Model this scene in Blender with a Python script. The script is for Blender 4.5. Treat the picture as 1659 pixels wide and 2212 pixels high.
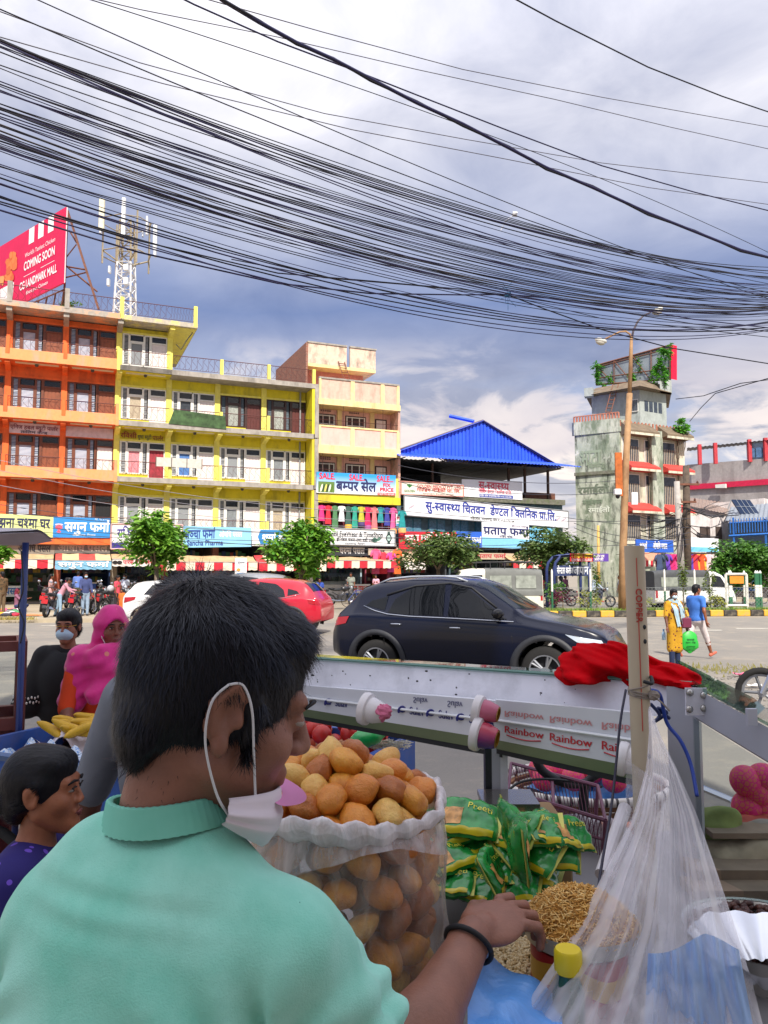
import bpy,bmesh,math,random,re
import numpy as np
from mathutils import Vector,Matrix
for o in list(bpy.data.objects):bpy.data.objects.remove(o)
sc=bpy.context.scene
COL=sc.collection
R=math.radians
random.seed(7)
rng=np.random.default_rng(7)
CAMZ,FPX=1.75,1660.0
PITCH=math.atan(132/FPX)
cam=bpy.data.cameras.new('camera'); camo=bpy.data.objects.new('camera',cam); COL.objects.link(camo)
cam.sensor_fit='HORIZONTAL'; cam.sensor_width=36; cam.lens=36*FPX/1659
cam.clip_start=0.05; cam.clip_end=2000
camo.location=(0,0,CAMZ); camo.rotation_euler=(math.pi/2+PITCH,0,0)
sc.camera=camo
SUN_EL,SUN_AZ=R(45),R(167)
w=bpy.data.worlds.new('World'); sc.world=w; w.use_nodes=True
nt=w.node_tree; N=nt.nodes; L=nt.links; N.clear()
def wn(t,**k):
 n=N.new(t)
 for a,b in k.items():setattr(n,a,b)
 return n
def wm(op,a,b=None,c=None,clamp=False):
 n=N.new('ShaderNodeMath'); n.operation=op; n.use_clamp=clamp
 for i,v in enumerate((a,b,c)):
  if v is None:continue
  if isinstance(v,(int,float)):n.inputs[i].default_value=v
  else:L.new(v,n.inputs[i])
 return n.outputs[0]
def wmix(f,a,b):
 n=N.new('ShaderNodeMix'); n.data_type='RGBA'
 for s,v in((n.inputs[0],f),(n.inputs[6],a),(n.inputs[7],b)):
  if isinstance(v,(int,float)):s.default_value=v
  elif isinstance(v,tuple):s.default_value=(*v,1)
  else:L.new(v,s)
 return n.outputs[2]
sky=wn('ShaderNodeTexSky',sky_type='NISHITA',sun_disc=False,sun_elevation=SUN_EL,sun_rotation=SUN_AZ)
sky.dust_density=1.5
tc=wn('ShaderNodeTexCoord'); sep=wn('ShaderNodeSeparateXYZ'); L.new(tc.outputs['Generated'],sep.inputs[0])
z=wm('MAXIMUM',sep.outputs[2],0.0)
den=wm('ADD',z,0.22)
comb=wn('ShaderNodeCombineXYZ')
L.new(wm('DIVIDE',sep.outputs[0],den),comb.inputs[0]); L.new(wm('DIVIDE',sep.outputs[1],den),comb.inputs[1])
def wnoise(scale,det,rough,off,dist=0.0):
 mp=wn('ShaderNodeMapping'); mp.inputs['Location'].default_value=off; L.new(comb.outputs[0],mp.inputs[0])
 n=wn('ShaderNodeTexNoise'); n.inputs['Scale'].default_value=scale; n.inputs['Detail'].default_value=det
 n.inputs['Roughness'].default_value=rough; n.inputs['Distortion'].default_value=dist
 L.new(mp.outputs[0],n.inputs[0]); return n.outputs['Fac']
n1=wnoise(1.25,7,.52,(3.1,1.7,0),.3)
n2=wnoise(3.4,8,.58,(7.3,2.2,4),.5)
n3=wnoise(1.9,6,.5,(1.2,9.4,2),.2)
bank=wm('SUBTRACT',1,wm('SMOOTH_MIN',1,wm('DIVIDE',wm('ABSOLUTE',wm('SUBTRACT',wm('ADD',z,wm('MULTIPLY',wm('SUBTRACT',n1,.5),.10)),.335)),.17),.2),clamp=True)
lum=wm('ADD',wm('MULTIPLY',wm('SUBTRACT',n2,.5),1.7),wm('MULTIPLY',wm('SUBTRACT',n1,.5),1.6))
lum=wm('ADD',lum,.60,clamp=True)
cl=wmix(lum,(1.75,1.9,2.55),(4.2,4.15,4.45))
cl=wmix(wm('MULTIPLY',bank,.93),cl,wmix(n2,(.62,.98,2.1),(1.2,1.65,3.0)))
low=wm('SUBTRACT',1,wm('DIVIDE',z,.30),clamp=True)
opening=wm('MULTIPLY',wm('MULTIPLY',wm('SUBTRACT',.50,n3),8,clamp=True),wm('MULTIPLY',low,1.3,clamp=True))
skyb=wmix(.7,sky.outputs[0],(.9,1.75,4.0))
cl=wmix(wm('MULTIPLY',opening,.85),cl,skyb)
cumu=wm('MULTIPLY',wm('SUBTRACT',wm('ADD',n2,wm('MULTIPLY',n3,.9)),.93),9,clamp=True)
cl=wmix(wm('MULTIPLY',cumu,wm('MULTIPLY',low,2.6,clamp=True)),cl,wmix(wm('MULTIPLY',wm('SUBTRACT',n1,.35),3,clamp=True),(4.0,3.7,4.0),(6.6,5.9,5.3)))
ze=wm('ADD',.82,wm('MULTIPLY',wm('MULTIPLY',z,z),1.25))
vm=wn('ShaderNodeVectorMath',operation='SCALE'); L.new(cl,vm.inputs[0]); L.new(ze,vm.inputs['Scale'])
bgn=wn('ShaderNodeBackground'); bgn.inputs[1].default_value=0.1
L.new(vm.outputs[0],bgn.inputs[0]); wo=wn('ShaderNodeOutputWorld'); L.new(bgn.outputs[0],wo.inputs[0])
sun=bpy.data.lights.new('sun','SUN'); sun.energy=2.7; sun.angle=R(.55); sun.color=(1,.93,.82)
so=bpy.data.objects.new('sun',sun); COL.objects.link(so); so.location=(10,-30,60)
sd=Vector((math.sin(SUN_AZ)*math.cos(SUN_EL),math.cos(SUN_AZ)*math.cos(SUN_EL),math.sin(SUN_EL)))
so.rotation_euler=sd.to_track_quat('Z','Y').to_euler()
vs=sc.view_settings; vs.view_transform='Standard'; vs.look='None'; vs.gamma=1; vs.exposure=1.15; vs.use_curve_mapping=False
sc.cycles.use_denoising=True; sc.cycles.max_bounces=7; sc.cycles.transparent_max_bounces=24
sc.cycles.diffuse_bounces=3; sc.cycles.glossy_bounces=3; sc.cycles.caustics_reflective=False; sc.cycles.caustics_refractive=False
_c,_s=math.cos(PITCH),math.sin(PITCH)
def ray(u,v):
 a,b=(u-829.5)/FPX,(1106-v)/FPX
 return Vector((a,_c-_s*b,_s+_c*b))
def P(u,v,Y):
 d=ray(u,v); return Vector((0,0,CAMZ))+d*(Y/d.y)
def G(u,v,zz=0.0):
 d=ray(u,v); return Vector((0,0,CAMZ))+d*((zz-CAMZ)/d.z)
def lin(c):
 if isinstance(c,str):
  c=tuple(int(c[i:i+2],16)/255 for i in(0,2,4))
  return tuple(((x+.055)/1.055)**2.4 if x>.04045 else x/12.92 for x in c)
 return c
_mc={}
class NT:
 def __init__(s,name):
  s.m=bpy.data.materials.new(name); s.m.use_nodes=True; s.t=s.m.node_tree
  s.b=s.t.nodes['Principled BSDF']; s.out=s.t.nodes['Material Output']
  s.tc=s.t.nodes.new('ShaderNodeTexCoord')
 def n(s,t,**k):
  n=s.t.nodes.new(t)
  for a,b in k.items():setattr(n,a,b)
  return n
 def l(s,a,b):s.t.links.new(a,b)
 def val(s,sock,v):
  if isinstance(v,(int,float)):sock.default_value=v
  elif isinstance(v,tuple):sock.default_value=(*v,1)if len(v)==3 and sock.type=='RGBA' else v
  else:s.l(v,sock)
 def math(s,op,a,b=0.0,clamp=False):
  n=s.n('ShaderNodeMath',operation=op); n.use_clamp=clamp; s.val(n.inputs[0],a); s.val(n.inputs[1],b); return n.outputs[0]
 def mix(s,f,a,b):
  n=s.n('ShaderNodeMix',data_type='RGBA'); s.val(n.inputs[0],f); s.val(n.inputs[6],a); s.val(n.inputs[7],b); return n.outputs[2]
 def noise(s,scale,det=4,rough=.55,stretch=None,dist=0,coord='Object'):
  n=s.n('ShaderNodeTexNoise'); n.inputs['Scale'].default_value=scale; n.inputs['Detail'].default_value=det
  n.inputs['Roughness'].default_value=rough; n.inputs['Distortion'].default_value=dist
  if stretch:
   mp=s.n('ShaderNodeMapping'); mp.inputs['Scale'].default_value=stretch; s.l(s.tc.outputs[coord],mp.inputs[0]); s.l(mp.outputs[0],n.inputs[0])
  else:s.l(s.tc.outputs[coord],n.inputs[0])
  return n.outputs['Fac']
 def ramp(s,f,lo,hi):
  n=s.n('ShaderNodeMapRange'); n.clamp=True; s.val(n.inputs[0],f); n.inputs[1].default_value=lo; n.inputs[2].default_value=hi; return n.outputs[0]
 def bump(s,h,strength=.3,dist=.01):
  n=s.n('ShaderNodeBump'); n.inputs['Strength'].default_value=strength; n.inputs['Distance'].default_value=dist
  s.l(h,n.inputs['Height']); s.l(n.outputs[0],s.b.inputs['Normal'])
def M(name,col,rough=.6,metal=0,var=.14,scale=5,bump=0,bscale=60,dirt=None,damt=.5,dscale=2,streak=1,spec=.5,emit=0,coat=0,sheen=0,sub=0,rnd=0,alpha=1):
 if name in _mc:return _mc[name]
 t=NT(name); c=lin(col); b=t.b
 lo=tuple(x*(1-var)for x in c); hi=tuple(min(1,x*(1+var))for x in c)
 o=t.mix(t.ramp(t.noise(scale,5),.3,.7),lo,hi)
 if rnd:
  g=t.n('ShaderNodeObjectInfo'); hs=t.n('ShaderNodeHueSaturation'); t.l(o,hs.inputs['Color'])
  t.l(t.math('ADD',t.math('MULTIPLY',g.outputs['Random'],rnd),1-rnd/2),hs.inputs['Value']); o=hs.outputs[0]
 if dirt is not None:
  f=t.ramp(t.noise(dscale,7,.65,(1,1,1/streak)),.5-.02,.5+.16)
  o=t.mix(t.math('MULTIPLY',f,damt),o,lin(dirt))
 t.l(o,b.inputs['Base Color'])
 b.inputs['Roughness'].default_value=rough; b.inputs['Metallic'].default_value=metal; b.inputs['Specular IOR Level'].default_value=spec
 if coat:b.inputs['Coat Weight'].default_value=coat; b.inputs['Coat Roughness'].default_value=.06
 if sheen:b.inputs['Sheen Weight'].default_value=sheen
 if sub:b.inputs['Subsurface Weight'].default_value=sub; b.inputs['Subsurface Radius'].default_value=(.012,.005,.003); b.inputs['Subsurface Scale'].default_value=.5
 if alpha<1:b.inputs['Alpha'].default_value=alpha
 if emit:b.inputs['Emission Color'].default_value=(*c,1); b.inputs['Emission Strength'].default_value=emit
 if bump:t.bump(t.noise(bscale,4,.6),bump,.01)
 _mc[name]=t.m; return t.m
def glass(name,tint=(.8,.85,.88),opac=.25,rough=.03,col=(.02,.025,.03)):
 if name in _mc:return _mc[name]
 t=NT(name); tr=t.n('ShaderNodeBsdfTransparent'); tr.inputs[0].default_value=(*tint,1)
 t.b.inputs['Base Color'].default_value=(*col,1); t.b.inputs['Roughness'].default_value=rough; t.b.inputs['Specular IOR Level'].default_value=.8
 fr=t.n('ShaderNodeLayerWeight'); fr.inputs[0].default_value=.5
 mx=t.n('ShaderNodeMixShader'); t.l(t.math('ADD',t.math('MULTIPLY',t.math('POWER',fr.outputs['Facing'],4.0),.8),opac,True),mx.inputs[0])
 t.l(tr.outputs[0],mx.inputs[1]); t.l(t.b.outputs[0],mx.inputs[2]); t.l(mx.outputs[0],t.out.inputs[0]); _mc[name]=t.m; return t.m
class MB:
 def __init__(s):s.v=[]; s.f=[]; s.m=[]; s.T=None
 def add(s,vs,fs,mi=0):
  b=len(s.v)
  if s.T is not None:vs=[s.T@Vector(p)for p in vs]
  s.v.extend([tuple(p)for p in vs]); s.f.extend([tuple(b+i for i in f)for f in fs]); s.m.extend([mi]*len(fs)); return s
 def box(s,x0,x1,y0,y1,z0,z1,mi=0):
  return s.add([(x0,y0,z0),(x1,y0,z0),(x1,y1,z0),(x0,y1,z0),(x0,y0,z1),(x1,y0,z1),(x1,y1,z1),(x0,y1,z1)],[(0,3,2,1),(4,5,6,7),(0,1,5,4),(1,2,6,5),(2,3,7,6),(3,0,4,7)],mi)
 def bevbox(s,x0,x1,y0,y1,z0,z1,r,mi=0):
  vs=[]; fs=[]
  for(zz,i)in((z0,r),(z0+r,0),(z1-r,0),(z1,r)):
   for(x,y)in((x0+r+i,y0+i),(x1-r-i,y0+i),(x1-i,y0+r+i),(x1-i,y1-r-i),(x1-r-i,y1-i),(x0+r+i,y1-i),(x0+i,y1-r-i),(x0+i,y0+r+i)):vs.append((x,y,zz))
  for k in range(3):
   for j in range(8):fs.append((k*8+j,k*8+(j+1)%8,k*8+8+(j+1)%8,k*8+8+j))
  fs+=[tuple(range(7,-1,-1)),tuple(range(24,32))]
  return s.add(vs,fs,mi)
 def tube(s,pts,r,n=8,mi=0,cap=True):
  pts=[Vector(p)for p in pts]; rs=r if isinstance(r,(list,tuple))else[r]*len(pts)
  vs=[]; fs=[]; ref=None
  for i,p in enumerate(pts):
   t=(pts[min(i+1,len(pts)-1)]-pts[max(i-1,0)]).normalized()
   if ref is None:ref=Vector((0,0,1))if abs(t.z)<.9 else Vector((1,0,0))
   a=t.cross(ref).normalized(); ref=a.cross(t).normalized(); b=ref
   for k in range(n):
    q=2*math.pi*k/n; vs.append(p+(a*math.cos(q)+b*math.sin(q))*rs[i])
  for i in range(len(pts)-1):
   for k in range(n):fs.append((i*n+k,i*n+(k+1)%n,(i+1)*n+(k+1)%n,(i+1)*n+k))
  if cap:fs+=[tuple(range(n-1,-1,-1)),tuple(range((len(pts)-1)*n,len(pts)*n))]
  return s.add(vs,fs,mi)
 def bar(s,p0,p1,wx,wy=None,mi=0):
  return s.tube([p0,p1],max(wx,wy or wx)*.7071,4,mi)
 def lathe(s,prof,n=20,c=(0,0,0),mi=0,cap=False,ax='z'):
  vs=[]; fs=[]
  for(r,z)in prof:
   for k in range(n):
    a=2*math.pi*k/n; p=(r*math.cos(a),r*math.sin(a),z)
    if ax=='x':p=(p[2],p[0],p[1])
    if ax=='y':p=(p[0],p[2],p[1])
    vs.append((c[0]+p[0],c[1]+p[1],c[2]+p[2]))
  for i in range(len(prof)-1):
   for k in range(n):fs.append((i*n+k,i*n+(k+1)%n,(i+1)*n+(k+1)%n,(i+1)*n+k))
  if cap:fs+=[tuple(range(n-1,-1,-1)),tuple(range((len(prof)-1)*n,len(prof)*n))]
  return s.add(vs,fs,mi)
 def ell(s,c,r,n=12,m=8,mi=0,rot=None,nz=0):
  vs=[]; fs=[]
  for i in range(m+1):
   th=math.pi*i/m
   for k in range(n):
    a=2*math.pi*k/n; q=1+(random.uniform(-nz,nz)if 0<i<m else 0)
    p=Vector((r[0]*math.sin(th)*math.cos(a)*q,r[1]*math.sin(th)*math.sin(a)*q,r[2]*math.cos(th)*q))
    if rot is not None:p=rot@p
    vs.append(Vector(c)+p)
  for i in range(m):
   for k in range(n):fs.append((i*n+k,(i+1)*n+k,(i+1)*n+(k+1)%n,i*n+(k+1)%n))
  return s.add(vs,fs,mi)
 def prism(s,poly,a0,a1,ax='y',mi=0):
  n=len(poly); vs=[]
  for a in(a0,a1):
   for(p,q)in poly:vs.append({'y':(p,a,q),'x':(a,p,q),'z':(p,q,a)}[ax])
  fs=[tuple(range(n)),tuple(range(2*n-1,n-1,-1))]+[(i,i+n,(i+1)%n+n,(i+1)%n)for i in range(n)]
  return s.add(vs,fs,mi)
 def grid(s,fn,nu,nv,mi=0):
  vs=[fn(i/nu,j/nv)for i in range(nu+1)for j in range(nv+1)]
  return s.add(vs,[(i*(nv+1)+j,(i+1)*(nv+1)+j,(i+1)*(nv+1)+j+1,i*(nv+1)+j+1)for i in range(nu)for j in range(nv)],mi)
 def sheet(s,fn,nu,nv,th,mi=0):
  s.grid(fn,nu,nv,mi); return s.grid(lambda a,b:Vector(fn(1-a,b))+Vector(th),nu,nv,mi)
 def mesh(s,name,mats,smooth=False,fix=True):
  me=bpy.data.meshes.new(name); me.from_pydata(s.v,[],s.f)
  for m in(mats if isinstance(mats,(list,tuple))else[mats]):me.materials.append(m)
  if len(set(s.m))>1:me.polygons.foreach_set('material_index',s.m)
  if fix:
   b=bmesh.new(); b.from_mesh(me); bmesh.ops.recalc_face_normals(b,faces=b.faces); b.to_mesh(me); b.free()
  if smooth:
   me.polygons.foreach_set('use_smooth',[True]*len(me.polygons))
   if smooth is not True:me.set_sharp_from_angle(angle=R(smooth))
  me.update(); return me
 def build(s,name,mats,parent=None,smooth=False,loc=None,rot=None,fix=True):
  return ob(name,s.mesh(name,mats,smooth,fix),parent,loc,rot)
def ob(name,me,parent=None,loc=None,rot=None):
 o=bpy.data.objects.new(name,me); COL.objects.link(o)
 if parent is not None:o.parent=parent
 if loc is not None:o.location=loc
 if rot is not None:o.rotation_euler=rot if isinstance(rot,(tuple,list))else(0,0,rot)
 return o
def tag(o,label=None,cat=None,group=None,kind=None):
 if label:o['label']=label
 if cat:o['category']=cat
 if group:o['group']=group
 if kind:o['kind']=kind
 return o
def thing(name,label,cat,loc=(0,0,0),rz=0,group=None):
 o=bpy.data.objects.new(name,None); COL.objects.link(o); o.empty_display_size=.1
 o.location=loc; o.rotation_euler=(0,0,rz); return tag(o,label,cat,group)
def dup(o,parent=None,loc=None,rz=None,label=None,scale=None):
 kids=list(o.children)
 c=o.copy(); COL.objects.link(c)
 if parent is not None:c.parent=parent
 for k in kids:dup(k,c)
 if loc is not None:c.location=loc
 if rz is not None:c.rotation_euler=(c.rotation_euler[0],c.rotation_euler[1],rz)
 if scale is not None:c.scale=(scale,)*3
 if label:c['label']=label
 return c
BEV={}
def sstep(t):t=min(1,max(0,t)); return t*t*(3-2*t)
def lerp(a,b,t):return a+(b-a)*t
def npn(p,seed=0):
 p=np.asarray(p,float); q=np.random.default_rng(seed); o=np.zeros(p.shape[:-1])
 for k in range(6):
  d=q.normal(size=p.shape[-1]); d*=(1+.45*k)/np.linalg.norm(d); o+=np.sin(p@d+q.uniform(0,6.28))/(1+.35*k)
 return o/2.4
_ts=bpy.data.scenes.new('lettering_scratch'); _gc={}
def _raw(s,off):
 k=(s,off)
 if k not in _gc:
  c=bpy.data.curves.new('t','FONT'); c.body=s; c.size=1; c.resolution_u=3
  o=bpy.data.objects.new('t',c); _ts.collection.objects.link(o); vl=_ts.view_layers[0]; vl.update()
  me=bpy.data.meshes.new_from_object(o.evaluated_get(vl.depsgraph))
  b=bmesh.new(); b.from_mesh(me); bpy.data.objects.remove(o); bpy.data.curves.remove(c); bpy.data.meshes.remove(me)
  b.verts.index_update(); _gc[k]=([tuple(v.co)for v in b.verts],[tuple(v.index for v in f.verts)for f in b.faces]); b.free()
 return _gc[k]
_ac={}
def _adv(s):
 if s not in _ac:
  g=lambda t:max(p[0]for p in _raw(t,0)[0])
  _ac[s]=g(s+'|')-g('|')
 return _ac[s]
_cl=re.compile('((?:[क-ह]़?्)*[क-ह]़?)([ा-ौ]?)([ंँ]?)')
def _tokens(s):
 out=[]; i=0
 while i<len(s):
  m=_cl.match(s,i)
  if not m or not m.group(1):out.append(('n',s[i])); i+=1; continue
  cs=m.group(1).split('्'); ma=m.group(2); i=m.end()
  reph=cs[0]=='र' and len(cs)>1
  if reph:cs=cs[1:]
  if ma=='ि':out.append(('n','ि'))
  j=0
  while j<len(cs):
   last=j==len(cs)-1
   if not last and cs[j+1]=='र':out.append(('n',cs[j])); out.append(('k','')); j+=2; continue
   out.append(('n' if last else 'h',cs[j])); j+=1
  out.append(('n',('' if ma=='ि' else ma)+m.group(3)))
  if reph:out.append(('r',''))
 res=[]
 for t in out:
  if t[0]=='n' and res and res[-1][0]=='n':res[-1]=('n',res[-1][1]+t[1])
  else:res.append(t)
 return[t for t in res if t[1]or t[0]in 'kr']
def text_geo(s,bold=.012):
 V=[]; Fc=[]; x=0
 for k,t in _tokens(s):
  if k in 'nh':
   vs,fs=_raw(t,0); a=_adv(t); lim=a*.70 if k=='h' else 1e9
   b=len(V); V+=[(x+min(p[0],lim),p[1])for p in vs]; Fc+=[tuple(b+i for i in f)for f in fs]
   x+=a*.70 if k=='h' else a
  elif k=='k':
   b=len(V); V+=[(x-.30,.20),(x-.25,.22),(x-.44,.0),(x-.48,.04)]; Fc.append((b,b+1,b+2,b+3))
  else:
   b=len(V); V+=[(x-.12,.62),(x-.06,.62),(x-.02,.84),(x-.10,.86),(x-.17,.78),(x-.11,.77)]; Fc+=[(b,b+1,b+2,b+3),(b+3,b+2,b+5,b+4)]
 return V,Fc,x
def lettering(parent,s,x,zc,h,mat,width=None,y=-.02,bold=.012,name='lettering',slant=0,align='l',flip=False):
 """text on the x-z plane of its parent; h is the letter height, width squeezes the line to that length"""
 V,Fc,wd=text_geo(s,bold); k=h/.68; kx=(width/wd)if width else k
 x0=x-(wd*kx/2 if align=='c' else 0)
 vs=[]; F2=[]
 for j,(dx,dz)in enumerate(((-1,-.5),(1,.5),(0,-1),(0,1))if bold>.015 else((0,0),)):
  F2+=[tuple(len(vs)+i for i in f)for f in Fc]
  vs+=[(x0+(p[0]+dx*bold*.8)*kx+slant*p[1]*k,y-j*.0012,zc+(p[1]+dz*bold*.8-.3)*k*(-1 if flip else 1))for p in V]
 Fc=F2
 me=bpy.data.meshes.new(name); me.from_pydata(vs,[],Fc); me.materials.append(mat)
 return ob(name,me,parent)
 # ================================================================== ground
def flat(name,poly,zt,mat,th=.0,parent=None):
 mb=MB()
 if th:mb.prism(poly,zt-th,zt,'z')
 else:mb.add([(x,y,zt)for x,y in poly],[tuple(range(len(poly)))])
 return mb.build(name,mat,parent)
def ground_mat(name,a,b,dirt,bump=.25,sc_=1.0):
 t=NT(name)
 o=t.mix(t.ramp(t.noise(.35*sc_,6,.6),.35,.65),lin(a),lin(b))
 o=t.mix(t.math('MULTIPLY',t.ramp(t.noise(1.3*sc_,8,.7),.52,.72),.7),o,lin(dirt))
 o=t.mix(t.math('MULTIPLY',t.ramp(t.noise(40,3,.7),.45,.75),.35),o,tuple(x*.55 for x in lin(a)))
 t.l(o,t.b.inputs['Base Color']); t.b.inputs['Roughness'].default_value=.92
 t.bump(t.noise(60,6,.7),bump,.02); return t.m
ASPH=ground_mat('asphalt','8d877e','7d7973','a79b8a')
tag(flat('ground',[(-900,-300),(900,-300),(900,1500),(-900,1500)],0,ground_mat('ground_dust','9a9080','8b8377','a89a86')),kind='structure')
tag(flat('road',[(-70,4.6),(70,4.6),(70,30.2),(6.2,30.2),(-8.6,27.2),(-70,25.0)],.004,ASPH),kind='structure')
tag(flat('road_far_lane',[(4,33.9),(70,38.3),(70,50),(12,46),(-2,42)],.005,ASPH),kind='structure')
PAVE=ground_mat('dusty_concrete','b0a48f','a1947e','c0b294',.15)
mb=MB(); mb.prism([(-45,25.9),(-9.6,27.6),(-9.0,28.2),(-3,42),(-3,46),(-45,46)],-.05,.14,'z')
far_pave=tag(mb.build('pavement',PAVE),kind='structure')
tag(flat('pavement_right',[(9,46.4),(70,52),(70,70),(0,60),(-3,47)],.12,PAVE,.15),kind='structure')
for k,(u0,u1,v)in enumerate(((1480,1560,1362),(1590,1700,1358),(90,160,1352))):
 a,b=G(u0,v),G(u1,v)
 tag(flat('lane_marking',[(a.x,a.y-.1),(b.x,b.y-.1),(b.x,b.y+.1),(a.x,a.y+.1)],.010,M('worn_road_paint','d9d4c6',.8,var=.2,scale=8,dirt='8d877e',damt=.8)),kind='structure')
mb=MB(); rr=random.Random(3)
for i in range(2600):
 u=rr.uniform(1180,1800); v=1440+rr.random()**1.1*110; p=G(u,v); s=rr.uniform(.004,.02)
 mb.ell((p.x,p.y,s*.4),(s*rr.uniform(.7,1.4),s,s*.7),5,3,rr.randrange(2))
tag(mb.build('gravel',[M('stone_grey','6f6b66',.9,rnd=.3),M('stone_pale','8f887d',.9)]),'loose grey gravel along the near road edge','gravel',kind='stuff')
mb=MB()
for i in range(260):
 u=rr.gauss(1560,75); v=1447+rr.gauss(0,5); p=G(u,v); s=rr.uniform(.03,.09)
 a=rr.uniform(0,3.14); mb.add([(p.x-math.cos(a)*s*.3,p.y,.01),(p.x+math.cos(a)*s*.3,p.y,.01),(p.x+math.cos(a)*s*.2,p.y+.03,s),],[(0,1,2)])
tag(mb.build('dry_grass',M('dry_grass','6f6a3c',.9),fix=False),'tuft of dry grass at the road edge','grass',kind='stuff')
for(u,v,c,n)in((1640,1455,'9cc3d8','pale blue'),(1627,1487,'e9e6e4','white'),(1600,1462,'d86a8a','pink')):
 p=G(u,v); mb=MB(); rr2=random.Random(u)
 mb.grid(lambda a,b:(p.x+(a-.5)*.22,p.y+(b-.5)*.12,.02+.03*math.sin(a*7+b*5)*math.sin(b*4)+.03),6,5)
 tag(mb.build('litter',M('litter_'+n.replace(' ','_'),c,.6),smooth=True),f'crumpled {n} scrap of litter on the gravel','litter')
mb=MB(); mb.box(-1.7,5.0,-12,-3.2,0,16.3)  # unseen; put in to cast the near shade, narrowed to let skylight through
root=thing('shade_building','tall pale building row behind the stalls, casting shade on them','building')
mb.build('wall',M('pale_render','e2ddd4',.9,var=.05,dirt='b5ada0'),root)
for k in range(0,2):
 for j in range(5):
  MB().box(k*2.4+.5,k*2.4+1.8,-3.2,-3.12,1+j*2.9,2.5+j*2.9).build('window',M('dim_window','3b4450',.2),root)
  # ================================================================== median with kerb stones, posts, shrubs
def med(x):return 30.55+(x-6)*.115
KY,KB=M('kerb_yellow','d9a838',.8,dirt='8c8270',damt=.6,dscale=5),M('kerb_black','3a3633',.8,dirt='8c8270',damt=.5,dscale=5)
root=thing('median',None,None); root['kind']='structure'
mb=MB(); mb.prism([(5.4,med(5.4)+.25),(60,med(60)+.25),(60,med(60)+3.2),(5.4,med(5.4)+3.2)],0,.22,'z'); mb.build('soil',ground_mat('median_soil','8b8a5e','9a8f6a','6e7a3f'),root)
x=5.2
me=[MB().bevbox(0,.56,0,.24,0,.25,.02).mesh('kerb_stone',m)for m in(KY,KB)]
k=0
while x<40:
 ob('kerb_stone',me[k%2],root,(x,med(x),0),math.atan(.115)); x+=.575; k+=1
def grass_strip(name,label,pts,n,hmax,mat,seed=1,z0=.2):
 mb=MB(); q=random.Random(seed)
 for i in range(n):
  t=q.random()*(len(pts)-1); j=int(t); a,b=pts[j],pts[j+1]; f=t-j
  x,y=lerp(a[0],b[0],f)+q.gauss(0,.05),lerp(a[1],b[1],f)+q.uniform(0,a[2]); h=q.uniform(.3,1)*hmax; an=q.uniform(0,6.28)
  c,s=math.cos(an)*.02,math.sin(an)*.02; lx,ly=q.gauss(0,.4)*h,q.gauss(0,.4)*h
  mb.add([(x-c,y-s,z0),(x+c,y+s,z0),(x+lx,y+ly,z0+h)],[(0,1,2)])
 return tag(mb.build(name,mat,fix=False),label,'grass',kind='stuff')
GRASS=M('grass_blade','6f8a35',.8,var=.35,scale=1.5)
grass_strip('grass','green grass strip growing behind the yellow and black kerb',[(5.4,med(5.4)+.25,.5),(40,med(40)+.25,.5)],9000,.2,GRASS)
grass_strip('grass','dry grass tuft at the edge of the dusty far pavement',[(-15.6,26.9,.25),(-12.3,27.1,.25)],900,.16,M('grass_dry','9b8d4e',.9,var=.3),4,.12)
def leafmat(name,c,c2):
 if name in _mc:return _mc[name]
 t=NT(name); g=t.n('ShaderNodeNewGeometry')
 o=t.mix(g.outputs['Random Per Island'],lin(c),lin(c2)); o=t.mix(t.math('MULTIPLY',t.ramp(t.noise(.9,3),.4,.65),.5),o,tuple(x*.6 for x in lin(c)))
 t.l(o,t.b.inputs['Base Color']); t.b.inputs['Roughness'].default_value=.5
 tr=t.n('ShaderNodeBsdfTranslucent'); t.l(o,tr.inputs[0]); mx=t.n('ShaderNodeMixShader'); mx.inputs[0].default_value=.28
 t.l(t.b.outputs[0],mx.inputs[1]); t.l(tr.outputs[0],mx.inputs[2]); t.l(mx.outputs[0],t.out.inputs[0]); _mc[name]=t.m; return t.m
def leaves(mb,c,r,n,size,seed=0,clumps=26,T=None,droop=.2,mi=0):
 """leaf blades gathered into clumps spread through an uneven crown"""
 q=np.random.default_rng(seed); cc=q.normal(size=(clumps,3)); cc/=np.linalg.norm(cc,axis=1)[:,None]
 cc*=(q.random((clumps,1))**.45)*q.uniform(.62,1.0,(clumps,1)); cs=q.uniform(.20,.40,clumps)
 for i in range(n):
  k=q.integers(clumps); d=q.normal(size=3); d/=np.linalg.norm(d); p=cc[k]+d*cs[k]*q.random()**.4
  p=np.array(c)+p*np.array(r)
  a=q.uniform(0,6.283); t=Vector((math.cos(a),math.sin(a),q.uniform(-.7,.35)-droop)).normalized(); nn=Vector((q.normal()*.5,q.normal()*.5,1)).normalized()
  b=t.cross(nn).normalized(); s=size*q.uniform(.6,1.25); P0=Vector(p)
  mb.add([P0,P0+t*s*.5+b*s*.22,P0+t*s,P0+t*s*.5-b*s*.22],[(0,1,2,3)],mi)
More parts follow.
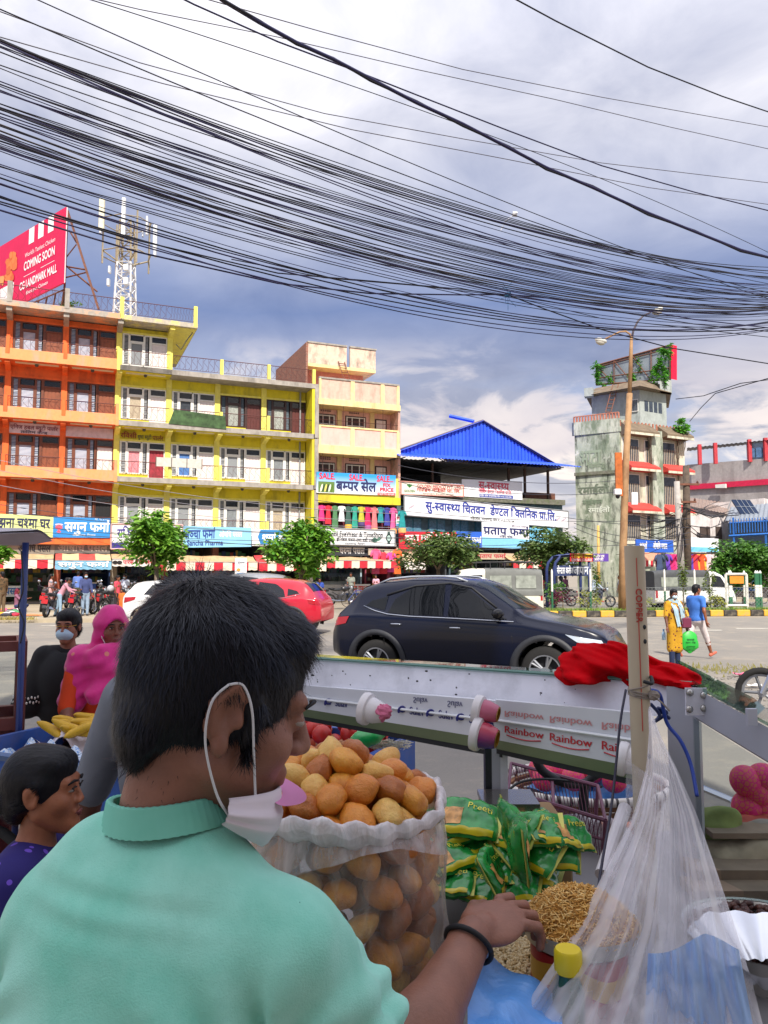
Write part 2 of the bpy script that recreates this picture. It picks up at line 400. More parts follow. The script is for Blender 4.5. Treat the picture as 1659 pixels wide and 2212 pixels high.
def tree(name,label,base,trunk_h,cz,r,n,size,mats,seed,tr=.11,group=None,forks=5,clumps=26):
 root=thing(name,label,'tree',base,0,group); q=random.Random(seed); mb=MB()
 top=Vector((q.uniform(-.1,.1),q.uniform(-.1,.1),trunk_h)); mb.tube([(0,0,-.05),(.02,.01,trunk_h*.5),top],[tr*1.35,tr,tr*.8],8)
 for i in range(forks):
  a=6.28*i/forks+q.uniform(-.4,.4); e=Vector((math.cos(a)*r[0]*.6,math.sin(a)*r[1]*.6,cz+q.uniform(-.2,.5)*r[2]))
  m=top.lerp(e,.5)+Vector((0,0,.15)); mb.tube([top-Vector((0,0,.15)),m,e],[tr*.55,tr*.4,tr*.15],6)
 mb.build('trunk',M('bark','6d5f4f',.9,var=.3,bump=.4),root,True)
 mb=MB(); leaves(mb,(0,0,cz),r,n,size,seed,clumps); mb.build('crown',mats,root,fix=False)
 return root
LF1,LF2,LF3=leafmat('leaf_bright','4f8a2a','86b53a'),leafmat('leaf_mid','3f6f2c','6b9a3a'),leafmat('leaf_olive','4c6b2e','74864a')
# ================================================================== the facade row
TH=R(22.9); B0=Vector((P(247,1238,41).x,41,0)); EX=Vector((math.cos(TH),math.sin(TH),0)); EY=Vector((-math.sin(TH),math.cos(TH),0))
def FP(u,v,yl=0.0):
 d=ray(u,v); c=Vector((0,0,CAMZ)); t=(yl-(c-B0).dot(EY))/d.dot(EY); p=c+d*t
 return(p-B0).dot(EX),p.z
def FW(x,y,z=0):return B0+EX*x+EY*y+Vector((0,0,z))
CONC=M('raw_concrete','a39c94',.9,var=.18,scale=3,dirt='6f6a64',damt=.6,streak=3,bump=.2)
YEL=M('yellow_paint','e0cf2c',.75,var=.10,scale=2,dirt='8f8436',damt=.6,dscale=1.2,streak=3)
YEL2=M('pale_yellow_paint','ece06a',.75,var=.08,dirt='b7ad70',damt=.4,streak=3)
ORA=M('orange_paint','ea6c30',.75,var=.10,scale=2,dirt='8f4226',damt=.6,dscale=1.2,streak=3)
ORA2=M('pale_orange_paint','f79a62',.75,var=.08,dirt='a89c90',damt=.55,dscale=2,streak=3)
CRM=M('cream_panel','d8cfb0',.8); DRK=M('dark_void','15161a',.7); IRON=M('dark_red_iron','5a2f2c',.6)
PINK=M('pink_paint','efb9ae',.8,var=.06,dirt='b08c80',damt=.4,streak=4); CREAM=M('cream_paint','efd59a',.8,var=.08,dirt='a58c66',damt=.5,streak=3)
def louver_mat(name,a,b,s=26):
 if name in _mc:return _mc[name]
 t=NT(name); wv=t.n('ShaderNodeTexWave',wave_type='BANDS',bands_direction='Z'); wv.inputs['Scale'].default_value=s/6.283; t.l(t.tc.outputs['Object'],wv.inputs[0])
 t.l(t.mix(t.ramp(wv.outputs['Fac'],.35,.65),lin(a),lin(b)),t.b.inputs['Base Color']); t.b.inputs['Roughness'].default_value=.5; t.bump(wv.outputs['Fac'],.6,.02); _mc[name]=t.m; return t.m
def unit(style):
 """one balcony front: two louvred side lights, a window between, a door, each with a transom; returned as two parts"""
 fr,dr,lou,pane=style; r=[]
 mb=MB()
 for a,b in((0,.05),(.36,.42),(1.12,1.18),(1.50,1.56)):mb.box(a,b,-.05,.06,.3,2.12)
 mb.box(.05,1.50,-.05,.06,2.06,2.12); mb.box(.05,1.50,-.05,.06,.3,.36); mb.box(.42,1.12,-.04,.05,1.66,1.73)
 for a,b in((.05,.36),(1.18,1.5)):
  for c in(a,b-.05):mb.box(c,c+.05,-.045,.04,.36,2.06)
 mb.box(.42,.48,-.045,.04,.36,1.66); mb.box(1.06,1.12,-.045,.04,.36,1.66); mb.box(.48,1.06,-.045,.04,1.58,1.66)
 wf=mb.mesh('window',fr); sh=MB()
 for k in range(17):sh.add([(.1,.0,.4+k*.097),(.31,.0,.4+k*.097),(.31,.035,.49+k*.097),(.1,.035,.49+k*.097)],[(0,1,2,3)])
 sh.box(.1,.31,.04,.05,.36,2.06); shm=sh.mesh('shutter',lou)
 pm=MB().box(.48,1.06,.02,.03,.36,1.58).mesh('pane',pane); tm=MB().box(.46,1.08,.02,.03,1.73,2.06).mesh('pane',glass('window_glass',opac=.55))
 d=MB(); d.box(0,.06,-.05,.06,0,2.12); d.box(.84,.9,-.05,.06,0,2.12); d.box(.06,.84,-.05,.06,2.06,2.12); d.box(.06,.84,-.05,.06,1.68,1.75); dm=d.mesh('door',fr)
 l=MB(); l.box(.06,.84,.01,.05,0,1.68)
 for a in(.11,.29,.47,.65):
  l.box(a,a+.14,-.012,.012,.95,1.6); l.box(a,a+.14,-.012,.012,.12,.85)
 lm=l.mesh('door_leaf',dr); tp=MB().box(.06,.84,.02,.03,1.75,2.06).mesh('pane',glass('window_glass'))
 def place(parent,x,y,z,p2=None,d2=None):
  a=ob('window',wf,parent,(x,y,z)); ob('shutter',shm,a); ob('shutter',shm,a,(1.08,0,0)); c=ob('pane',pm,a); ob('pane',tm,a)
  b=ob('door',dm,parent,(x+1.53,y,z)); e=ob('door_leaf',lm,b); ob('pane',tp,b)
  for o_,m_ in((c,p2),(e,d2)):
   if m_ is not None:o_.data=o_.data.copy(); o_.data.materials[0]=m_
 return place
WHT=M('white_joinery','e6e3dd',.5,var=.06); PDOOR=M('pinkish_white_door','e9dcd8',.5,var=.05); BRN=M('brown_joinery','6b3a24',.5,var=.2); BDOOR=M('brown_panel_door','86492c',.5,var=.2)
LOUW=louver_mat('grey_louvres','55575c','b4b6b8'); LOUB=louver_mat('blue_louvres','46587a','c3cad6'); CURT=M('grey_curtain','7f8488',.8,var=.25,scale=9); GLZ=glass('dim_pane',opac=.6,col=(.05,.06,.08))
unitY=unit((WHT,PDOOR,LOUW,louver_mat('grey_blind','6d7278','a8acb0',40))); unitO=unit((BRN,BDOOR,LOUB,louver_mat('pale_blue_blind','5d6f94','d5dae2',30)))
unitD=unit((M('dark_joinery','3d2622',.5),M('maroon_door','5c2a25',.5),M('blue_grey_pane','5d6a74',.3),M('lace_curtain','9fa39c',.8,var=.35,scale=14)))
YW=1.25
zl=[FP(248.6,v)[1]for v in(1033,911,791,684)]
FL=[zl[0]-3.08]+zl
def rail_mesh(wd):
 mb=MB(); mb.tube([(0,0,.86),(wd,0,.86)],.022,5); mb.tube([(0,0,.12),(wd,0,.12)],.012,4)
 n=int(wd/.3)
 for k in range(n):
  x0=k*wd/n; mb.tube([(x0,0,.12),(x0,0,.86)],.008,4)
  mb.tube([(x0+wd/n*.5+.12*math.sin(t*6.28),0,.15+.68*t)for t in[i/8 for i in range(9)]],.008,4)
 return mb.mesh('railing',IRON)
BW=2.755
RAIL=rail_mesh(BW-.2)
def storey(root,x,z,wall,slab,post,unit_,h,lip=.32,solid=None,p2=None,d2=None,first=False,low=True):
 MB().box(x,x+BW,-.02,YW,z-.16,z+.12).build('slab',slab,root)
 MB().box(x+.01,x+BW-.01,.03,YW-.02,z-.185,z-.163).build('soffit',wall,root)
 MB().box(x+.35,x+BW-.3,.3,.62,z-.20,z-.187).build('ceiling_panel',CRM,root)
 MB().lathe([(.09,0),(.09,-.1),(.05,-.13)],10,(x+BW/2,.48,z-.2),cap=True).build('ceiling_lamp',M('lamp_grey','4b463f',.5),root)
 MB().prism([(.1,z-.165),(YW,z-.165),(YW,z-.52),(.1,z-.3)],x-.13,x+.13,'x').build('beam',post,root)
 MB().box(x-.15,x+.15,YW-.12,YW+.1,z+.12,z+h-.16).build('column',post,root)
 MB().box(x+.15,x+BW-.15,YW-.02,YW+.2,z+2.28,z+h-.16).build('lintel_wall',wall,root)
 MB().box(x+.15,x+BW-.15,YW-.08,YW-.02,z+2.25,z+2.36).build('band',post,root)
 if low:MB().box(x+.15,x+1.72,YW-.03,YW+.1,z+.12,z+.42).build('sill_wall',wall,root)
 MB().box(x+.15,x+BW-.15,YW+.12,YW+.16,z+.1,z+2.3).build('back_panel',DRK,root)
 unit_(root,x+.17,YW,z+.13,p2,d2)
 ob('railing',RAIL,root,(x+.1,.06,z+.1))
 MB().box(x-.09,x+.09,-.03,.13,z+.12,z+1.0).build('rail_post',post,root)
 if solid:MB().box(x+solid[0],x+solid[1],-.01,.08,z+.12,z+solid[2]).build('parapet_panel',solid[3],root)
def fix_units(root):pass
yh=thing('yellow_building','yellow four storey building with open balconies and white doors','building',B0,TH)
BANNER=M('green_banner','3f5a35',.7,var=.5,scale=4); GBRD=M('grey_board','c6c1b8',.6)
RED_P=M('red_curtain','9c2f3c',.7,var=.3); BLUE_P=M('blue_curtain','4e79b8',.6)
for f in range(3):
 for k in range(4):
  st=unitY; p2=d2=None
  if f==2 and k>=2:st=unitD
  if f==1 and k==0:p2,d2=M('pink_lace','d98a92',.8,var=.3,scale=14),RED_P
  if f==1 and k==1:p2=BLUE_P
  if p2 is None and st is unitY:p2=(None,CURT,M('dark_window','3a3f46',.3,var=.3),None,M('beige_curtain','b3a58f',.8,var=.2,scale=12))[(f*7+k*3)%5]
  storey(yh,k*BW,FL[f],YEL,CONC,YEL2,st,FL[f+1]-FL[f],p2=p2,d2=d2)
storey(yh,0,FL[3],YEL,CONC,YEL2,unitY,FL[4]-FL[3])
XE=4*BW
for z0,z1 in zip(FL[:3],FL[1:4]):
 MB().box(XE-.1,XE+.06,.02,YW+.2,z0+.12,z1-.16).build('end_wall',YEL,yh)
 MB().box(XE+.06,XE+.3,-.05,YW,z0-.1,z1-.16).build('end_pier',CONC,yh)
 MB().tube([(XE-.5,YW-.1,z0+.1),(XE-.5,YW-.1,z1)],.05,8).build('drain_pipe',M('grey_pipe','8f9296',.5),yh)
 ob('railing',RAIL,yh,(XE-.6,.06,z0+.1)).scale=(.2,1,1)
MB().box(0,XE+.3,-.02,9,FL[3]-.16,FL[3]+.12).build('roof',CONC,yh)
MB().box(.02,XE,YW+.2,9,3.62,FL[3]-.17).build('wall',YEL,yh)
for k in range(2,6):
 x=k*BW if k<5 else XE+.1
 if k<5:ob('railing',RAIL,yh,((k-1)*BW+.1,.06,FL[3]+.1))
 if k<5:MB().box(x-.09,x+.09,-.03,.13,FL[3]+.12,FL[3]+1.0).build('rail_post',YEL2,yh)
MB().box(.02,BW,YW+.2,9,FL[3]+.12,FL[4]-.1).build('penthouse_wall',YEL,yh)
MB().box(BW-.15,BW+.15,YW-.12,YW+.1,FL[3]+.12,FL[4]-.16).build('column',YEL2,yh)
MB().box(0,BW+1.35,-.05,9,FL[4]-.1,FL[4]+.16).build('roof',M('peeling_yellow_concrete','b3aa9c',.9,var=.15,dirt='e3d67a',damt=.9,dscale=1.6,bump=.2),yh)
MB().prism([(.1,FL[4]-.1),(YW,FL[4]-.1),(YW,FL[4]-.5),(.1,FL[4]-.3)],BW-.13,BW+.13,'x').build('beam',YEL2,yh)
MB().box(BW+.15,BW+1.3,.2,8,FL[4]-.13,FL[4]-.104).build('soffit',YEL2,yh)
ob('railing',RAIL,yh,(.12,.02,FL[4]+.12)); ob('railing',RAIL,yh,(BW-.1,.02,FL[4]+.12)).scale=(.5,1,1)
for x in(.02,BW+1.22):MB().box(x-.1,x+.1,-.06,.12,FL[4]-.05,FL[4]+1.15).build('rail_post',YEL2,yh)
mb=MB(); mb.tube([(BW+.25,.4,FL[3]+1.7),(BW+.5,.3,FL[3]+1.4),(BW+.75,.3,FL[3]+1.9),(BW+1.1,.2,FL[4]-.3)],.03,5); mb.build('hanging_cable',M('black_rubber','15151a',.6),yh)
mb=MB(); mb.add([(BW*.95,-.06,FL[2]+.1),(2*BW+.3,-.06,FL[2]+.02),(2*BW+.2,-.14,FL[2]+.75),(BW*1.05,-.14,FL[2]+.9)],[(0,1,2,3)]); mb.add([(BW*.95,-.03,FL[2]+.1),(2*BW+.3,-.03,FL[2]+.02),(2*BW+.2,-.11,FL[2]+.75),(BW*1.05,-.11,FL[2]+.9)],[(3,2,1,0)])
o=tag(mb.build('old_banner',BANNER),'faded green camouflage banner lying along the third floor balcony','banner'); o.location=B0; o.rotation_euler=(0,0,TH)
mb=MB(); mb.box(BW*.72,BW*1.62,-.16,-.1,FL[1]+.75,FL[1]+1.25)
for k in range(4):mb.box(BW*(.72+.3*k)-.02,BW*(.72+.3*k)+.02,-.18,-.08,FL[1]+.72,FL[1]+1.28,1)
o=tag(mb.build('blank_board',[GBRD,M('board_edge','5b5048',.6)]),'blank grey board leaning on the second floor balcony rail','board'); o.location=B0; o.rotation_euler=(0,0,TH)
oh=thing('orange_building','orange five storey building with brown doors and balconies','building',B0,TH)
for f in range(4):
 for k in range(3):
  p2=d2=None
  if f==1 and k==0:d2=PDOOR
  if f==0 and k==0:d2=DRK
  if f==3 and k==1:p2=M('cardboard','a5855c',.8)
  storey(oh,-(k+1)*BW,FL[f],ORA,ORA2,ORA,unitO,FL[f+1]-FL[f],solid=(.1,BW-.1,.42,ORA2)if f in(1,2,3)else None,p2=None,d2=d2)
MB().box(-4*BW,-.02,YW+.2,10,3.62,FL[4]-.1).build('wall',ORA,oh)
MB().box(-4*BW,-.03,-.06,10,FL[4]-.1,FL[4]+.2).build('roof',M('peeling_orange_concrete','a89f95',.9,var=.15,dirt='f0a878',damt=.95,dscale=1.4,bump=.2),oh)
for k in range(4):MB().prism([(.05,FL[4]-.1),(YW,FL[4]-.1),(YW,FL[4]-.55),(.05,FL[4]-.32)],-k*BW-.15,-k*BW+.13,'x').build('beam',CONC,oh)
for k in range(3):
 ob('railing',RAIL,oh,(-(k+1)*BW+.1,.02,FL[4]+.16)); MB().box(-(k+1)*BW-.12,-(k+1)*BW+.12,-.08,.2,FL[4]+.1,FL[4]+1.2).build('rail_post',CONC,oh)
for f in range(1,4):MB().box(-.16,0,-.08,YW,FL[f]-.2,FL[f]+1.0).build('party_wall',ORA2 if f!=3 else YEL2,oh)
mb=MB(); mb.box(-BW+.15,-.2,YW-.10,YW-.04,FL[1]+2.3,FL[2]-.2); mb.build('painted_panel',M('pale_lilac','d6c6cf',.8),oh)
TXT={}
def tmat(c):
 if c not in TXT:TXT[c]=M('lettering_'+c,c,.5,var=.05)
 return TXT[c]
pn=MB().box(-2*BW+.15,-BW-.15,YW-.10,YW-.04,FL[1]+2.3,FL[2]-.2).build('painted_panel',M('pale_lilac','d6c6cf',.8),oh)
lettering(oh,'एनिज हबल ब्युटी पार्लर',-2*BW+.2,FL[1]+2.62,.2,tmat('7a2f45'),2.3,YW-.115,.02); lettering(oh,'तालिम केन्द्र',-2*BW+.7,FL[1]+2.38,.13,tmat('2a2c4a'),1.3,YW-.115,.02)
lettering(yh,'रविसी',.2,FL[1]+2.55,.26,tmat('8a2b22'),.85,YW-.09,.02); lettering(yh,'सुधा ब्युटी',1.1,FL[1]+2.52,.2,tmat('27403a'),.75,YW-.09,.02); lettering(yh,'पार्लर',1.9,FL[1]+2.5,.24,tmat('7a2b22'),.6,YW-.09,.02)
xa=XE+.32; xb=FP(861,1000)[0]
ph=thing('pink_building','narrow pink and cream building with bumper sale banner and roof room','building',B0,TH)
zt=[FP(770,v)[1]for v in(825,868,927,966,1072)]
MB().box(xa,xb,.0,.18,zt[1],zt[0]).build('roof_parapet',M('stained_pink','d9b3a2',.85,var=.1,dirt='94897c',damt=.7,dscale=2.2,streak=3),ph)
for k in range(5):
 x=xa+(xb-xa)*(0,.40,.41,.79,1)[k]if k not in(1,)else xa+(xb-xa)*.41
 if k==2:continue
 MB().box(max(xa,x-.12),min(xb+.05,x+.12),-.05,.02,zt[1]-.05,zt[0]+.05).build('pilaster',CREAM,ph); MB().box(max(xa,x-.12),min(xb+.05,x+.12),-.05,.02,zt[3],zt[2]).build('pilaster',CREAM,ph)
MB().box(xa-.05,xb+.1,-.09,YW+6,zt[1]-.35,zt[1]).build('slab',CREAM,ph); MB().box(xa,xb+.05,-.06,.2,zt[0],zt[0]+.1).build('coping',CONC,ph)
MB().box(xa,xb,0,.12,zt[3],zt[2]).build('balcony_wall',PINK,ph); MB().box(xa,xb,-.05,.15,zt[2],zt[2]+.1).build('coping',CREAM,ph); MB().box(xa-.03,xb+.1,-.08,YW,zt[3]-.5,zt[3]).build('slab',CREAM,ph)
MB().box(xa,xb,0,.12,zt[4],zt[4]+1.2).build('balcony_wall',YEL2,ph); MB().box(xa-.03,xb+.1,-.06,YW,zt[4]-.45,zt[4]).build('slab',YEL,ph)
MB().box(xa,xb,YW,9,3.62,zt[1]-.3).build('wall',PINK,ph)
MB().box(xb-.02,xb+.12,.0,YW,zt[4],zt[1]-.3).build('end_wall',M('weathered_pink','d3a493',.85,var=.2,dirt='7d766c',damt=.7,streak=2),ph)
for z0,z1 in((zt[3],zt[1]-.35),(zt[4],zt[3]-.5)):
 for fx in(.33,.75):MB().box(xa+(xb-xa)*fx-.14,xa+(xb-xa)*fx+.14,YW-.12,YW,z0,z1).build('column',CREAM,ph)
 for fx,wd in((.06,1.1),(.42,1.25)):
  x=xa+(xb-xa)*fx; zb=z0+.35
  f=MB(); H=1.75
  for a,b in((0,.07),(wd*.28,wd*.28+.06),(wd*.72-.06,wd*.72),(wd-.07,wd)):f.box(x+a,x+b,YW-.06,YW+.02,zb,zb+H)
  for a in(0,H*.66,H-.07):f.box(x+.07,x+wd-.07,YW-.055,YW+.015,zb+a,zb+a+.06)
  f=f.build('window',WHT,ph)
  for a,b in((.07,.28),(.3,.7),(.74,.93)):MB().box(x+wd*a,x+wd*b,YW-.03,YW-.01,zb+.06,zb+H-.07).build('pane',M('dusk_pane','6d6a78',.25,var=.2),f)
  MB().box(x-.06,x+wd+.06,YW-.04,YW-.005,zb-.05,zb+H+.06).build('window_surround',M('dark_joinery','3d2622'),ph)
  g=MB()
  for i in range(5):
   for j in range(2):g.box(x+.2+i*.14,x+.3+i*.14,YW-.02,YW+.01,zb+H+.22+j*.12,zb+H+.3+j*.12)
  g.build('vent',M('vent_dark','6d5a54'),ph)
 x=xa+(xb-xa)*.80; d=MB().box(x-.05,x+.75,YW-.05,YW-.01,z0+.1,z0+2.1).build('door',M('dark_joinery','3d2622'),ph); MB().box(x+.03,x+.67,YW-.08,YW-.05,z0+.1,z0+2.02).build('door_leaf',PDOOR,d)
 for fx in(.05,.3,.55,.8):MB().tube([(xa+(xb-xa)*fx,.03,z0+.3),(xa+(xb-xa)*fx,.03,z1)],.012,4).build('rod',IRON,ph)
 MB().tube([(xa,.03,z0+1.55),(xb,.03,z0+1.55)],.014,4).build('rod',IRON,ph)
def brickmat():
 t=NT('brick_wall'); b=t.n('ShaderNodeTexBrick'); b.inputs['Scale'].default_value=1; b.inputs['Brick Width'].default_value=.25; b.inputs['Row Height'].default_value=.08; b.inputs['Mortar Size'].default_value=.012
 b.inputs['Color1'].default_value=(*lin('a35a41'),1); b.inputs['Color2'].default_value=(*lin('7f4534'),1); b.inputs['Mortar'].default_value=(*lin('8f8378'),1)
 sp=t.n('ShaderNodeSeparateXYZ'); mp=t.n('ShaderNodeCombineXYZ'); t.l(t.tc.outputs['Object'],sp.inputs[0]); t.l(t.math('ADD',sp.outputs[0],sp.outputs[1]),mp.inputs[0]); t.l(sp.outputs[2],mp.inputs[1]); t.l(mp.outputs[0],b.inputs[0]); t.l(b.outputs[0],t.b.inputs['Base Color']); t.b.inputs['Roughness'].default_value=.9; t.bump(b.outputs['Fac'],-.5,.02); return t.m
BRICK=brickmat()
yr=3.2; rx0=FP(655,800,yr)[0]; rx1=FP(784,800,yr)[0]; rz0=FP(700,800,yr)[1]; rz1=FP(690,752,yr)[1]
MB().box(rx0,rx1,yr,yr+6,zt[0]-.6,rz0+.1).build('roof_room',M('deep_pink','d98d86',.8,dirt='a66a64'),ph)
MB().box(rx0-.14,rx0-.01,yr-1.02,yr+6.3,zt[0]-2.5,rz1-.04).build('brick_wall',BRICK,ph)
STP=M('stained_parapet','e0c2ae',.85,var=.12,dirt='7b7268',damt=.75,dscale=2.5,streak=2.5)
xg=lerp(rx0,rx1,.66)
MB().box(rx0,xg-.12,yr-1.0,yr-.85,rz0+.1,rz1).build('roof_parapet',STP,ph); MB().box(xg+.12,rx1+.5,yr-1.0,yr-.85,rz0+.1,rz1-.05).build('roof_parapet',STP,ph)
MB().box(rx0,rx1+.5,yr-1.0,yr+6,rz0-.1,rz0+.1).build('slab',CREAM,ph)
for a,b in((rx0-.05,xg-.1),(xg+.1,rx1+.55)):MB().box(a,b,yr-1.06,yr-.8,rz1-.04,rz1+.06).build('coping',CONC,ph)
mb=MB()
for s in(0,.42):mb.bar((xg-.4+s,yr-1.5,zt[0]+.3),(xg-.7+s,yr-1.05,rz0+.4),.04)
for k in range(5):t=k/5+.1; mb.bar((xg-.4-.3*t,yr-1.5+.45*t,zt[0]+.3+(rz0+.1-zt[0])*t),(xg+.02-.3*t,yr-1.5+.45*t,zt[0]+.3+(rz0+.1-zt[0])*t),.035)
o=tag(mb.build('ladder',M('rusty_iron','7a4a38',.8)),'short rusty ladder leaning on the pink roof room','ladder'); o.location=B0; o.rotation_euler=(0,0,TH)
ch=thing('clinic_building','low clinic building under a big blue corrugated roof','building',B0,TH)
xc0=xb+.15; xc1=FP(1232,1100)[0]
zs=FP(900,1078,.6)[1]
MB().box(xc0,xc1,.9,12,3.7,zs).build('wall',M('teal_grey_render','56707a',.8,var=.2,dirt='3c464c',damt=.5),ch)
MB().box(xc0,xc1,.55,12.2,zs,zs+.35).build('slab',M('mossy_concrete','6d6c60',.95,var=.3,dirt='56663a',damt=.6,dscale=3),ch)
for k in range(7):
 x=lerp(xc0+.6,xc1-1,k/6.5); f=MB().box(x,x+1.2,.84,.9,zs-3.0,zs-1.2).build('window',M('teal_frame','2d6f86',.5),ch)
 for a,b in((.05,.55),(.65,1.15)):MB().box(x+a,x+b,.81,.84,zs-2.95,zs-1.25).build('pane',M('curtain_blue','4f7890',.5,var=.4,scale=9),f)
pz=lambda u,v,y:FP(u,v,y)
ex0,ez0=FP(861,1000,.2); ex1,ez1=FP(1224,1002,-.6); ax_,az=FP(1040,912,.9)
rz=FP(1000,996,0)[1]-.1
for u in(935,1100,1135,1185):
 x=FP(u,1050,1.2)[0]; MB().box(x-.07,x+.07,1.2,1.34,zs+.35,rz+.25).build('post',M('brown_post','4a342b',.7),ch)
BLU=M('blue_sheet','2f5ce6',.42,var=.08,scale=1.5,dirt='1c2f86',damt=.35,streak=4,spec=.6); BLUD=M('sheet_underside','4d535c',.5,metal=.3,var=.15,scale=2)
xl,xr=ex0-.4,ex1+.25
def corr(p0,p1,p2,p3,pitch,amp,nrm,mi=0,mb=None,nn=2):
 """corrugated sheet spanned p0-p1 (across the ribs) and p3-p2, ribs running p0->p3"""
 p0,p1,p2,p3=map(Vector,(p0,p1,p2,p3)); n=max(2,int((p1-p0).length/pitch))*4; nrm=Vector(nrm)
 wv=[0,1,1,0]
 for i in range(n):
  a,b=i/n,(i+1)/n; ha,hb=wv[i%4]*amp,wv[(i+1)%4]*amp
  mb.add([p0.lerp(p1,a)+nrm*ha,p0.lerp(p1,b)+nrm*hb,p3.lerp(p2,b)+nrm*hb,p3.lerp(p2,a)+nrm*ha],[(0,1,2,3)],mi)
rback=11
mb=MB(); corr((xl,-.9,rz),(xr+.6,-1.2,rz),(xr-.6,.8,rz+.5),(xl+.3,.8,rz+.5),.25,.045,(0,-.3,1),0,mb); mb.build('eave_skirt',BLU,ch,fix=False)
mb=MB()
n=44
for i in range(n*2):
 a,b=i/(2*n),(i+1)/(2*n); xa_,xb_=lerp(xl+.3,xr-.6,a),lerp(xl+.3,xr-.6,b)
 top=lambda x:rz+.45+(az-rz-.45)*(1-(abs(x-ax_)/((ax_-xl-.3)if x<ax_ else(xr-.6-ax_))))
 y0,y1=(.78,.84)if i%2 else(.84,.78)
 mb.add([(xa_,y0 if i%2 else y0,rz+.4),(xb_,y0,rz+.4),(xb_,y0,max(rz+.42,top(xb_))),(xa_,y0,max(rz+.42,top(xa_)))],[(0,1,2,3)])
 mb.add([(xb_,y0,rz+.4),(xb_,y1,rz+.4),(xb_,y1,max(rz+.42,top(xb_))),(xb_,y0,max(rz+.42,top(xb_)))],[(0,1,2,3)])
mb.build('gable',BLU,ch,fix=False)
mb=MB(); corr((xl-.2,.5,rz+.25),(xl-.2,rback,rz+.25),(ax_,rback,az+.06),(ax_,.6,az+.06),.3,.04,(-.3,0,1),0,mb); mb.build('roof_slope',BLU,ch,fix=False)
mb=MB(); corr((xr+.2,.5,rz+.2),(xr+.2,rback,rz+.2),(ax_,rback,az+.06),(ax_,.6,az+.06),.3,.04,(.3,0,1),0,mb); mb.build('roof_slope',BLU,ch,fix=False)
mb=MB(); mb.bar((xl,.7,rz+.42),(ax_,.7,az+.08),.1); mb.bar((xr-.3,.7,rz+.42),(ax_,.7,az+.08),.1); mb.build('barge_trim',M('rust_trim','5a4c5c',.7),ch)
mb=MB(); mb.tube([(ax_-1.5,2.6,az+.62),(ax_-.3,1.4,az+.12)],.13,6); mb.build('loose_ridge_cap',BLU,ch)
mb=MB()
for yy in(1.3,4.5,7.7,10.8):
 mb.bar((xl+.3,yy,rz+.15),(xr-.3,yy,rz+.15),.07); mb.bar((xl+.3,yy,rz+.2),(ax_,yy,az-.1),.06); mb.bar((xr-.3,yy,rz+.2),(ax_,yy,az-.1),.06)
for k in range(9):x=lerp(xl+.5,xr-.5,k/8); mb.bar((x,-.6,rz+.02),(x,10.8,rz+.12),.05)
mb.build('truss',M('brown_post','4a342b'),ch)
corrb=MB(); corr((xl,.0,rz+.02),(xr,.0,rz+.02),(xr,11.2,rz+.1),(xl,11.2,rz+.1),.3,.03,(0,0,-1),0,corrb); corrb.build('ceiling_sheet',BLUD,ch,fix=False)
MB().box(xc0,lerp(xc0,xc1,.48),6.5,11,zs+.35,rz).build('back_room',M('dark_slate','30343d',.8,var=.3),ch)
MB().box(lerp(xc0,xc1,.82),xc1+.2,2,8,zs+.35,zs+.95).build('roof_shed',M('rust_brown','6e4636',.8,var=.3),ch)
# ================================================================== signs, awnings, shop fronts
def sign(name,label,u0,u1,v0,v1,mat,yl=-.12,cat='sign',vr=None,th=.08,frame=None):
 """board whose left edge spans v0..v1 at u0 and right edge vr at u1; returns (object, width, height)"""
 xL,zT=FP(u0,v0,yl); _,zB=FP(u0,v1,yl); xR,_=FP(u1,(v0+v1)/2,yl)
 if vr:zT2=FP(u1,vr[0],yl)[1]; zB2=FP(u1,vr[1],yl)[1]
 else:zT2,zB2=zT,zB
 wd,h=xR-xL,zT-zB; mb=MB()
 d1,d2=zB2-zB,zT2-zB
 mb.add([(0,0,0),(wd,0,d1),(wd,0,d2),(0,0,h),(0,th,0),(wd,th,d1),(wd,th,d2),(0,th,h)],[(0,1,2,3),(7,6,5,4),(0,4,5,1),(1,5,6,2),(2,6,7,3),(3,7,4,0)])
 o=tag(mb.build(name,mat),label,cat); o.location=FW(xL,yl,zB);
 o.rotation_euler=(0,-math.atan2((d1+d2-h)/2,wd)if False else 0,TH)
 if frame:
  f=MB();
  for a in(((0,-.02,0),(wd,-.02,d1)),((wd,-.02,d1),(wd,-.02,d2)),((wd,-.02,d2),(0,-.02,h)),((0,-.02,h),(0,-.02,0))):f.bar(a[0],a[1],.06)
  f.build('frame',frame,o)
 return o,wd,h,d1/wd
def let(S,s,fx,fz,fh,col,fw=None,bold=.02,align='l',name='lettering'):
 o,wd,h,sl=S
 t=lettering(o,s,fx*wd,0,fh*h,tmat(col),fw*wd if fw else None,-.012,bold,name,align=align)
 me=t.data; co=np.empty(len(me.vertices)*3); me.vertices.foreach_get('co',co); co=co.reshape(-1,3)
 co[:,2]+=fz*h+sl*co[:,0]; me.vertices.foreach_set('co',co.ravel()); me.update(); return t
def patch(S,fx0,fx1,fz0,fz1,mat,name='printed_band',y=-.006):
 o,wd,h,sl=S; a,b=fx0*wd,fx1*wd; mb=MB()
 mb.add([(a,y,fz0*h+sl*a),(b,y,fz0*h+sl*b),(b,y,fz1*h+sl*b),(a,y,fz1*h+sl*a)],[(0,1,2,3)]); return mb.build(name,mat,o,fix=False)
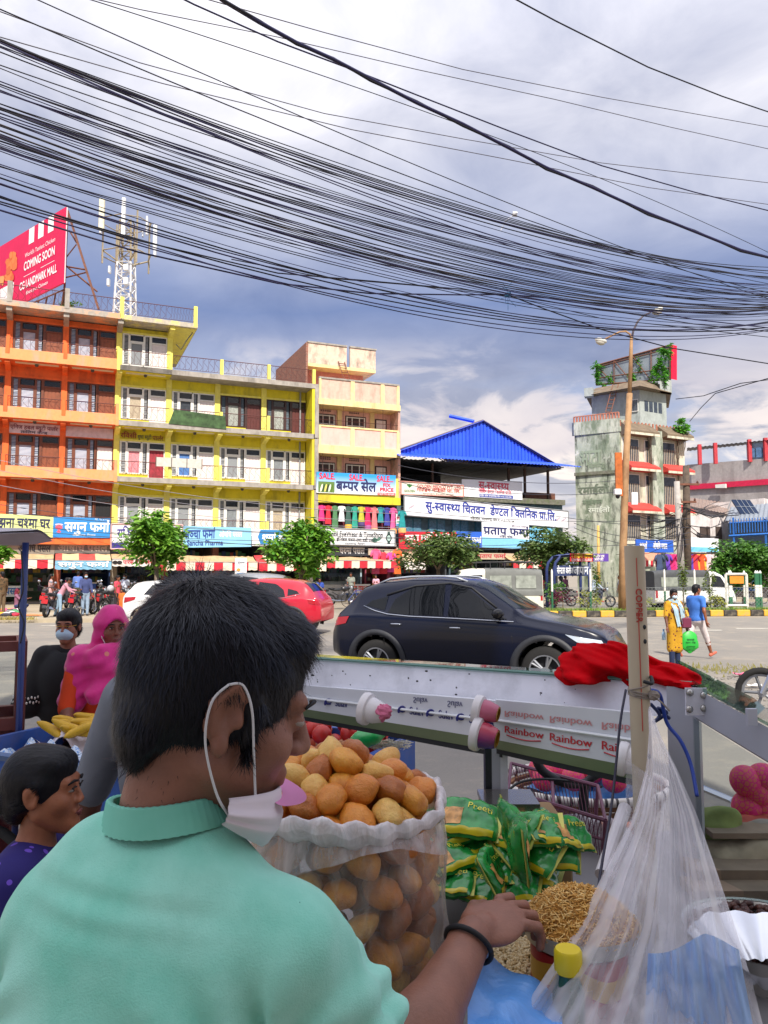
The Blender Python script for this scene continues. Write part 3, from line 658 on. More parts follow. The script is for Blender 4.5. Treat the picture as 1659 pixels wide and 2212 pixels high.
def blob(S,fx,fz,rx,rz_,mat,y=-.008,n=14,name='emblem',a0=0,rot=0):
 o,wd,h,sl=S; c=(fx*wd,fz*h+sl*fx*wd); ca,sa=math.cos(rot),math.sin(rot)
 vs=[(c[0]+rx*h*math.cos(6.283*k/n)*ca-rz_*h*math.sin(6.283*k/n)*sa,y,c[1]+rx*h*math.cos(6.283*k/n)*sa+rz_*h*math.sin(6.283*k/n)*ca)for k in range(n)]
 return MB().add(vs,[tuple(range(n))]).build(name,mat,o,fix=False)
SM=lambda n,c,**k:M('sign_'+n,c,.45,var=.06,scale=1.2,**k)
S=sign('shop_sign','pale lime sign with navy lettering on the orange building',-70,115,1106,1157,SM('lime','d3dd92'),vr=(1116,1161))
let(S,'सम्झना चश्मा घर',.22,.58,.42,'23264f',.74,.03); let(S,'नारायणगढ चितवन',.56,.28,.13,'4a4f66',.26); blob(S,.63,.12,.14,.07,tmat('e8efe6')); blob(S,.71,.12,.10,.06,tmat('e8efe6')); patch(S,.8,.92,.05,.17,tmat('4a93c0'))
S=sign('shop_sign','bright blue sign with white lettering and pink mortar emblem',115.5,238,1116,1161,SM('blue','2f86cc'),vr=(1120,1162))
let(S,'सगुन फर्मा',.2,.5,.46,'f2f4f6',.78,.035); let(S,'नारायणगढ, चितवन',.34,.12,.1,'c6dcee',.4); let(S,'मो. ९८४५०',.72,.9,.09,'c6dcee',.24)
blob(S,.1,.5,.16,.12,tmat('d8566e')); blob(S,.1,.28,.1,.05,tmat('d8566e')); patch(S,.085,.115,.25,.5,tmat('d8566e')); blob(S,.1,.62,.18,.05,tmat('e9c3cb'))
S=sign('shop_sign','white sign with purple lower band behind the tree',241,394,1132,1186,SM('white','e8e8ea'),vr=(1134,1184),frame=M('pink_frame','caa6a4'))
patch(S,0,1,0,.26,tmat('3a2f86')); let(S,'राष्ट्रिय औषधि',.2,.13,.16,'eceaf2',.5); let(S,'राष्ट्रिय मेडिकल हल',.08,.62,.34,'3a2f86',.84,.03)
S=sign('shop_sign','light blue pharmacy sign with navy and white lettering',395,543,1136,1183,SM('sky','8cc6e6'),vr=(1140,1181))
let(S,'सञ्चा फर्मा',.02,.6,.4,'27408f',.44,.03); let(S,'ओषधि पसल',.52,.58,.26,'eef4f8',.34,.02); let(S,'Sancha Pharma',.06,.2,.24,'27408f',.52,.03)
S=sign('shop_sign','white and blue electric shop sign beside the second tree',545,690,1143,1179,SM('white','e8e8ea'))
o,wd,h,sl=S; MB().add([(wd*.12,-.006,.1*h),(wd*.98,-.006,.1*h),(wd*.98,-.006,.98*h),(wd*.12,-.006,.98*h),(wd*.08,-.006,.55*h)],[(0,1,2,3,4)]).build('printed_band',tmat('2d7fbd'),o,fix=False)
let(S,'शर्मा इलेक्ट्रिक',.14,.5,.4,'f2f4f6',.7,.035)
S=sign('shop_sign','long white eyewear and watch shop sign with black lettering',686,853,1140,1176,SM('white','e8e8ea'),vr=(1146,1180),frame=M('grey_pipe','8f9296'))
let(S,'Enzil EyeWear & TimeShop',.14,.66,.30,'2a2b30',.70,.02); let(S,'ईन्जिल चश्मा तथा घडी पसल',.24,.32,.2,'2a2b30',.5,.02); let(S,'नारायणगढ, चितवन',.34,.1,.1,'70727a',.26)
patch(S,.9,.935,.12,.9,tmat('2c4a44')); blob(S,.918,.5,.2,.26,tmat('17332c')); blob(S,.918,.5,.13,.18,tmat('a9c4bd'),-.01); blob(S,.73,.34,.18,.16,tmat('3c6a5a')); blob(S,.78,.40,.18,.10,tmat('57806f'),rot=.5)
def grad(name,a,b,h):
 if name in _mc:return _mc[name]
 t=NT(name); sp=t.n('ShaderNodeSeparateXYZ'); t.l(t.tc.outputs['Object'],sp.inputs[0]); t.l(t.mix(t.ramp(sp.outputs[2],0,h),lin(a),lin(b)),t.b.inputs['Base Color']); t.b.inputs['Roughness'].default_value=.4; _mc[name]=t.m; return t.m
S=sign('sale_banner','blue sale banner with red SALE words and clothes picture',684,855,1019,1064,grad('sale_print','f0f4f8','2f9ae0',1.1),vr=(1027,1071),cat='banner',yl=-.14)
for fx,s,fw in((.03,'SALE.',.2),(.4,'SALE..',.2),(.75,'SALE...',.22)):let(S,s,fx,.80,.28,'d8304a',fw,.04)
let(S,'बम्पर सेल',.24,.36,.46,'262a5c',.50,.04); let(S,'FIX',.83,.5,.17,'d02638',.1,.05); let(S,'PRICE',.79,.27,.17,'d02638',.18,.05); patch(S,.76,.995,.0,.13,tmat('d0303e')); let(S,'यो छुटको मौका नछुटाउनुहोस्',.77,.06,.07,'f6e9ea',.21)
patch(S,.02,.22,.03,.55,tmat('5f7d3c'))
for k in range(6):blob(S,.06+.025*k,.24,.05,.2,tmat(('e6e2c8','2e4a2c','d8cf6a','30351f','cfe0c8','54701f')[k]),-.009,rot=-.25)
S=sign('clinic_sign','cream medicine company sign with red lettering and green leaf',866,1001,1040,1068,SM('cream','e6dfd2'),vr=(1049,1073),yl=.3,frame=M('red_frame','c98f84'))
let(S,'GOLDEN MEDICO PVT. LTD.',.25,.70,.22,'b5403a',.72,.03); let(S,'गोल्डेन मेडिको प्रा. लि.',.25,.40,.24,'b5403a',.70,.03); let(S,'Narayangarh, Bharatpur, Chitwan',.34,.14,.08,'8a7a70',.5); let(S,'GOLDEN',.05,.28,.16,'5a8a4a',.17,.03); patch(S,.25,.98,.56,.58,tmat('b5403a'))
for a,fx in((.6,.15),(-.5,.12),(1.4,.135)):blob(S,fx,.7,.16,.08,tmat('3f8a44'),rot=a)
S=sign('clinic_sign','upper white clinic sign with red lettering and blue strip',998,1128,1035,1072,SM('paper','e9e9ee'),vr=(1040,1080),yl=.5)
let(S,'सु-स्वास्थ्य',.27,.72,.42,'d0485e',.5,.035); let(S,'चितवन डेण्टल क्लिनिक प्रा.लि.',.27,.36,.2,'d0485e',.55,.02); patch(S,.28,.84,.03,.22,tmat('3a4a9c')); let(S,'शहिद चोक नारायणगढ फोन ०५६-५२४८७७',.29,.12,.1,'eceef6',.52)
S=sign('clinic_sign','very long white dental clinic sign with blue lettering',873,1227,1070,1113,SM('paper','e9e9ee'),vr=(1104,1141),yl=.2,frame=M('grey_pipe','8f9296'))
let(S,'सु-स्वास्थ्य चितवन',.12,.56,.42,'2b3a94',.35,.035); let(S,'डेण्टल क्लिनिक प्रा.लि.',.50,.56,.42,'2b3a94',.42,.035); let(S,'शहिदचोक, नारायणगढ, फोन नं.-०५६-५२४८७७',.38,.12,.13,'5a5a52',.27)
for fx in(.04,.93,.97):blob(S,fx,.45,.2,.05,tmat('b9a9b4'),rot=.5)
S=sign('pharmacy_sign','white pharmacy sign with navy lettering above a blue base',1041,1143,1127,1182,SM('paper','e9e9ee'),vr=(1130,1187),yl=-.1)
patch(S,0,1,0,.40,tmat('7fc0e2')); let(S,'प्रताप फर्मा',.03,.66,.3,'232a60',.95,.035); let(S,'फोन नं.०५६-५२७४९२',.62,.9,.07,'5a4a6a',.35); let(S,'शहिद चोक',.36,.46,.08,'3a3f66',.28)
S=sign('pharmacy_sign','plain light blue sign continuing the pharmacy sign',1144,1201,1140,1178,SM('cyan','6fbbe0'),yl=0)
let(S,'औषधि',.3,.6,.15,'c8e4f2',.4); patch(S,0,.75,.05,.16,tmat('e4e9ee'))
S=sign('shop_sign','red shop sign with white lettering beside the clinic tree',862,986,1148,1186,SM('red','cf2233'),vr=(1150,1182),yl=-.1)
let(S,'कावा ब्युटी पार्लर',.1,.6,.36,'f4eeee',.78,.035); patch(S,.1,.8,.28,.30,tmat('f4eeee')); let(S,'कस्मेटिक',.24,.12,.16,'f4eeee',.3)
S=sign('shop_sign','royal blue pharmacy sign half behind the clinic tree',986,1041,1148,1180,SM('royal','2f62c8'),vr=(1149,1183),yl=-.05)
let(S,'प्रकाश फर्मा',.02,.48,.36,'f2f4f6',.95,.035); let(S,'PHARMA',.4,.14,.12,'f2f4f6',.4)
S=sign('small_sign','small white and red dental sign hung at the corner',856,868,1110,1136,SM('paper','e9e9ee'),yl=-.2); let(S,'डेण्टल',.05,.62,.22,'c8323e',.9,.03); patch(S,.1,.9,.28,.4,tmat('3f9a5a')); patch(S,0,1,0,.2,tmat('4a93c0'))
for(u0,u1,v0,v1,c,nm,tx,tc_,fx,fw)in((-60,118,1171,1196,'8d8378','weathered grey','औषधि पसल','2b2a33',.55,.4),(119,238,1172,1195,'6f6a66','dull grey','औषधि पसल','a89c92',.05,.9),(241,340,1176,1196,'3d4657','slate blue','SANCHAR','c9ccd2',.1,.4),(686,796,1178,1200,'33363f','charcoal','चश्मा पसल','d4d6da',.42,.5)):
 S=sign('strip_sign',f'{nm} strip sign with raised lettering above the awnings',u0,u1,v0,v1,SM(nm.replace(' ','_'),c,dirt='5a544c',damt=.4),yl=.25); let(S,tx,fx,.5,.62,tc_,fw,.04)
S=sign('small_sign','tilted beige bumper sale board over the shop door',796,852,1185,1199,SM('beige','b9a894'),vr=(1187,1201),yl=-.3); let(S,'बम्पर',.12,.7,.36,'5a2430',.5,.04); let(S,'सेल',.3,.26,.34,'5a2430',.35,.04)
def awn_mat(name,a,b,period,off=0):
 if name in _mc:return _mc[name]
 t=NT(name); sp=t.n('ShaderNodeSeparateXYZ'); t.l(t.tc.outputs['Object'],sp.inputs[0])
 f=t.math('GREATER_THAN',t.math('FRACT',t.math('ADD',t.math('DIVIDE',sp.outputs[0],period),off)),.5)
 o=t.mix(f,lin(a),lin(b)); o=t.mix(t.math('MULTIPLY',t.ramp(t.noise(3,5),.5,.7),.3),o,lin('8a7a66')); t.l(o,t.b.inputs['Base Color']); t.b.inputs['Roughness'].default_value=.85; _mc[name]=t.m; return t.m
def awning(label,u0,u1,v0,v1,mat,valmat,depth=1.3,drop=.42,yl=.1):
 x0,zt_=FP(u0,v0,yl); x1=FP(u1,v0,yl)[0]; zf=FP((u0+u1)/2,v1,yl-depth)[1]; wd=x1-x0
 root=thing('awning',label,'awning',FW(x0,yl,0),TH); n=12
 MB().sheet(lambda a,b:(a*wd,-depth*b,lerp(zt_,zf,b)-.08*math.sin(b*3.14)+.02*math.sin(a*19)),n,5,(0,.01,-.02)).build('canopy',mat,root,True)
 mb=MB(); m=max(6,int(wd/.11))
 for i in range(m):
  a,b=i/m,(i+1)/m; za=lambda t:zf-drop-.05*abs(math.sin(t*wd/.34*3.1416))
  for yy in(-depth,-depth+.015):mb.add([(a*wd,yy,zf),(b*wd,yy,zf),(b*wd,yy+.03,za(b)),(a*wd,yy+.03,za(a))],[(0,1,2,3)])
 mb.build('valance',valmat,root,fix=False)
 mb=MB();
 for s in(.03,wd-.03):mb.tube([(s,0,zt_-.5),(s,-depth,zf-.02)],.02,5)
 mb.tube([(0,-depth,zf),(wd,-depth,zf)],.02,5); mb.build('frame',M('grey_pipe','8f9296'),root); return root,wd,zf,depth
CAN=M('tan_canvas','c9a981',.85,var=.1,dirt='8a7052',damt=.4); RW=awn_mat('red_white_valance','c7283a','e9dcc8',1.0); RW2=awn_mat('red_cream_canvas','c04a44','d6bd92',1.6,.3)
A1=awning('tan awning with red and white valance over the eyewear shop',-60,116,1196,1208,CAN,RW)
A2=awning('tan and red awning with a light blue lettered valance',120,238,1196,1211,RW2,M('pale_blue_cloth','7fb6d6',.8))
lettering(A2[0],'सगुन फर्मा',A2[1]*.05,A2[2]-.2,.24,tmat('f2f4f6'),A2[1]*.9,-A2[3]-.012,.035)
A3=awning('tan awning with a white lettered valance and sunglasses drawing',240,332,1197,1208,CAN,M('white_cloth','e6ddd8',.8),drop=.34)
lettering(A3[0],'पारस घडी चश्मा',A3[1]*.24,A3[2]-.16,.2,tmat('c03a44'),A3[1]*.72,-A3[3]-.012,.03)
for k in(.06,.16):MB().add([(A3[1]*k+.13*math.cos(q*.7),-A3[3]-.01,A3[2]-.17+.1*math.sin(q*.7))for q in range(9)],[tuple(range(9))]).build('sunglasses_print',tmat('201a1c'),A3[0],fix=False)
awning('tan awning with scalloped red and white valance behind the tree',333,506,1200,1214,CAN,RW); awning('short tan awning beside the hanging paper notice',507,546,1202,1214,CAN,RW)
awning('red and cream striped awning under the electric sign',548,690,1200,1216,awn_mat('wide_red_cream','c63a40','e3d3ae',1.0),RW); awning('long tan awning with red blocks over the watch shop',692,842,1203,1211,CAN,RW,drop=.4)
awning('short plain tan awning under the clinic signs',1085,1150,1196,1212,CAN,RW,yl=.5); awning('pale awning beside the red lettered strip',856,900,1196,1214,M('pale_canvas','d0bda0',.85),M('white_cloth','e6ddd8'))
S=sign('strip_sign','tan strip sign with red lettering under the pharmacy sign',1000,1110,1194,1208,SM('tan','bfae98'),yl=.2); let(S,'प्रताप फर्मा',.28,.5,.6,'b8404a',.55,.035)
S=sign('strip_sign','pale brown strip sign with faded red lettering by the alley',856,905,1183,1197,SM('tan','bfae98'),yl=.1); let(S,'कावा',.2,.5,.6,'c88a84',.5,.035)
GOODS=[M('goods_'+c,c,.5)for c in('c9c4b8','3d5a8c','b84a42','4f8a6a','d8b44a','6b5a86','8a8f96')]
def shop(x0,x1,label,wallc,counter=None,seed=0,glassy=False,top=None):
 q=random.Random(seed); zt_=top or 3.35; wd=x1-x0; root=thing('shop_room',label,'shop',FW(x0,YW,.14),TH)
 wm_=M('shop_wall_'+wallc,wallc,.8,var=.2)
 mb=MB(); mb.box(0,wd,2.6,2.75,0,zt_); mb.box(0,.1,0,2.6,0,zt_); mb.box(wd-.1,wd,0,2.6,0,zt_); mb.box(0,wd,0,2.6,zt_,zt_+.1); mb.build('wall',wm_,root)
 MB().box(.1,wd-.1,-.15,2.6,0,.1).build('floor',M('shop_floor','8f887e',.6),root)
 for s in range(5):MB().box(.15,wd-.15,2.2,2.6,.6+s*.5,.63+s*.5).build('shelf',M('shelf','777a7c',.5),root)
 mb=MB()
 for s in range(5):
  x=.2
  while x<wd-.4:
   a=q.uniform(.08,.24); mb.box(x,x+a,2.25,2.45,.632+s*.5,.632+s*.5+q.uniform(.15,.4),q.randrange(7)); x+=a+.02
 tag(mb.build('goods',GOODS,root),kind='stuff')
 if counter:
  c=MB(); c.box(.3,wd*.72,.25,.8,.1,1.05); c=c.build('counter',M('counter_'+counter,counter,.5),root); MB().box(.28,wd*.74,.2,.85,1.05,1.1).build('counter_top',WHT,c)
 if glassy:MB().box(.1,wd-.1,.02,.04,.9,zt_-.3).build('pane',glass('shop_glass',opac=.18),root)
 return root
shp=[(-8.6,-5.6,'dim eyewear shop with a white lettered front panel','4a4f4c','d9dce0',True),(-5.45,-2.9,'pale green walled shop doorway beside the painted pillar','6f8a78',None,False),(-2.7,-.1,'pharmacy with a deep blue counter behind parked motorcycles','24406e','2450a8',False),(.15,2.6,'dark watch shop behind the white hatchback','454a50','8c9096',True),(2.8,5.4,'dim clothes shop under the scalloped awning','4a3a34','6a5a4a',False),(5.6,8.2,'dark shop under the red and cream awning','33363e','5b4a3c',False),(8.4,10.9,'dim electric shop behind the second tree','3f4448','72767a',False),(11.3,14.6,'white and blue watch shop with a lettered counter','9fb4c4','e4e6ea',True),(14.8,16.8,'pink clothes shop with bright dresses at the door','8a3a52',None,False),(17.2,20.5,'dim shop below the red shop sign','3c4046','6a6e72',False),(20.7,24.4,'dim pharmacy behind the clinic tree','40525c','7c8a90',False),(24.6,29.2,'dark shop near the bus shelter','3c4046',None,False)]
for i,(a,b,l,wc,cc,gl)in enumerate(shp):shop(a,b,l,wc,cc,i,gl)
PIL=[thing('shop_pillar',l,'pillar',FW(x,YW-.4,0),TH)for x,l in((-5.5,'yellow stained pillar between the eyewear shop and green doorway'),(-2.8,'red and yellow painted pillar beside the blue pharmacy'),(.02,'grey carved pillar between the two houses'),(2.7,'brown pillar behind the white hatchback'),(5.5,'brown pillar with white notice under the awnings'),(8.3,'dull pillar behind the second tree'),(11.15,'white pillar beside the watch shop'),(16.95,'dull pillar at the alley corner'))]
for i,p in enumerate(PIL):MB().box(-.16,.16,0,.4,.14,3.5).build('shaft',M('pillar_%d'%i,('b8a03c','9a4a34','8a7f74','8a4f40','7a4a3c','6a5f55','dcdcda','6a5f55')[i],.8,var=.2,dirt='6a5a48',damt=.4),p); MB().box(-.2,.2,-.04,.44,.1,.3).build('plinth',CONC,p)
for i,(x0,x1)in enumerate(((-11,0),(0,XE+.3),(XE+.3,xb),(xc0,xc1))):
 r_=(oh,yh,ph,ch)[i]; MB().box(x0,x1,.35,YW+.2,3.4,3.62 if i!=3 else 3.7).build('shop_lintel',CONC,r_)
MB().box(-11,-.05,-.05,.3,FL[0]-.5,FL[0]+.02).build('fascia',ORA,oh)
S=sign('shop_sign','white lettered panel under the eyewear shop window',-60,52,1266,1290,SM('panel_white','c9d2d8'),yl=1.0); let(S,'चश्मा पसल',.3,.5,.6,'2f62a8',.62,.03)
S=sign('notice_board','white paper notice hung below the tan awning',508,533,1205,1248,SM('paper','e9e9ee'),yl=-1.35); blob(S,.3,.4,.1,.08,tmat('d8a04a')); let(S,'सूचना',.2,.75,.1,'8a8a94',.6); patch(S,.15,.85,.55,.57,tmat('8a8a94')); patch(S,.15,.85,.2,.24,tmat('5a8ac0'))
S=sign('counter_sign','white counter front with red eyewear lettering',745,800,1262,1284,SM('paper','e9e9ee'),yl=.9); let(S,'चश्मा पसल',.1,.5,.6,'cc3a34',.8,.04); patch(S,0,1,0,.12,tmat('2d5fae'))
def dress(label,x,y,zt_,h,wd,col,col2=None,base=None,rz_=0,group=None,legs=False):
 root=thing('hanging_dress' if not legs else 'hanging_shirt',label,'dress',base,rz_,group)
 prof=[(.0,.30),(.06,.5),(.14,.42),(.4,.36),(.62,.46),(1,.55)]
 mb=MB(); ph_=x*7
 def fn(a,b):
  t=b; k=np.interp(t,[p[0]for p in prof],[p[1]for p in prof])*wd; an=a*6.2832
  return(x+k*math.cos(an),y+.10*wd*1.4*math.sin(an)+.02*math.sin(an*5+ph_)*t,zt_-h*t)
 mb.grid(fn,14,8); o=mb.build('dress_body',col,root,True)
 for s in(-1,1):
  m=MB(); m.tube([(x+s*wd*.36,y,zt_-h*.06),(x+s*wd*.56,y-.01,zt_-h*.18),(x+s*wd*.62,y-.02,zt_-h*.30)],[wd*.16,wd*.15,wd*.13],8); m.build('sleeve',col,root,True)
 if col2:MB().lathe([(wd*.50,zt_-h),(wd*.56,zt_-h*1.02),(wd*.58,zt_-h*1.25)],14,(x,y,0)).build('skirt',col2,root,True)
 MB().tube([(x-wd*.3,y,zt_),(x,y,zt_+.06),(x,y,zt_+.16)],.01,4).build('hanger',IRON,root); return root
CL=lambda c:M('cloth_'+c,c,.8,var=.18,scale=7)
DC=[('d9337c',None,'magenta'),('c4293a',None,'red'),('4f7d55',None,'sage green'),('dcdfe4',None,'white'),('3a5a52','d9a02c','dark green with mustard skirt'),('2f9a86',None,'teal'),('b9b23a','4a3a6a','olive yellow'),('d02460','a04a8a','crimson'),('e8787a','e0a070','coral'),('2a8f96',None,'blue green'),('3b3f96',None,'indigo'),('e0609a','e8a060','rose pink')]
z_d=FP(760,1094,.4)[1]
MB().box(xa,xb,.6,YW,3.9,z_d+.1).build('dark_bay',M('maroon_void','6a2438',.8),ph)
for i,(c,c2,nm)in enumerate(DC):
 x=lerp(xa+.25,xb-.3,i/11); dress(f'{nm} dress hanging under the sale banner',x,.15,z_d,.95+.18*(i%3),.38,CL(c),CL(c2)if c2 else None,B0,TH)
o=tag(MB().tube([FW(xa,.15,z_d+.14),FW(xb,.15,z_d+.14)],.015,5).build('clothes_rail',IRON),'thin iron rail holding the dresses under the sale banner','rail')
dress('teal tunic hung on the outer corner of the pink building',xb+.1,-.3,z_d-.2,1.1,.42,CL('1f8f93'),CL('e8a060'),B0,TH)
for i,(c,nm,fx,h)in enumerate((('d8344a','red and orange patterned',15.4,1.3),('e05a8a','bright pink',14.9,1.5),('d94aa0','purple pink',15.9,1.2),('e86a2a','orange floral',16.3,1.5))):
 dress(f'{nm} dress hanging at the pink shop door',fx,-.3,3.0+.2*(i%2),h,.5,CL(c),None,B0,TH)
 # ================================================================== green corner tower
C0,L0,R0=P(1345,1238,53),P(1247,1238,54.7),P(1485,1238,55.9)
e1=(R0-C0); e1.z=0; WR=e1.length; a1=math.atan2(e1.y,e1.x); e2=L0-C0; e2.z=0
gt=thing('corner_tower','mossy green corner building with barred windows and red awnings','building',(C0.x,C0.y,0),a1)
ci,si=math.cos(-a1),math.sin(-a1); l2=(e2.x*ci-e2.y*si,e2.x*si+e2.y*ci)
def BP(u,v,Y=56):p=P(u,v,Y)-Vector((C0.x,C0.y,0)); return Vector((p.x*ci-p.y*si,p.x*si+p.y*ci,p.z))
def zC(v):return P(1345,v,53).z
def mossmat():
 t=NT('mossy_wall'); o=t.mix(t.ramp(t.noise(.7,5),.35,.65),lin('a3ab9c'),lin('bfc2b4'))
 o=t.mix(t.math('MULTIPLY',t.ramp(t.noise(1.1,7,.7,(1,1,.35)),.46,.62),.9),o,lin('66745f'))
 o=t.mix(t.math('MULTIPLY',t.ramp(t.noise(2.2,8,.7,(1,1,.25)),.50,.64),.85),o,lin('3a3f36'))
 o=t.mix(t.math('MULTIPLY',t.ramp(t.noise(1.6,8,.7),.6,.68),.7),o,lin('d8d8cf'))
 t.l(o,t.b.inputs['Base Color']); t.b.inputs['Roughness'].default_value=.95; t.bump(t.noise(20,5),.3); return t.m
MOSS=mossmat(); STN=M('stained_cream','d2cdb8',.9,var=.1,dirt='6d6a5a',damt=.75,dscale=1.5,streak=4)
zr=zC(903)
nl=Vector((l2[0],l2[1],0)); bk=nl+Vector((-l2[1],l2[0],0)).normalized()*-6
if bk.y<0:bk=nl+Vector((-l2[1],l2[0],0)).normalized()*6
MB().prism([(0,0),(nl.x,nl.y),(nl.x+4.6,nl.y+4.0),(WR,5),(WR,.0)],0,zr-.9,'z').build('wall',MOSS,gt)
pe=MB(); pe.prism([(0.01,-.1),(nl.x-.1,nl.y-.05),(nl.x-.05,nl.y+.2),(.1,.15)],zr-.95,zr,'z'); pe.prism([(.01,-.1),(.1,.15),(.5,.15),(.5,-.1)],zr-.95,zr-.1,'z'); pe.build('parapet',MOSS,gt)
lf=MB(); lf.prism([(-.02,-.16),(nl.x-.14,nl.y-.10),(nl.x-.1,nl.y),(0,.0)],zC(1022),zC(1015),'z'); lf.build('band',M('mossy_concrete','6d6c60'),gt)
TILE=M('brown_tile','7a6a58',.9,var=.3,scale=4,dirt='4c473c',damt=.6,bump=.5,bscale=12); REDT=M('red_tile','d0443c',.7,var=.15,scale=4,dirt='7d3a30',damt=.4,bump=.4,bscale=14)
def fx(u):return(u-1345)/140*WR
for v0,v1,mt,nm in((917,937,TILE,'tile_hood'),(1000,1014,REDT,'red_hood'),(1090,1105,REDT,'red_hood')):
 for u0,u1 in((1347,1408),(1425,1484)):
  a,b=fx(u0),fx(u1); z0,z1=zC(v1),zC(v0)+.25
  MB().prism([(-1.0,z0),(-1.0,z0+.16),(.0,z1),(.0,z0-.1)],a,b,'x').build(nm,mt,gt); MB().box(a,b,-1.02,-.96,z0-.14,z0+.02).build('hood_edge',STN,gt)
MB().box(fx(1402),fx(1426),-.5,0,0,zC(925)).build('pilaster',MOSS,gt)
for a,b in((1347,1402),(1426,1485)):MB().box(fx(a),fx(b),-.06,-.005,zC(1175),zC(935)).build('render_panel',STN,gt)
for(va,vb)in((945,998),(1022,1088),(1110,1165)):
 for u0,u1 in((1349,1383),(1395,1404),(1431,1462)):
  x0,x1,z0,z1=fx(u0),fx(u1),zC(vb),zC(va); f=MB().box(x0,x1,-.12,-.06,z0,z1).build('window',WHT,gt)
  MB().box(x0+.07,x1-.07,-.135,-.125,z0+.07,z1-.07).build('pane',M('dark_pane','3d4652',.2,var=.3),f); g=MB()
  n=max(2,int((x1-x0)/.16))
  for k in range(n):g.box(x0+(x1-x0)*(k+.35)/n,x0+(x1-x0)*(k+.65)/n,-.17,-.15,z0,lerp(z0,z1,.68))
  g.build('bars',M('beige_bars','b3a592',.6),f)
 for u in(1408,1468):MB().tube([(fx(u),-.16,2),(fx(u),-.16,zC(930))],.06,6).build('drain_pipe',STN,gt)
TS=M('pale_grey_render','a7aeab',.9,var=.1,dirt='6d726c',damt=.5,streak=3)
B2=lambda u,Y:(lambda p:(p.x*ci-p.y*si,p.x*si+p.y*ci))(P(u,1238,Y)-C0)
zD=lambda v:P(1392,v,56).z
hx=[B2(1286,56.6),B2(1392,54.4),B2(1450,55.9),B2(1446,60),B2(1300,61)]
MB().prism(hx,zr-.6,zD(842),'z').build('top_storey',TS,gt)
hood=MB(); zh0,zh1=zD(853),zD(827); hb=[B2(1272,56.2),B2(1394,53.2),B2(1462,55.3),B2(1455,60.5),B2(1290,62)]; ht=[B2(1296,57.6),B2(1394,55.2),B2(1447,56.6),B2(1440,59.5),B2(1300,60.5)]
hood.add([(x,y,zh0)for x,y in hb]+[(x,y,zh1)for x,y in ht],[(i,(i+1)%5,5+(i+1)%5,5+i)for i in range(5)]+[(5,6,7,8,9),(4,3,2,1,0)]); hood.build('tile_hood',TILE,gt)
MB().prism([B2(1270,56.1),B2(1290,55.8),B2(1292,56.4),B2(1272,56.8)],zh0-.1,zD(838),'z').build('hood_wall',TS,gt); MB().prism([B2(1437,54.8),B2(1463,55.4),B2(1462,56),B2(1438,55.4)],zh0,zD(826),'z').build('hood_wall',TS,gt)
for u0,u1,va,vb in((1398,1440,872,898),(1372,1388,872,898)):
 a_,b_=(B2(u0,54.5+(u0-1392)*.026),B2(u1,54.5+(u1-1392)*.026))if u0>1392 else(B2(u0,54.75),B2(u1,54.45)); d_=(Vector(b_)-Vector(a_)); nn_=Vector((d_.y,-d_.x)).normalized()
 def wq(t0,t1,o,z0,z1):p,q_=Vector(a_)+d_*t0,Vector(a_)+d_*t1; return MB().prism([tuple(p-nn_*.3),tuple(q_-nn_*.3),tuple(q_+nn_*o),tuple(p+nn_*o)],z0,z1,'z')
 f=wq(0,1,.06,zD(vb),zD(va)).build('window',WHT,gt)
 for k in range(4):wq(.05+k*.24,.24+k*.24,.08,zD(vb)+.06,zD(va)-.06).build('pane',M('dark_pane','3d4652'),f)
rl=MB()
for k in range(16):p=Vector((0,0,0)).lerp(nl,k/15); rl.box(p.x-.05,p.x+.05,p.y-.02,p.y+.06,zr,zr+.42)
for k in range(18):rl.box(WR*k/18,WR*k/18+.1,-.1,-.02,zr-.6,zr-.15)
rl.tube([(0,0,zr+.42),(nl.x,nl.y,zr+.42)],.04,5); rl.build('terrace_rail',M('terracotta_rail','b57560',.8),gt)
ld=MB()
for s in(0,.4):ld.bar(BP(1308+s*30,890,54.5),BP(1324+s*30,830,55.2),.05)
for k in range(6):ld.bar(BP(1308+k*2.7,890-k*8.7,54.5+k*.12),BP(1320+k*2.7,890-k*8.7,54.5+k*.12),.04)
ld.build('roof_ladder',M('rusty_iron','7a4a38'),gt)
sw=MB().add([(0,0,0)],[]).build('painted_words',tmat('55604f'),gt); sw.rotation_euler=(0,0,math.atan2(-nl.y,-nl.x)); sw.location=(nl.x,nl.y,0)
ln=nl.length
for s,v,h,x,w_,c in(('भाटा',985,1.1,.35,1.5,'8f9c86'),('सिमेन्ट',1003,.35,.9,1.2,'8a9780'),('रमाईलो',1056,.5,.2,2.2,'6c7767'),('साईकल',1082,.32,.5,1.4,'7a8a74'),('रमाईलो',1100,.32,.9,1.5,'d6dccf')):
 lettering(sw,s,x,zC(v),h,tmat(c),w_,-.03 if sw else 0,.03,'painted_lettering')
bb=thing('roof_billboard','rusty roof billboard frame overgrown with green creeper','billboard',(C0.x,C0.y,0),a1)
def BP_(u,v,Y=56):p=P(u,v,Y)-Vector((C0.x,C0.y,0)); return Vector((p.x*ci-p.y*si,p.x*si+p.y*ci,p.z))
q4=[BP(1289,832,59),BP(1449,820,55.5),BP(1449,746,55.5),BP(1289,790,59)]
nb=(q4[1]-q4[0]).cross(q4[3]-q4[0]).normalized()*-1
if nb.y>0:nb=-nb
mb=MB(); mb.add(q4+[p-nb*.08 for p in q4],[(0,1,2,3),(7,6,5,4),(0,4,5,1),(1,5,6,2),(2,6,7,3),(3,7,4,0)]); mb.build('sheet',M('grey_sheet','8e979d',.4,metal=.4,var=.15,scale=1.2),bb)
fr=MB()
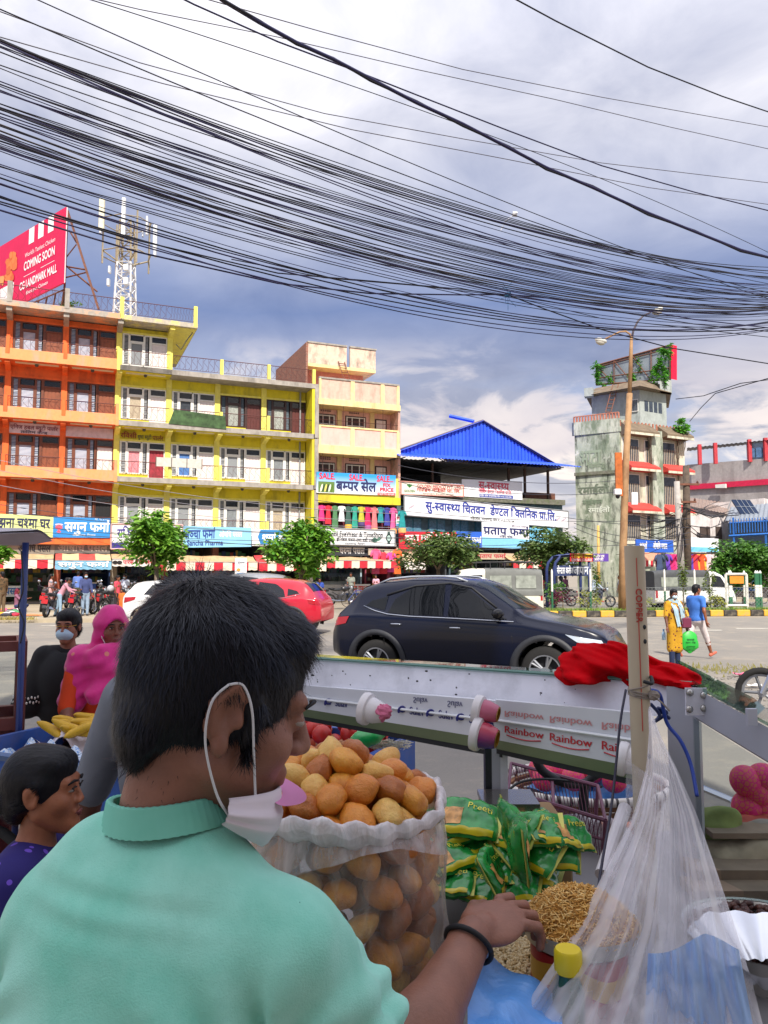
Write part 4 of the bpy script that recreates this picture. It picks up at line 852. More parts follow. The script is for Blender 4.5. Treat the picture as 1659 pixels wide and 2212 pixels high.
for a,b in((0,1),(1,2),(2,3),(3,0)):fr.bar(q4[a]+nb*.1,q4[b]+nb*.1,.1)
for t in(.25,.5,.75):fr.bar(q4[0].lerp(q4[1],t)+nb*.1-Vector((0,0,.6)),q4[3].lerp(q4[2],t)+nb*.1,.07)
for t in(.33,.9):fr.bar(q4[0].lerp(q4[3],t)+nb*.12,q4[1].lerp(q4[2],t)+nb*.12,.06)
for a,b in((0,.25),(.25,.5),(.5,.75)):fr.bar(q4[0].lerp(q4[1],b)+nb*.12,q4[3].lerp(q4[2],a)+nb*.12,.05)
fr.build('frame',M('rust_brown','6e4636'),bb)
rd=MB(); e=(q4[1]-q4[0]).normalized(); rd.add([q4[1]+e*.1+nb*.2,q4[1]+e*.35-nb*.3,q4[2]+e*.35-nb*.3,q4[2]+e*.1+nb*.2,q4[1]+e*.05+nb*.1,q4[2]+e*.05+nb*.1],[(0,1,2,3),(0,3,5,4)]); rd.build('red_edge',M('sign_red_vivid','e0103a',.4),bb)
vn=MB()
for i,(c,r,n)in enumerate(((BP(1438,760,55),(.8,.5,.8),260),(BP(1428,785,55),(.5,.4,1.2),260),(BP(1436,815,55),(.45,.4,1.0),200),(BP(1412,812,55.3),(.6,.4,.9),220),(BP(1291,812,58.5),(.3,.3,1.3),160),(BP(1291,793,58.5),(.6,.3,.3),100),(BP(1366,822,57),(.5,.3,.7),120),(BP(1380,790,57),(.25,.3,1.4),120),(BP(1318,815,58),(.2,.3,1.0),50),(BP(1300,830,58),(.5,.3,.3),60))):leaves(vn,c,r,n,.28,50+i,10)
tag(vn.build('creeper',leafmat('leaf_creeper','3f8a2a','6fb53a'),bb,fix=False),kind='stuff')
vt=thing('wall_fig','leafy fig sprouting from the tower corner','plant',(C0.x,C0.y,0),a1)
mb=MB(); leaves(mb,BP(1478,922,54.8),(.75,.5,.7),420,.34,77,14); mb.build('foliage',leafmat('leaf_fig','4f9a34','86bf4a'),vt,fix=False)
mb=MB()
for k in range(5):mb.tube([BP(1468+k*3,940,54.8),BP(1464+k*4,965,54.8),BP(1462+k*3,990,54.8)],[.06,.04,.015],5)
mb.build('roots',M('bark','6d5f4f'),vt)
# ================================================================== buildings right of the tower
gb=thing('grey_building','long grey concrete building with a red painted stripe','building',(0,0,0))
def slabq(parent,name,u0,u1,vt0,vt1,vb,Y0,Y1,mat,depth=6,vb1=None):
 a,b=P(u0,vt0,Y0),P(u1,vt1,Y1); z0,z1=P(u0,vb,Y0).z,P(u1,vb1 or vb,Y1).z
 n=Vector((-(b.y-a.y),b.x-a.x,0)).normalized()*depth; vs=[(a.x,a.y,z0),(b.x,b.y,z1),(b.x,b.y,b.z),(a.x,a.y,a.z)]; vs+=[(x+n.x,y+n.y,zz)for x,y,zz in vs]
 return MB().add(vs,[(0,1,2,3),(7,6,5,4),(0,4,5,1),(1,5,6,2),(2,6,7,3),(3,7,4,0)]).build(name,mat,parent)
GRY=M('grey_render','a9a3a2',.9,var=.12,dirt='7b7473',damt=.6,dscale=.8,streak=3)
slabq(gb,'wall',1484,1720,1004,985,1290,74,66,GRY,12)
slabq(gb,'red_stripe',1484,1720,1047,1030,1058,73.8,65.8,M('crimson_paint','cf1f4a',.6),.15,1043)
for u in(1545,1608):slabq(gb,'window',u,u+22,1047-(u-1545)*.08,1045-(u-1545)*.08,1054-(u-1545)*.08,71.2,70.4,WHT,.2)
for u,Y in((1512,72),(1546,71),(1620,69),(1655,68)):
 a,b=P(u,990-(u-1512)*.06,Y),P(u,960-(u-1512)*.1,Y); MB().box(a.x-.15,a.x+.15,a.y-.1,a.y+.2,a.z-.6,b.z).build('roof_post',M('crimson_post','b8323c',.6),gb)
mb=MB(); corr(P(1484,968,73),P(1720,945,66),P(1720,950,72),P(1484,975,80),.4,.05,(0,0,1),0,mb); mb.build('shed_roof',M('dark_sheet','5a5560',.6),gb,fix=False)
slabq(gb,'glass_room',1612,1720,958,950,992,69.5,66.5,M('pale_blue_glass','9db6cc',.2,var=.2),3)
for k in range(6):slabq(gb,'pane',1616+k*17,1629+k*17,968-k*1.1,968-k*1.2,988,69.2-k*.5,68.8-k*.5,M('pane_sky','5b7ea3',.1,var=.3),.1)
wb=thing('white_house','low white house with a rusty tin roof behind the poles','building')
slabq(wb,'wall',1488,1572,1106,1114,1290,58,59.5,M('stained_white','d8d0cf',.9,var=.08,dirt='8a7f7c',damt=.6,streak=3),6)
mb=MB(); corr(P(1486,1094,57.5),P(1568,1110,59),P(1580,1088,66),P(1486,1075,65),.3,.05,(0,0,1),0,mb); mb.build('roof',M('rust_sheet','8f7d74',.7,var=.2,dirt='6b4636',damt=.6),wb,fix=False)
for u,w_ in((1513,14),(1547,12),(1528,6)):slabq(wb,'window',u,u+w_,1137,1138,1165,57.8,57.9,M('brown_void','4a3d38',.6,var=.3),.1)
ub=thing('blue_balcony_house','house with grey tin roof and bright blue balcony rail','building')
slabq(ub,'wall',1572,1720,1130,1118,1290,57,54,M('slate_wall','6f8194',.8,var=.15),6)
mb=MB(); corr(P(1566,1126,55.5),P(1720,1118,52.5),P(1720,1082,58),P(1578,1096,61),.3,.05,(0,0,1),0,mb); mb.build('roof',M('grey_tin','8e96a0',.5,var=.15,metal=.2),ub,fix=False)
slabq(ub,'upper_wall',1490,1650,1092,1076,1110,64,60,M('stained_white','d8d0cf'),4)
mb=MB()
for k in range(24):
 a=P(1578+k*6,1152-k*.3,54.5-k*.13); mb.bar((a.x,a.y,a.z),(a.x,a.y,a.z+1.0),.05)
a,b=P(1575,1130,54.6),P(1720,1122,51.5); mb.bar(a,b,.08); a,b=P(1575,1158,54.6),P(1720,1150,51.5); mb.bar(a,b,.12); mb.build('balcony_rail',M('blue_rail','2f6fc0',.5),ub)
for u in(1586,1655):a,b=P(u,1180,54.4),P(u,1118,54.4); MB().bar((a.x,a.y,3),(a.x,a.y,b.z),.1).build('post',M('blue_rail','2f6fc0'),ub)
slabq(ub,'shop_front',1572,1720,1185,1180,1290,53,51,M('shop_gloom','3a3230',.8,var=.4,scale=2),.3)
sp=thing('solar_panel','dark solar panel propped on the grey tin roof','solar panel')
a=[P(1600,1110,57),P(1642,1112,56),P(1620,1080,57),P(1580,1079,58)]; n_=Vector((0,.03,-.1))
MB().add(a+[p+n_ for p in a],[(0,1,2,3),(7,6,5,4),(0,4,5,1),(1,5,6,2),(2,6,7,3),(3,7,4,0)]).build('panel',M('solar_cell','2f3d5a',.15,var=.15,scale=3),sp)
mb=MB()
for t in(.25,.5,.75):mb.bar(a[0].lerp(a[1],t)+Vector((0,-.01,.03)),a[3].lerp(a[2],t)+Vector((0,-.01,.03)),.02)
mb.bar(a[0].lerp(a[3],.5)+Vector((0,-.01,.03)),a[1].lerp(a[2],.5)+Vector((0,-.01,.03)),.02); mb.build('cell_line',M('silver_line','a8b0bc',.3),sp); MB().bar(a[3],P(1572,1100,58),.05).build('strut',M('grey_pipe','8f9296'),sp)
S0=thing('shop_sign','blue shop sign with white lettering on the corner tower','sign',(C0.x,C0.y,0),a1)
MB().box(fx(1350),fx(1428),-1.1,-1.0,zC(1193),zC(1166)).build('board',SM('royal','2f62c8'),S0); lettering(S0,'औषधि पसल',fx(1384),zC(1180),.38,tmat('f2f4f6'),1.35,-1.12,.035); lettering(S0,'शर्मा',fx(1356),zC(1180),.38,tmat('f2f4f6'),.7,-1.12,.035)
S0=thing('shop_sign','white sign with a light blue band right of the poles','sign'); slabq(S0,'board',1488,1552,1160,1164,1192,52,52.6,SM('paper','e9e9ee'),.1); slabq(S0,'printed_band',1488,1552,1181,1183,1192,51.95,52.55,tmat('6fbbe0'),.02)
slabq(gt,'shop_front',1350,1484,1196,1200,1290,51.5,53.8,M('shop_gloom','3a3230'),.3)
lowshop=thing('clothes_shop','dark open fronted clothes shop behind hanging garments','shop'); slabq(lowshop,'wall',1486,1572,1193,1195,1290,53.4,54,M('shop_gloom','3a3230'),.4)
aw=thing('awning','orange striped awning of the corner clothes shop','awning'); a,b=P(1384,1193,51.5),P(1428,1196,52); c,d=P(1382,1210,50.3),P(1430,1212,50.8)
MB().add([a,b,d,c,a-Vector((0,0,.05)),b-Vector((0,0,.05)),d-Vector((0,0,.05)),c-Vector((0,0,.05))],[(0,1,2,3),(7,6,5,4)]).build('canopy',M('salmon_canvas','cf8a70',.85),aw); MB().add([c,d,d-Vector((0,0,.4)),c-Vector((0,0,.4))],[(0,1,2,3)]).build('valance',awn_mat('fine_red_white','c7283a','e9dcc8',.35),aw,fix=False)
slabq(gt,'red_hood',1428,1470,1172,1174,1192,52.6,53.2,REDT,.6)
for i,(u,c,nm,Y)in enumerate(((1424,'3a4a6a','navy',50.5),(1432,'2c3a44','charcoal',50.6),(1441,'6a3fb0','purple',50.7),(1452,'c8266a','magenta',50.8),(1460,'d23a86','hot pink',50.9),(1468,'b03a4a','brick red',51),(1477,'e0d8c0','cream',51),(1494,'5a3aa0','violet',50),(1501,'c8323a','scarlet',50),(1508,'e0a028','yellow orange',50.1),(1515,'d8501f','orange red',50.1),(1522,'e6b03a','mustard',50.2),(1530,'d8b8c0','pale pink',50.2),(1538,'b8b0a8','grey patterned',50.3))):
 p=P(u,1197,Y); dress(f'{nm} garment hanging outside the corner clothes shop',0,0,p.z,1.45,.5,CL(c),None,(p.x,p.y,0),.1)
 # ================================================================== roof billboard, mast
Ar,Al=P(142,447,44),P(0,533,48.8)
Al=Ar+(Al-Ar)*1.35
def bbd(t,f):
 top=Al.lerp(Ar,t); return top-Vector((0,0,(1-f)*4.62))
kb=thing('rooftop_billboard','crimson fried chicken billboard on the orange roof','billboard',(Ar.x,Ar.y,0)); kx=(Ar-Al); kx.z=0; kw=kx.length; ka=math.atan2(kx.y,kx.x)
kb.rotation_euler=(0,0,ka); z0=bbd(1,0).z
sl=(Ar.z-Al.z)/kw
mb=MB();
def kq(x0,x1,f0,f1,y=0.0):return[(x-kw,y,z0+sl*(x-kw)+f*4.62)for x,f in((x0,f0),(x1,f0),(x1,f1),(x0,f1))]
v_=kq(0,kw,0,1); mb.add(v_+[(a,.12,c)for a,b,c in v_],[(0,1,2,3),(7,6,5,4),(0,4,5,1),(1,5,6,2),(2,6,7,3),(3,7,4,0)])
mb.build('panel',SM('crimson','d00a4a'),kb)
MB().add(kq(kw+.01,kw+.14,0,1,.05),[(0,1,2,3)]).build('edge_trim',tmat('e6e2e4'),kb,fix=False)
vis=kw/1.35; xo=kw-vis
tx=lambda x:xo+x/525*vis
for a in(248,322,398):MB().add(kq(tx(a),tx(a+42),.78,.995,-.01),[(0,1,2,3)]).build('white_stripe',tmat('f2eef0'),kb,fix=False)
for s,x,w_,f,h in(("World's Tastiest Chicken",222,236,.645,.27),('COMING SOON',216,242,.49,.52),('CG LANDMARK MALL',186,290,.235,.48),('Bharatpur, Chitwan',242,170,.11,.22)):
 t=lettering(kb,s,tx(x)-kw,0,h,tmat('f2eef0'),w_/525*vis,-.02,.035 if s.isupper()else.012); me=t.data; co=np.empty(len(me.vertices)*3); me.vertices.foreach_get('co',co); co=co.reshape(-1,3); co[:,2]+=z0+sl*co[:,0]+f*4.62; me.vertices.foreach_set('co',co.ravel())
for a,b in((216,312),(352,455)):MB().add(kq(tx(a),tx(b),.355,.362,-.01),[(0,1,2,3)]).build('print_line',tmat('f2eef0'),kb,fix=False)
cx=tx(75)-kw
MB().add([(cx-.85,-.015,z0+sl*cx+.0),(cx+.75,-.015,z0+sl*cx+.0),(cx+.95,-.015,z0+sl*cx+1.7),(cx-1.05,-.015,z0+sl*cx+1.62)],[(0,1,2,3)]).build('printed_cup',tmat('ece6e6'),kb,fix=False)
q=random.Random(5)
for i in range(26):
 x,zz,r=cx+q.uniform(-.85,.95),1.75+q.random()*1.9,q.uniform(.2,.42)
 if zz>2.6:x=cx+.45+q.uniform(-.45,.45)
 MB().add([(x+r*math.cos(k*.7)*q.uniform(.7,1.2),-.018-i*.0008,z0+sl*cx+zz+r*math.sin(k*.7)*q.uniform(.7,1.2))for k in range(9)],[tuple(range(9))]).build('printed_chicken',tmat(('e07a3c','c9602c','ef9a5a','d66f34')[i%4]),kb,fix=False)
fr=MB()
pr=P(143,460,44.2)
def W(p):return kb.matrix_basis.inverted()@Vector(p)
kb.matrix_basis
fr.bar(W(P(146,455,44.5)),W(P(213,668,44)),.12); fr.bar(W(P(146,455,45)),W(P(138,660,45)),.1)
for k,(u0,v0,u1,v1)in enumerate(((140,560,165,528),(140,575,187,583),(140,600,188,588),(140,572,210,630),(150,498,166,525),(140,625,70,655),(138,620,153,668))):fr.bar(W(P(u0,v0,44.7)),W(P(u1,v1,44.5)),.07)
for k in range(5):fr.bar(W(P(138-k*18,628+k*7,44.6+k*.5)),W(P(132-k*18,668,45+k*.5)),.07)
fr.build('frame',M('rust_brown','6e4636'),kb)
b_=thing('roof_shrub','small green shrub on the orange roof below the billboard','plant',tuple(P(150,668,45)))
mb=MB(); leaves(mb,(0,0,.2),(1.0,.6,.45),330,.25,31,12); mb.build('foliage',LF2,b_,fix=False); MB().tube([(0,0,-.6),(0,0,.3)],.04,5).build('stem',M('bark','6d5f4f'),b_)
mt=thing('antenna_mast','white and yellow lattice phone mast with panel antennas','antenna',tuple(P(269,676,46)))
mo=P(269,676,46)
def mp_(u,v,Y=46):return P(u,v,Y)-mo
ml,my=MB(),MB(); zb_,zm,ztop=-1.2,mp_(269,570).z,mp_(269,480).z
for i,(sx,sy)in enumerate(((-.55,-.5),(.55,-.5),(.55,.6),(-.55,.6))):
 ml.bar((sx,sy,zb_),(sx*.75,sy*.75,zm),.09); my.bar((sx*.75,sy*.75,zm),(sx*.6,sy*.6,ztop),.09)
 cs=((-.55,-.5),(.55,-.5),(.55,.6),(-.55,.6)); nx,ny=cs[(i+1)%4]
 for k in range(6):
  a,b=lerp(zb_,zm,k/6),lerp(zb_,zm,(k+1)/6); f0,f1=1-.25*k/6,1-.25*(k+1)/6
  ml.bar((sx*f0,sy*f0,a),(nx*f1,ny*f1,b),.05); ml.bar((nx*f0,ny*f0,a),(sx*f1,sy*f1,b),.05); ml.bar((sx*f1,sy*f1,b),(nx*f1,ny*f1,b),.05)
 for k in range(4):
  a,b=lerp(zm,ztop,k/4),lerp(zm,ztop,(k+1)/4); my.bar((sx*.7,sy*.7,a),(nx*.65,ny*.65,b),.05); my.bar((sx*.65,sy*.65,b),(nx*.65,ny*.65,b),.05)
ml.build('lattice',M('white_steel','d4d6da',.5),mt); my.build('upper_lattice',M('yellow_steel','9c9078',.6,var=.2),mt)
ar=MB()
for k in range(8):a=6.283*k/8; b=6.283*(k+1)/8; ar.bar((1.5*math.cos(a),1.3*math.sin(a),zm+.5),(1.5*math.cos(b),1.3*math.sin(b),zm+.5),.06); ar.bar((1.5*math.cos(a),1.3*math.sin(a),ztop-.1),(1.5*math.cos(b),1.3*math.sin(b),ztop-.1),.05)
for k in range(4):a=6.283*k/4+.7; ar.bar((0,0,zm-.2),(1.5*math.cos(a),1.3*math.sin(a),zm+.5),.07); ar.bar((1.5*math.cos(a),1.3*math.sin(a),zm-.3),(1.5*math.cos(a),1.3*math.sin(a),ztop+.3),.08)
ar.build('arm',M('yellow_steel','9c9078'),mt)
for(u0,u1,v0,v1,dy,c)in((215,220,462,505,0,'e0e2e6'),(230,243,452,518,-1.3,'e2dcc2'),(276,286,448,529,-1.2,'e8eaee'),(315,320,467,508,0,'e0e2e6'),(327,337,481,536,.3,'d0d4da'),(307,310,500,512,0,'d0d4da')):
 a,b=mp_(u0,v1),mp_(u1,v0); MB().bevbox(a.x,b.x,dy-.1,dy+.1,a.z,b.z,.03).build('panel_antenna',M('antenna_'+c,c,.4),mt)
for(u0,u1,v0,v1,dy)in((243,248,585,600,-.7),(276,287,582,595,-.75),(240,246,612,627,-.7),(276,286,610,625,-.75),(288,291,625,640,-.6),(330,336,537,552,.2)):a,b=mp_(u0,v1),mp_(u1,v0); MB().bevbox(a.x,b.x,dy-.12,dy+.12,a.z,b.z,.02).build('radio_unit',M('antenna_d0d4da','d0d4da'),mt)
# ================================================================== lamp post, poles
RUST=M('rusty_pole','a5815c',.75,var=.2,scale=3,dirt='6f4a34',damt=.6,dscale=3,streak=3)
Yl=31.5; lb=P(1345,1238,Yl)
lp=thing('street_lamp','tall rusty street lamp with two curved arms','street lamp',(lb.x,lb.y,.2))
def lq(u,v,Y=Yl):return P(u,v,Y)-Vector((lb.x,lb.y,.2))
b0=lq(1344,1320); b0.z=-.1
MB().tube([b0,lq(1346,1180),lq(1352,1000),lq(1360,850)],[.17,.155,.14,.12],12).build('pole',RUST,lp,True)
MB().tube([lq(1360,852),lq(1363,760),lq(1364,728)],[.085,.075,.06],10).build('pole_top',RUST,lp,True)
MB().tube([lq(1364,735),lq(1361,722),lq(1352,716),lq(1338,717),lq(1322,725),lq(1305,733)],[.05,.045,.04,.035,.035,.035],8).build('arm',RUST,lp,True)
MB().tube([lq(1364,735),lq(1368,715),lq(1377,695),lq(1390,682),lq(1405,675)],[.05,.045,.04,.035,.035],8).build('arm',M('dark_pole','4a4048',.6),lp,True)
for u,v,s in((1298,736,-1),(1420,671,1)):
 h=MB(); c=lq(u,v); rot=Matrix.Rotation(R(-25*s if s>0 else 14),3,'Y'); h.ell(c,(.26,.16,.11),14,8,0,rot); h=h.build('lamp_head',M('lamp_white','d0cdc4',.4),lp,True); MB().ell(c+Vector((.02*s,0,-.07)),(.2,.13,.12),12,8,0,rot).build('lamp_glass',M('lamp_glass','b8b4aa',.2),h,True)
cm=MB(); cm.bevbox(-.14,.14,-.12,.12,-.05,.2,.03); o_=cm.build('camera_housing',M('antenna_e0e2e6','e0e2e6',.4),lp); o_.location=lq(1331,1068)+Vector((0,-.2,0)); MB().ell((0,0,-.1),(.09,.09,.1),10,8).build('lens_dome',M('black_gloss','101014',.1),o_)
MB().box(-.12,.12,-.06,.06,-.25,.25).build('meter_box',M('antenna_e0e2e6','e0e2e6'),lp,loc=lq(1366,1078)+Vector((.0,-.25,0)))
MB().box(-.14,.14,-.05,.05,-1.0,.8).build('rusty_plate',M('orange_rust','b5622c',.85,var=.3,dirt='6f4a34'),lp,loc=lq(1340,1020)+Vector((-.1,-.1,0)))
def upole(label,u0,v0,u1,v1,Y,r,mat,arms=()):
 b=P(u0,v0,Y); t=P(u1,v1,Y); rt=thing('utility_pole',label,'utility pole',(b.x,b.y,0)); o=Vector((b.x,b.y,0)); bb_=b-o; bb_.z=0
 MB().tube([bb_,t-o],[r,r*.75],10).build('pole',mat,rt,True)
 for v,hw in arms:p=lerp(0,1,(v0-v)/(v0-v1)); c=bb_.lerp(t-o,p); MB().box(c.x-hw,c.x+hw,c.y-.25,c.y-.15,c.z-.06,c.z+.06).build('cross_arm',M('rust_brown','6e4636'),rt); [MB().lathe([(.05,0),(.08,.06),(.05,.12),(.03,.16)],8,(c.x+s*hw*.85,c.y-.2,c.z+.06)).build('insulator',M('porcelain','5c3a30',.2),rt)for s in(-1,1)]
 return rt
up=upole('dark square utility pole covered in tangled cables',1484,1262,1482,1006,46,.26,M('dark_concrete','55493f',.9,var=.3),((1042,.7),(1075,.5)))
upole('pale round pole leaning beside the dark utility pole',1474,1262,1462,1040,45.5,.22,M('pale_pole','a9a39d',.8,var=.15))
upole('thin yellow post in front of the mossy wall',1293,1262,1292,1135,46,.1,M('post_yellow','c9a45a',.7))
for k in range(34):
 q=random.Random(100+k); u=q.uniform(1462,1484); v=q.uniform(1080,1170); Y=45.5
 if k<14:e=(q.uniform(1330,1400),v+q.uniform(-15,40)); lab='thin service cable from the pole to the mossy tower'
 elif k<26:e=(q.uniform(1520,1600),v+q.uniform(-10,30)); lab='thin service cable from the pole to the right hand houses'
 else:e=(u+q.uniform(-14,14),v+q.uniform(30,70)); lab='loose cable loop hanging on the utility pole'
 a,b=P(u,v,Y-.3),P(e[0],e[1],Y+(4 if k<26 else-.4)); m=a.lerp(b,.5)-Vector((0,0,q.uniform(.1,.5)))
 tag(MB().tube([a,a.lerp(m,.6),m,b.lerp(m,.6),b],q.uniform(.014,.03),4).build('service_cable',M('black_rubber','15151a')),lab,'cable','service cables on the utility pole')
 # ================================================================== overhead cables
def cable(uL,vL,YL,uR,vR,YR,sag,r,mat,pts=None,n=26):
 a,b=P(uL,vL,YL),P(uR,vR,YR); q=[]
 for i in range(n+1):
  t=-.12+1.24*i/n; p=a.lerp(b,t); p.z-=sag*4*t*(1-t); q.append(p)
 return tag(MB().tube(q,r,5).build('overhead_cable',mat,None,True),None,'cable','overhead cables across the street')
CB1,CB2,CB3=M('cable_indigo','1d1a3e',.5,spec=.3),M('cable_black','14131f',.55,spec=.3),M('cable_brown','2c221e',.6)
q=random.Random(42); ncab=0
def cgroup(n,vL,vR,YL,YR,sag,rr_,lab,dv=4,mats=(CB1,CB2),dvr=None):
 global ncab
 for k in range(n):
  o=cable(-30,vL+q.gauss(0,dv),YL+q.uniform(-.5,.5),1690,vR+q.gauss(0,dvr or dv),YR+q.uniform(-.8,.8),sag+q.uniform(-.16,.16),rr_*q.uniform(.62,1.1),mats[q.randrange(len(mats))]); o['label']=lab; ncab+=1
cgroup(5,76,588,8,17,.5,.010,'black cable in the uppermost sagging cable bundle',3,dvr=9); cgroup(5,84,640,8,17,.45,.009,'black cable in the uppermost sagging cable bundle',9,dvr=12)
cgroup(7,128,620,8,18,.5,.007,'thin cable between the two upper bundles',22,dvr=14); cgroup(6,178,630,8,18,.55,.008,'indigo cable in the second cable bundle',6)
cgroup(8,222,640,8,18,.6,.0085,'indigo cable in the thick middle bundle',5); cgroup(7,245,655,8,18,.6,.008,'indigo cable in the thick middle bundle',9); cgroup(5,262,668,8,18,.62,.008,'brown cable in the twisted bundle',6,(CB3,CB2))
cgroup(8,285,668,8,18,.62,.008,'indigo cable in the lower middle bundle',6); cgroup(6,312,676,8,18,.6,.008,'indigo cable in the lower middle bundle',8)
cgroup(4,345,690,8,18,.6,.007,'thin cable spread below the middle bundles',10); cgroup(3,388,700,8.5,18,.75,.010,'pair of heavy cables crossing above the mast',8); cgroup(3,432,702,8.5,18,.8,.010,'low cable crossing the mast and billboard',12)
for(a,b,c,d,r_,lab,sg)in((0,20,1690,640,.008,'single cable crossing the bundles from the upper corner',.3),(60,-10,1690,655,.007,'single thin cable running steeply through the bundles',.2),(160,-12,1690,560,.006,'single thin cable with a small joint',-.25)):
 o=cable(a,b,8,c,d,17,sg,r_,CB2); o['label']=lab
def trunk(lab,pts,r,mat,Y0,Y1):
 n=len(pts); o=MB().tube([P(u,v,lerp(Y0,Y1,i/(n-1)))for i,(u,v)in enumerate(pts)],r,6).build('overhead_cable',mat,None,True); tag(o,lab,'cable','overhead cables across the street')
trunk('thick twisted black trunk cable crossing the whole sky',[(430,-40),(480,0),(560,48),(640,92),(720,128),(800,170),(900,222),(1000,268),(1100,320),(1180,362),(1280,405),(1400,460),(1500,500),(1600,540),(1720,572)],.022,CB1,7,13)
trunk('second strand wound round the thick trunk cable',[(440,-30),(490,5),(560,45),(640,95),(720,126),(800,174),(900,219),(1000,272),(1100,317),(1180,366),(1280,402),(1400,464),(1500,498),(1600,543),(1720,570)],.016,CB2,7,13)
trunk('medium cable leaving the thick trunk cable on the right',[(340,-30),(420,10),(600,90),(760,150),(900,205),(1100,283),(1300,358),(1500,415),(1720,470)],.010,CB1,7.2,14)
trunk('lone thin cable in the upper right sky',[(1080,-20),(1200,45),(1400,145),(1560,208),(1720,262)],.009,CB2,8,12)
for i,pts in enumerate(([(130,-20),(300,20),(600,80),(900,150),(1200,215),(1450,275),(1720,335)],[(400,-15),(700,70),(1000,150),(1300,210),(1720,285)],[(0,25),(300,135),(700,245),(1000,300),(1300,352),(1720,402)],[(0,80),(350,180),(760,280),(1100,345),(1400,405),(1720,450)])):trunk('thin grey cable across the open upper sky',pts,.006,M('cable_grey','4a4650',.6),8,15)
trunk('cable gathering at the blue tie over the blue roof',[(-20,448),(300,545),(600,612),(800,634),(1000,637),(1100,636),(1300,655),(1500,690),(1720,715)],.011,CB1,8.5,16); trunk('cable gathering at the blue tie over the blue roof',[(-20,430),(300,520),(600,590),(800,607),(1000,625),(1100,639),(1300,668),(1500,700),(1720,722)],.009,CB2,8.5,16)
trunk('cable dropping from the blue tie past the lamp',[(1095,636),(1170,665),(1300,712),(1450,752),(1720,795)],.011,CB2,13,16); trunk('cable gathering at the blue tie over the blue roof',[(500,560),(700,600),(900,617),(1100,640),(1300,688),(1720,735)],.007,CB2,10,16)
trunk('sagging far cable by the right hand roofs',[(1460,862),(1520,855),(1540,848),(1600,828),(1700,815)],.02,CB2,40,32); trunk('sagging far cable by the right hand roofs',[(1490,910),(1515,880),(1545,850),(1720,800)],.02,CB2,44,32)
tg=thing('cable_tie','frayed blue tie gathering low cables','cable tie',tuple(P(1097,637,13))); mb=MB(); mb.tube([(-.05,0,0),(.05,0,.01)],.04,8)
for k in range(9):mb.tube([(.0,0,0),(.04*math.sin(k*2.3),0,-.12+.03*k),(.14*math.sin(k*1.7),0,-.28+.07*k)],.004,4)
mb.build('strap',M('blue_strap','2a6f9c',.6),tg)
tg=thing('cable_tie','white tie on the middle cable bundle','cable tie',tuple(P(1112,462,13))); mb=MB(); mb.tube([(-.04,0,0),(.04,0,-.01)],.045,8); mb.tube([(0,0,0),(-.15,0,-.12),(-.25,0,-.3)],.006,4); mb.build('strap',M('white_strap','d6d6da',.6),tg)
for k in range(3):
 pass
for k,(a,b)in enumerate((((-20,990),(860,1110)),((-20,1012),(860,1128)),((-20,1045),(880,1140)),((0,1090),(900,1152)),((0,1105),(1240,1160)),((0,1128),(900,1160)),((0,1142),(1240,1172)),((240,1150),(1230,1180)),((860,1005),(1360,1035)),((860,1030),(1360,1060)),((860,1040),(1490,1140)),((680,1080),(1490,1120)),((680,1160),(1490,1165)),((1240,1130),(1490,1150)),((1240,1140),(1490,1175)))):
 p0,p1=P(*a,36.5),P(*b,42); pts=[p0.lerp(p1,t/14)-Vector((0,0,.5*4*t/14*(1-t/14)))for t in range(15)]
 tag(MB().tube(pts,.014,4).build('service_cable',M('cable_mid','3a3a44',.5)if k>2 else M('cable_pale','8a8790',.5)),'long thin service cable strung before the shop signs','cable','service cables along the shop fronts')
 # ================================================================== trees and median planting
def gpt(u,v,Y,zz=0):p=P(u,v,Y); return(p.x,p.y,zz)
def treepx(label,u,vt,vb,hw,Y,n,size,lm,seed,zz=.14,clumps=26):
 zt_,zb2=P(u,vt,Y).z-zz,P(u,vb,Y).z-zz; r=hw/FPX*Y
 return tree('street_tree',label,gpt(u,1238,Y,zz),zb2+.3,(zt_+zb2)/2,(r,r*.9,(zt_-zb2)/2),n,size,lm,seed,clumps=clumps)
treepx('bright green street tree in front of the yellow building',338,1086,1240,84,33,4200,.34,LF1,11,clumps=38); treepx('bright green street tree in front of the striped awning',650,1106,1252,86,36,4200,.36,LF1,12,clumps=38)
treepx('olive street tree under the long clinic sign',948,1136,1238,90,39,4600,.3,LF3,13,clumps=40); treepx('loose olive street tree beside the bus shelter',1196,1140,1240,100,40,4600,.3,LF3,14,clumps=34)
treepx('dense round dark tree below the blue balcony rail',1606,1158,1268,80,41,6500,.3,LF2,15,clumps=46); treepx('small tree branch tips beside the blue pole',-12,1172,1215,36,31,700,.3,LF1,16)
def shrub(label,u,Y,r,h,lm,n=260,size=.14,seed=0,name='shrub',zz=.2):
 b=gpt(u,1238,Y,zz); rt=thing(name,label,'shrub',b); mb=MB(); leaves(mb,(0,0,h*.55),(r,r,h*.5),n,size,seed,12); mb.build('foliage',lm,rt,fix=False); MB().tube([(0,0,-.02),(0,0,h*.7)],[.03,.015],5).build('stem',M('bark','6d5f4f'),rt); return rt
RLF=leafmat('leaf_maroon','5a2438','7a3048'); YLF=leafmat('leaf_yellowish','8a9a3a','b5b04a')
shrub('maroon leaved shrub on the median',1215,32.3,.62,.95,RLF,420,.15,1); shrub('green mixed shrub left of the maroon shrub',1200,33.4,.7,1.3,LF2,380,.16,2); shrub('low yellow green shrub beside the maroon shrub',1268,32.4,.6,.8,YLF,320,.15,3); shrub('low yellow green shrub near the lamp base',1388,32.6,.55,.6,YLF,260,.14,4); shrub('low spiky shrub by the white post',1548,33.2,.4,.9,YLF,240,.18,5)
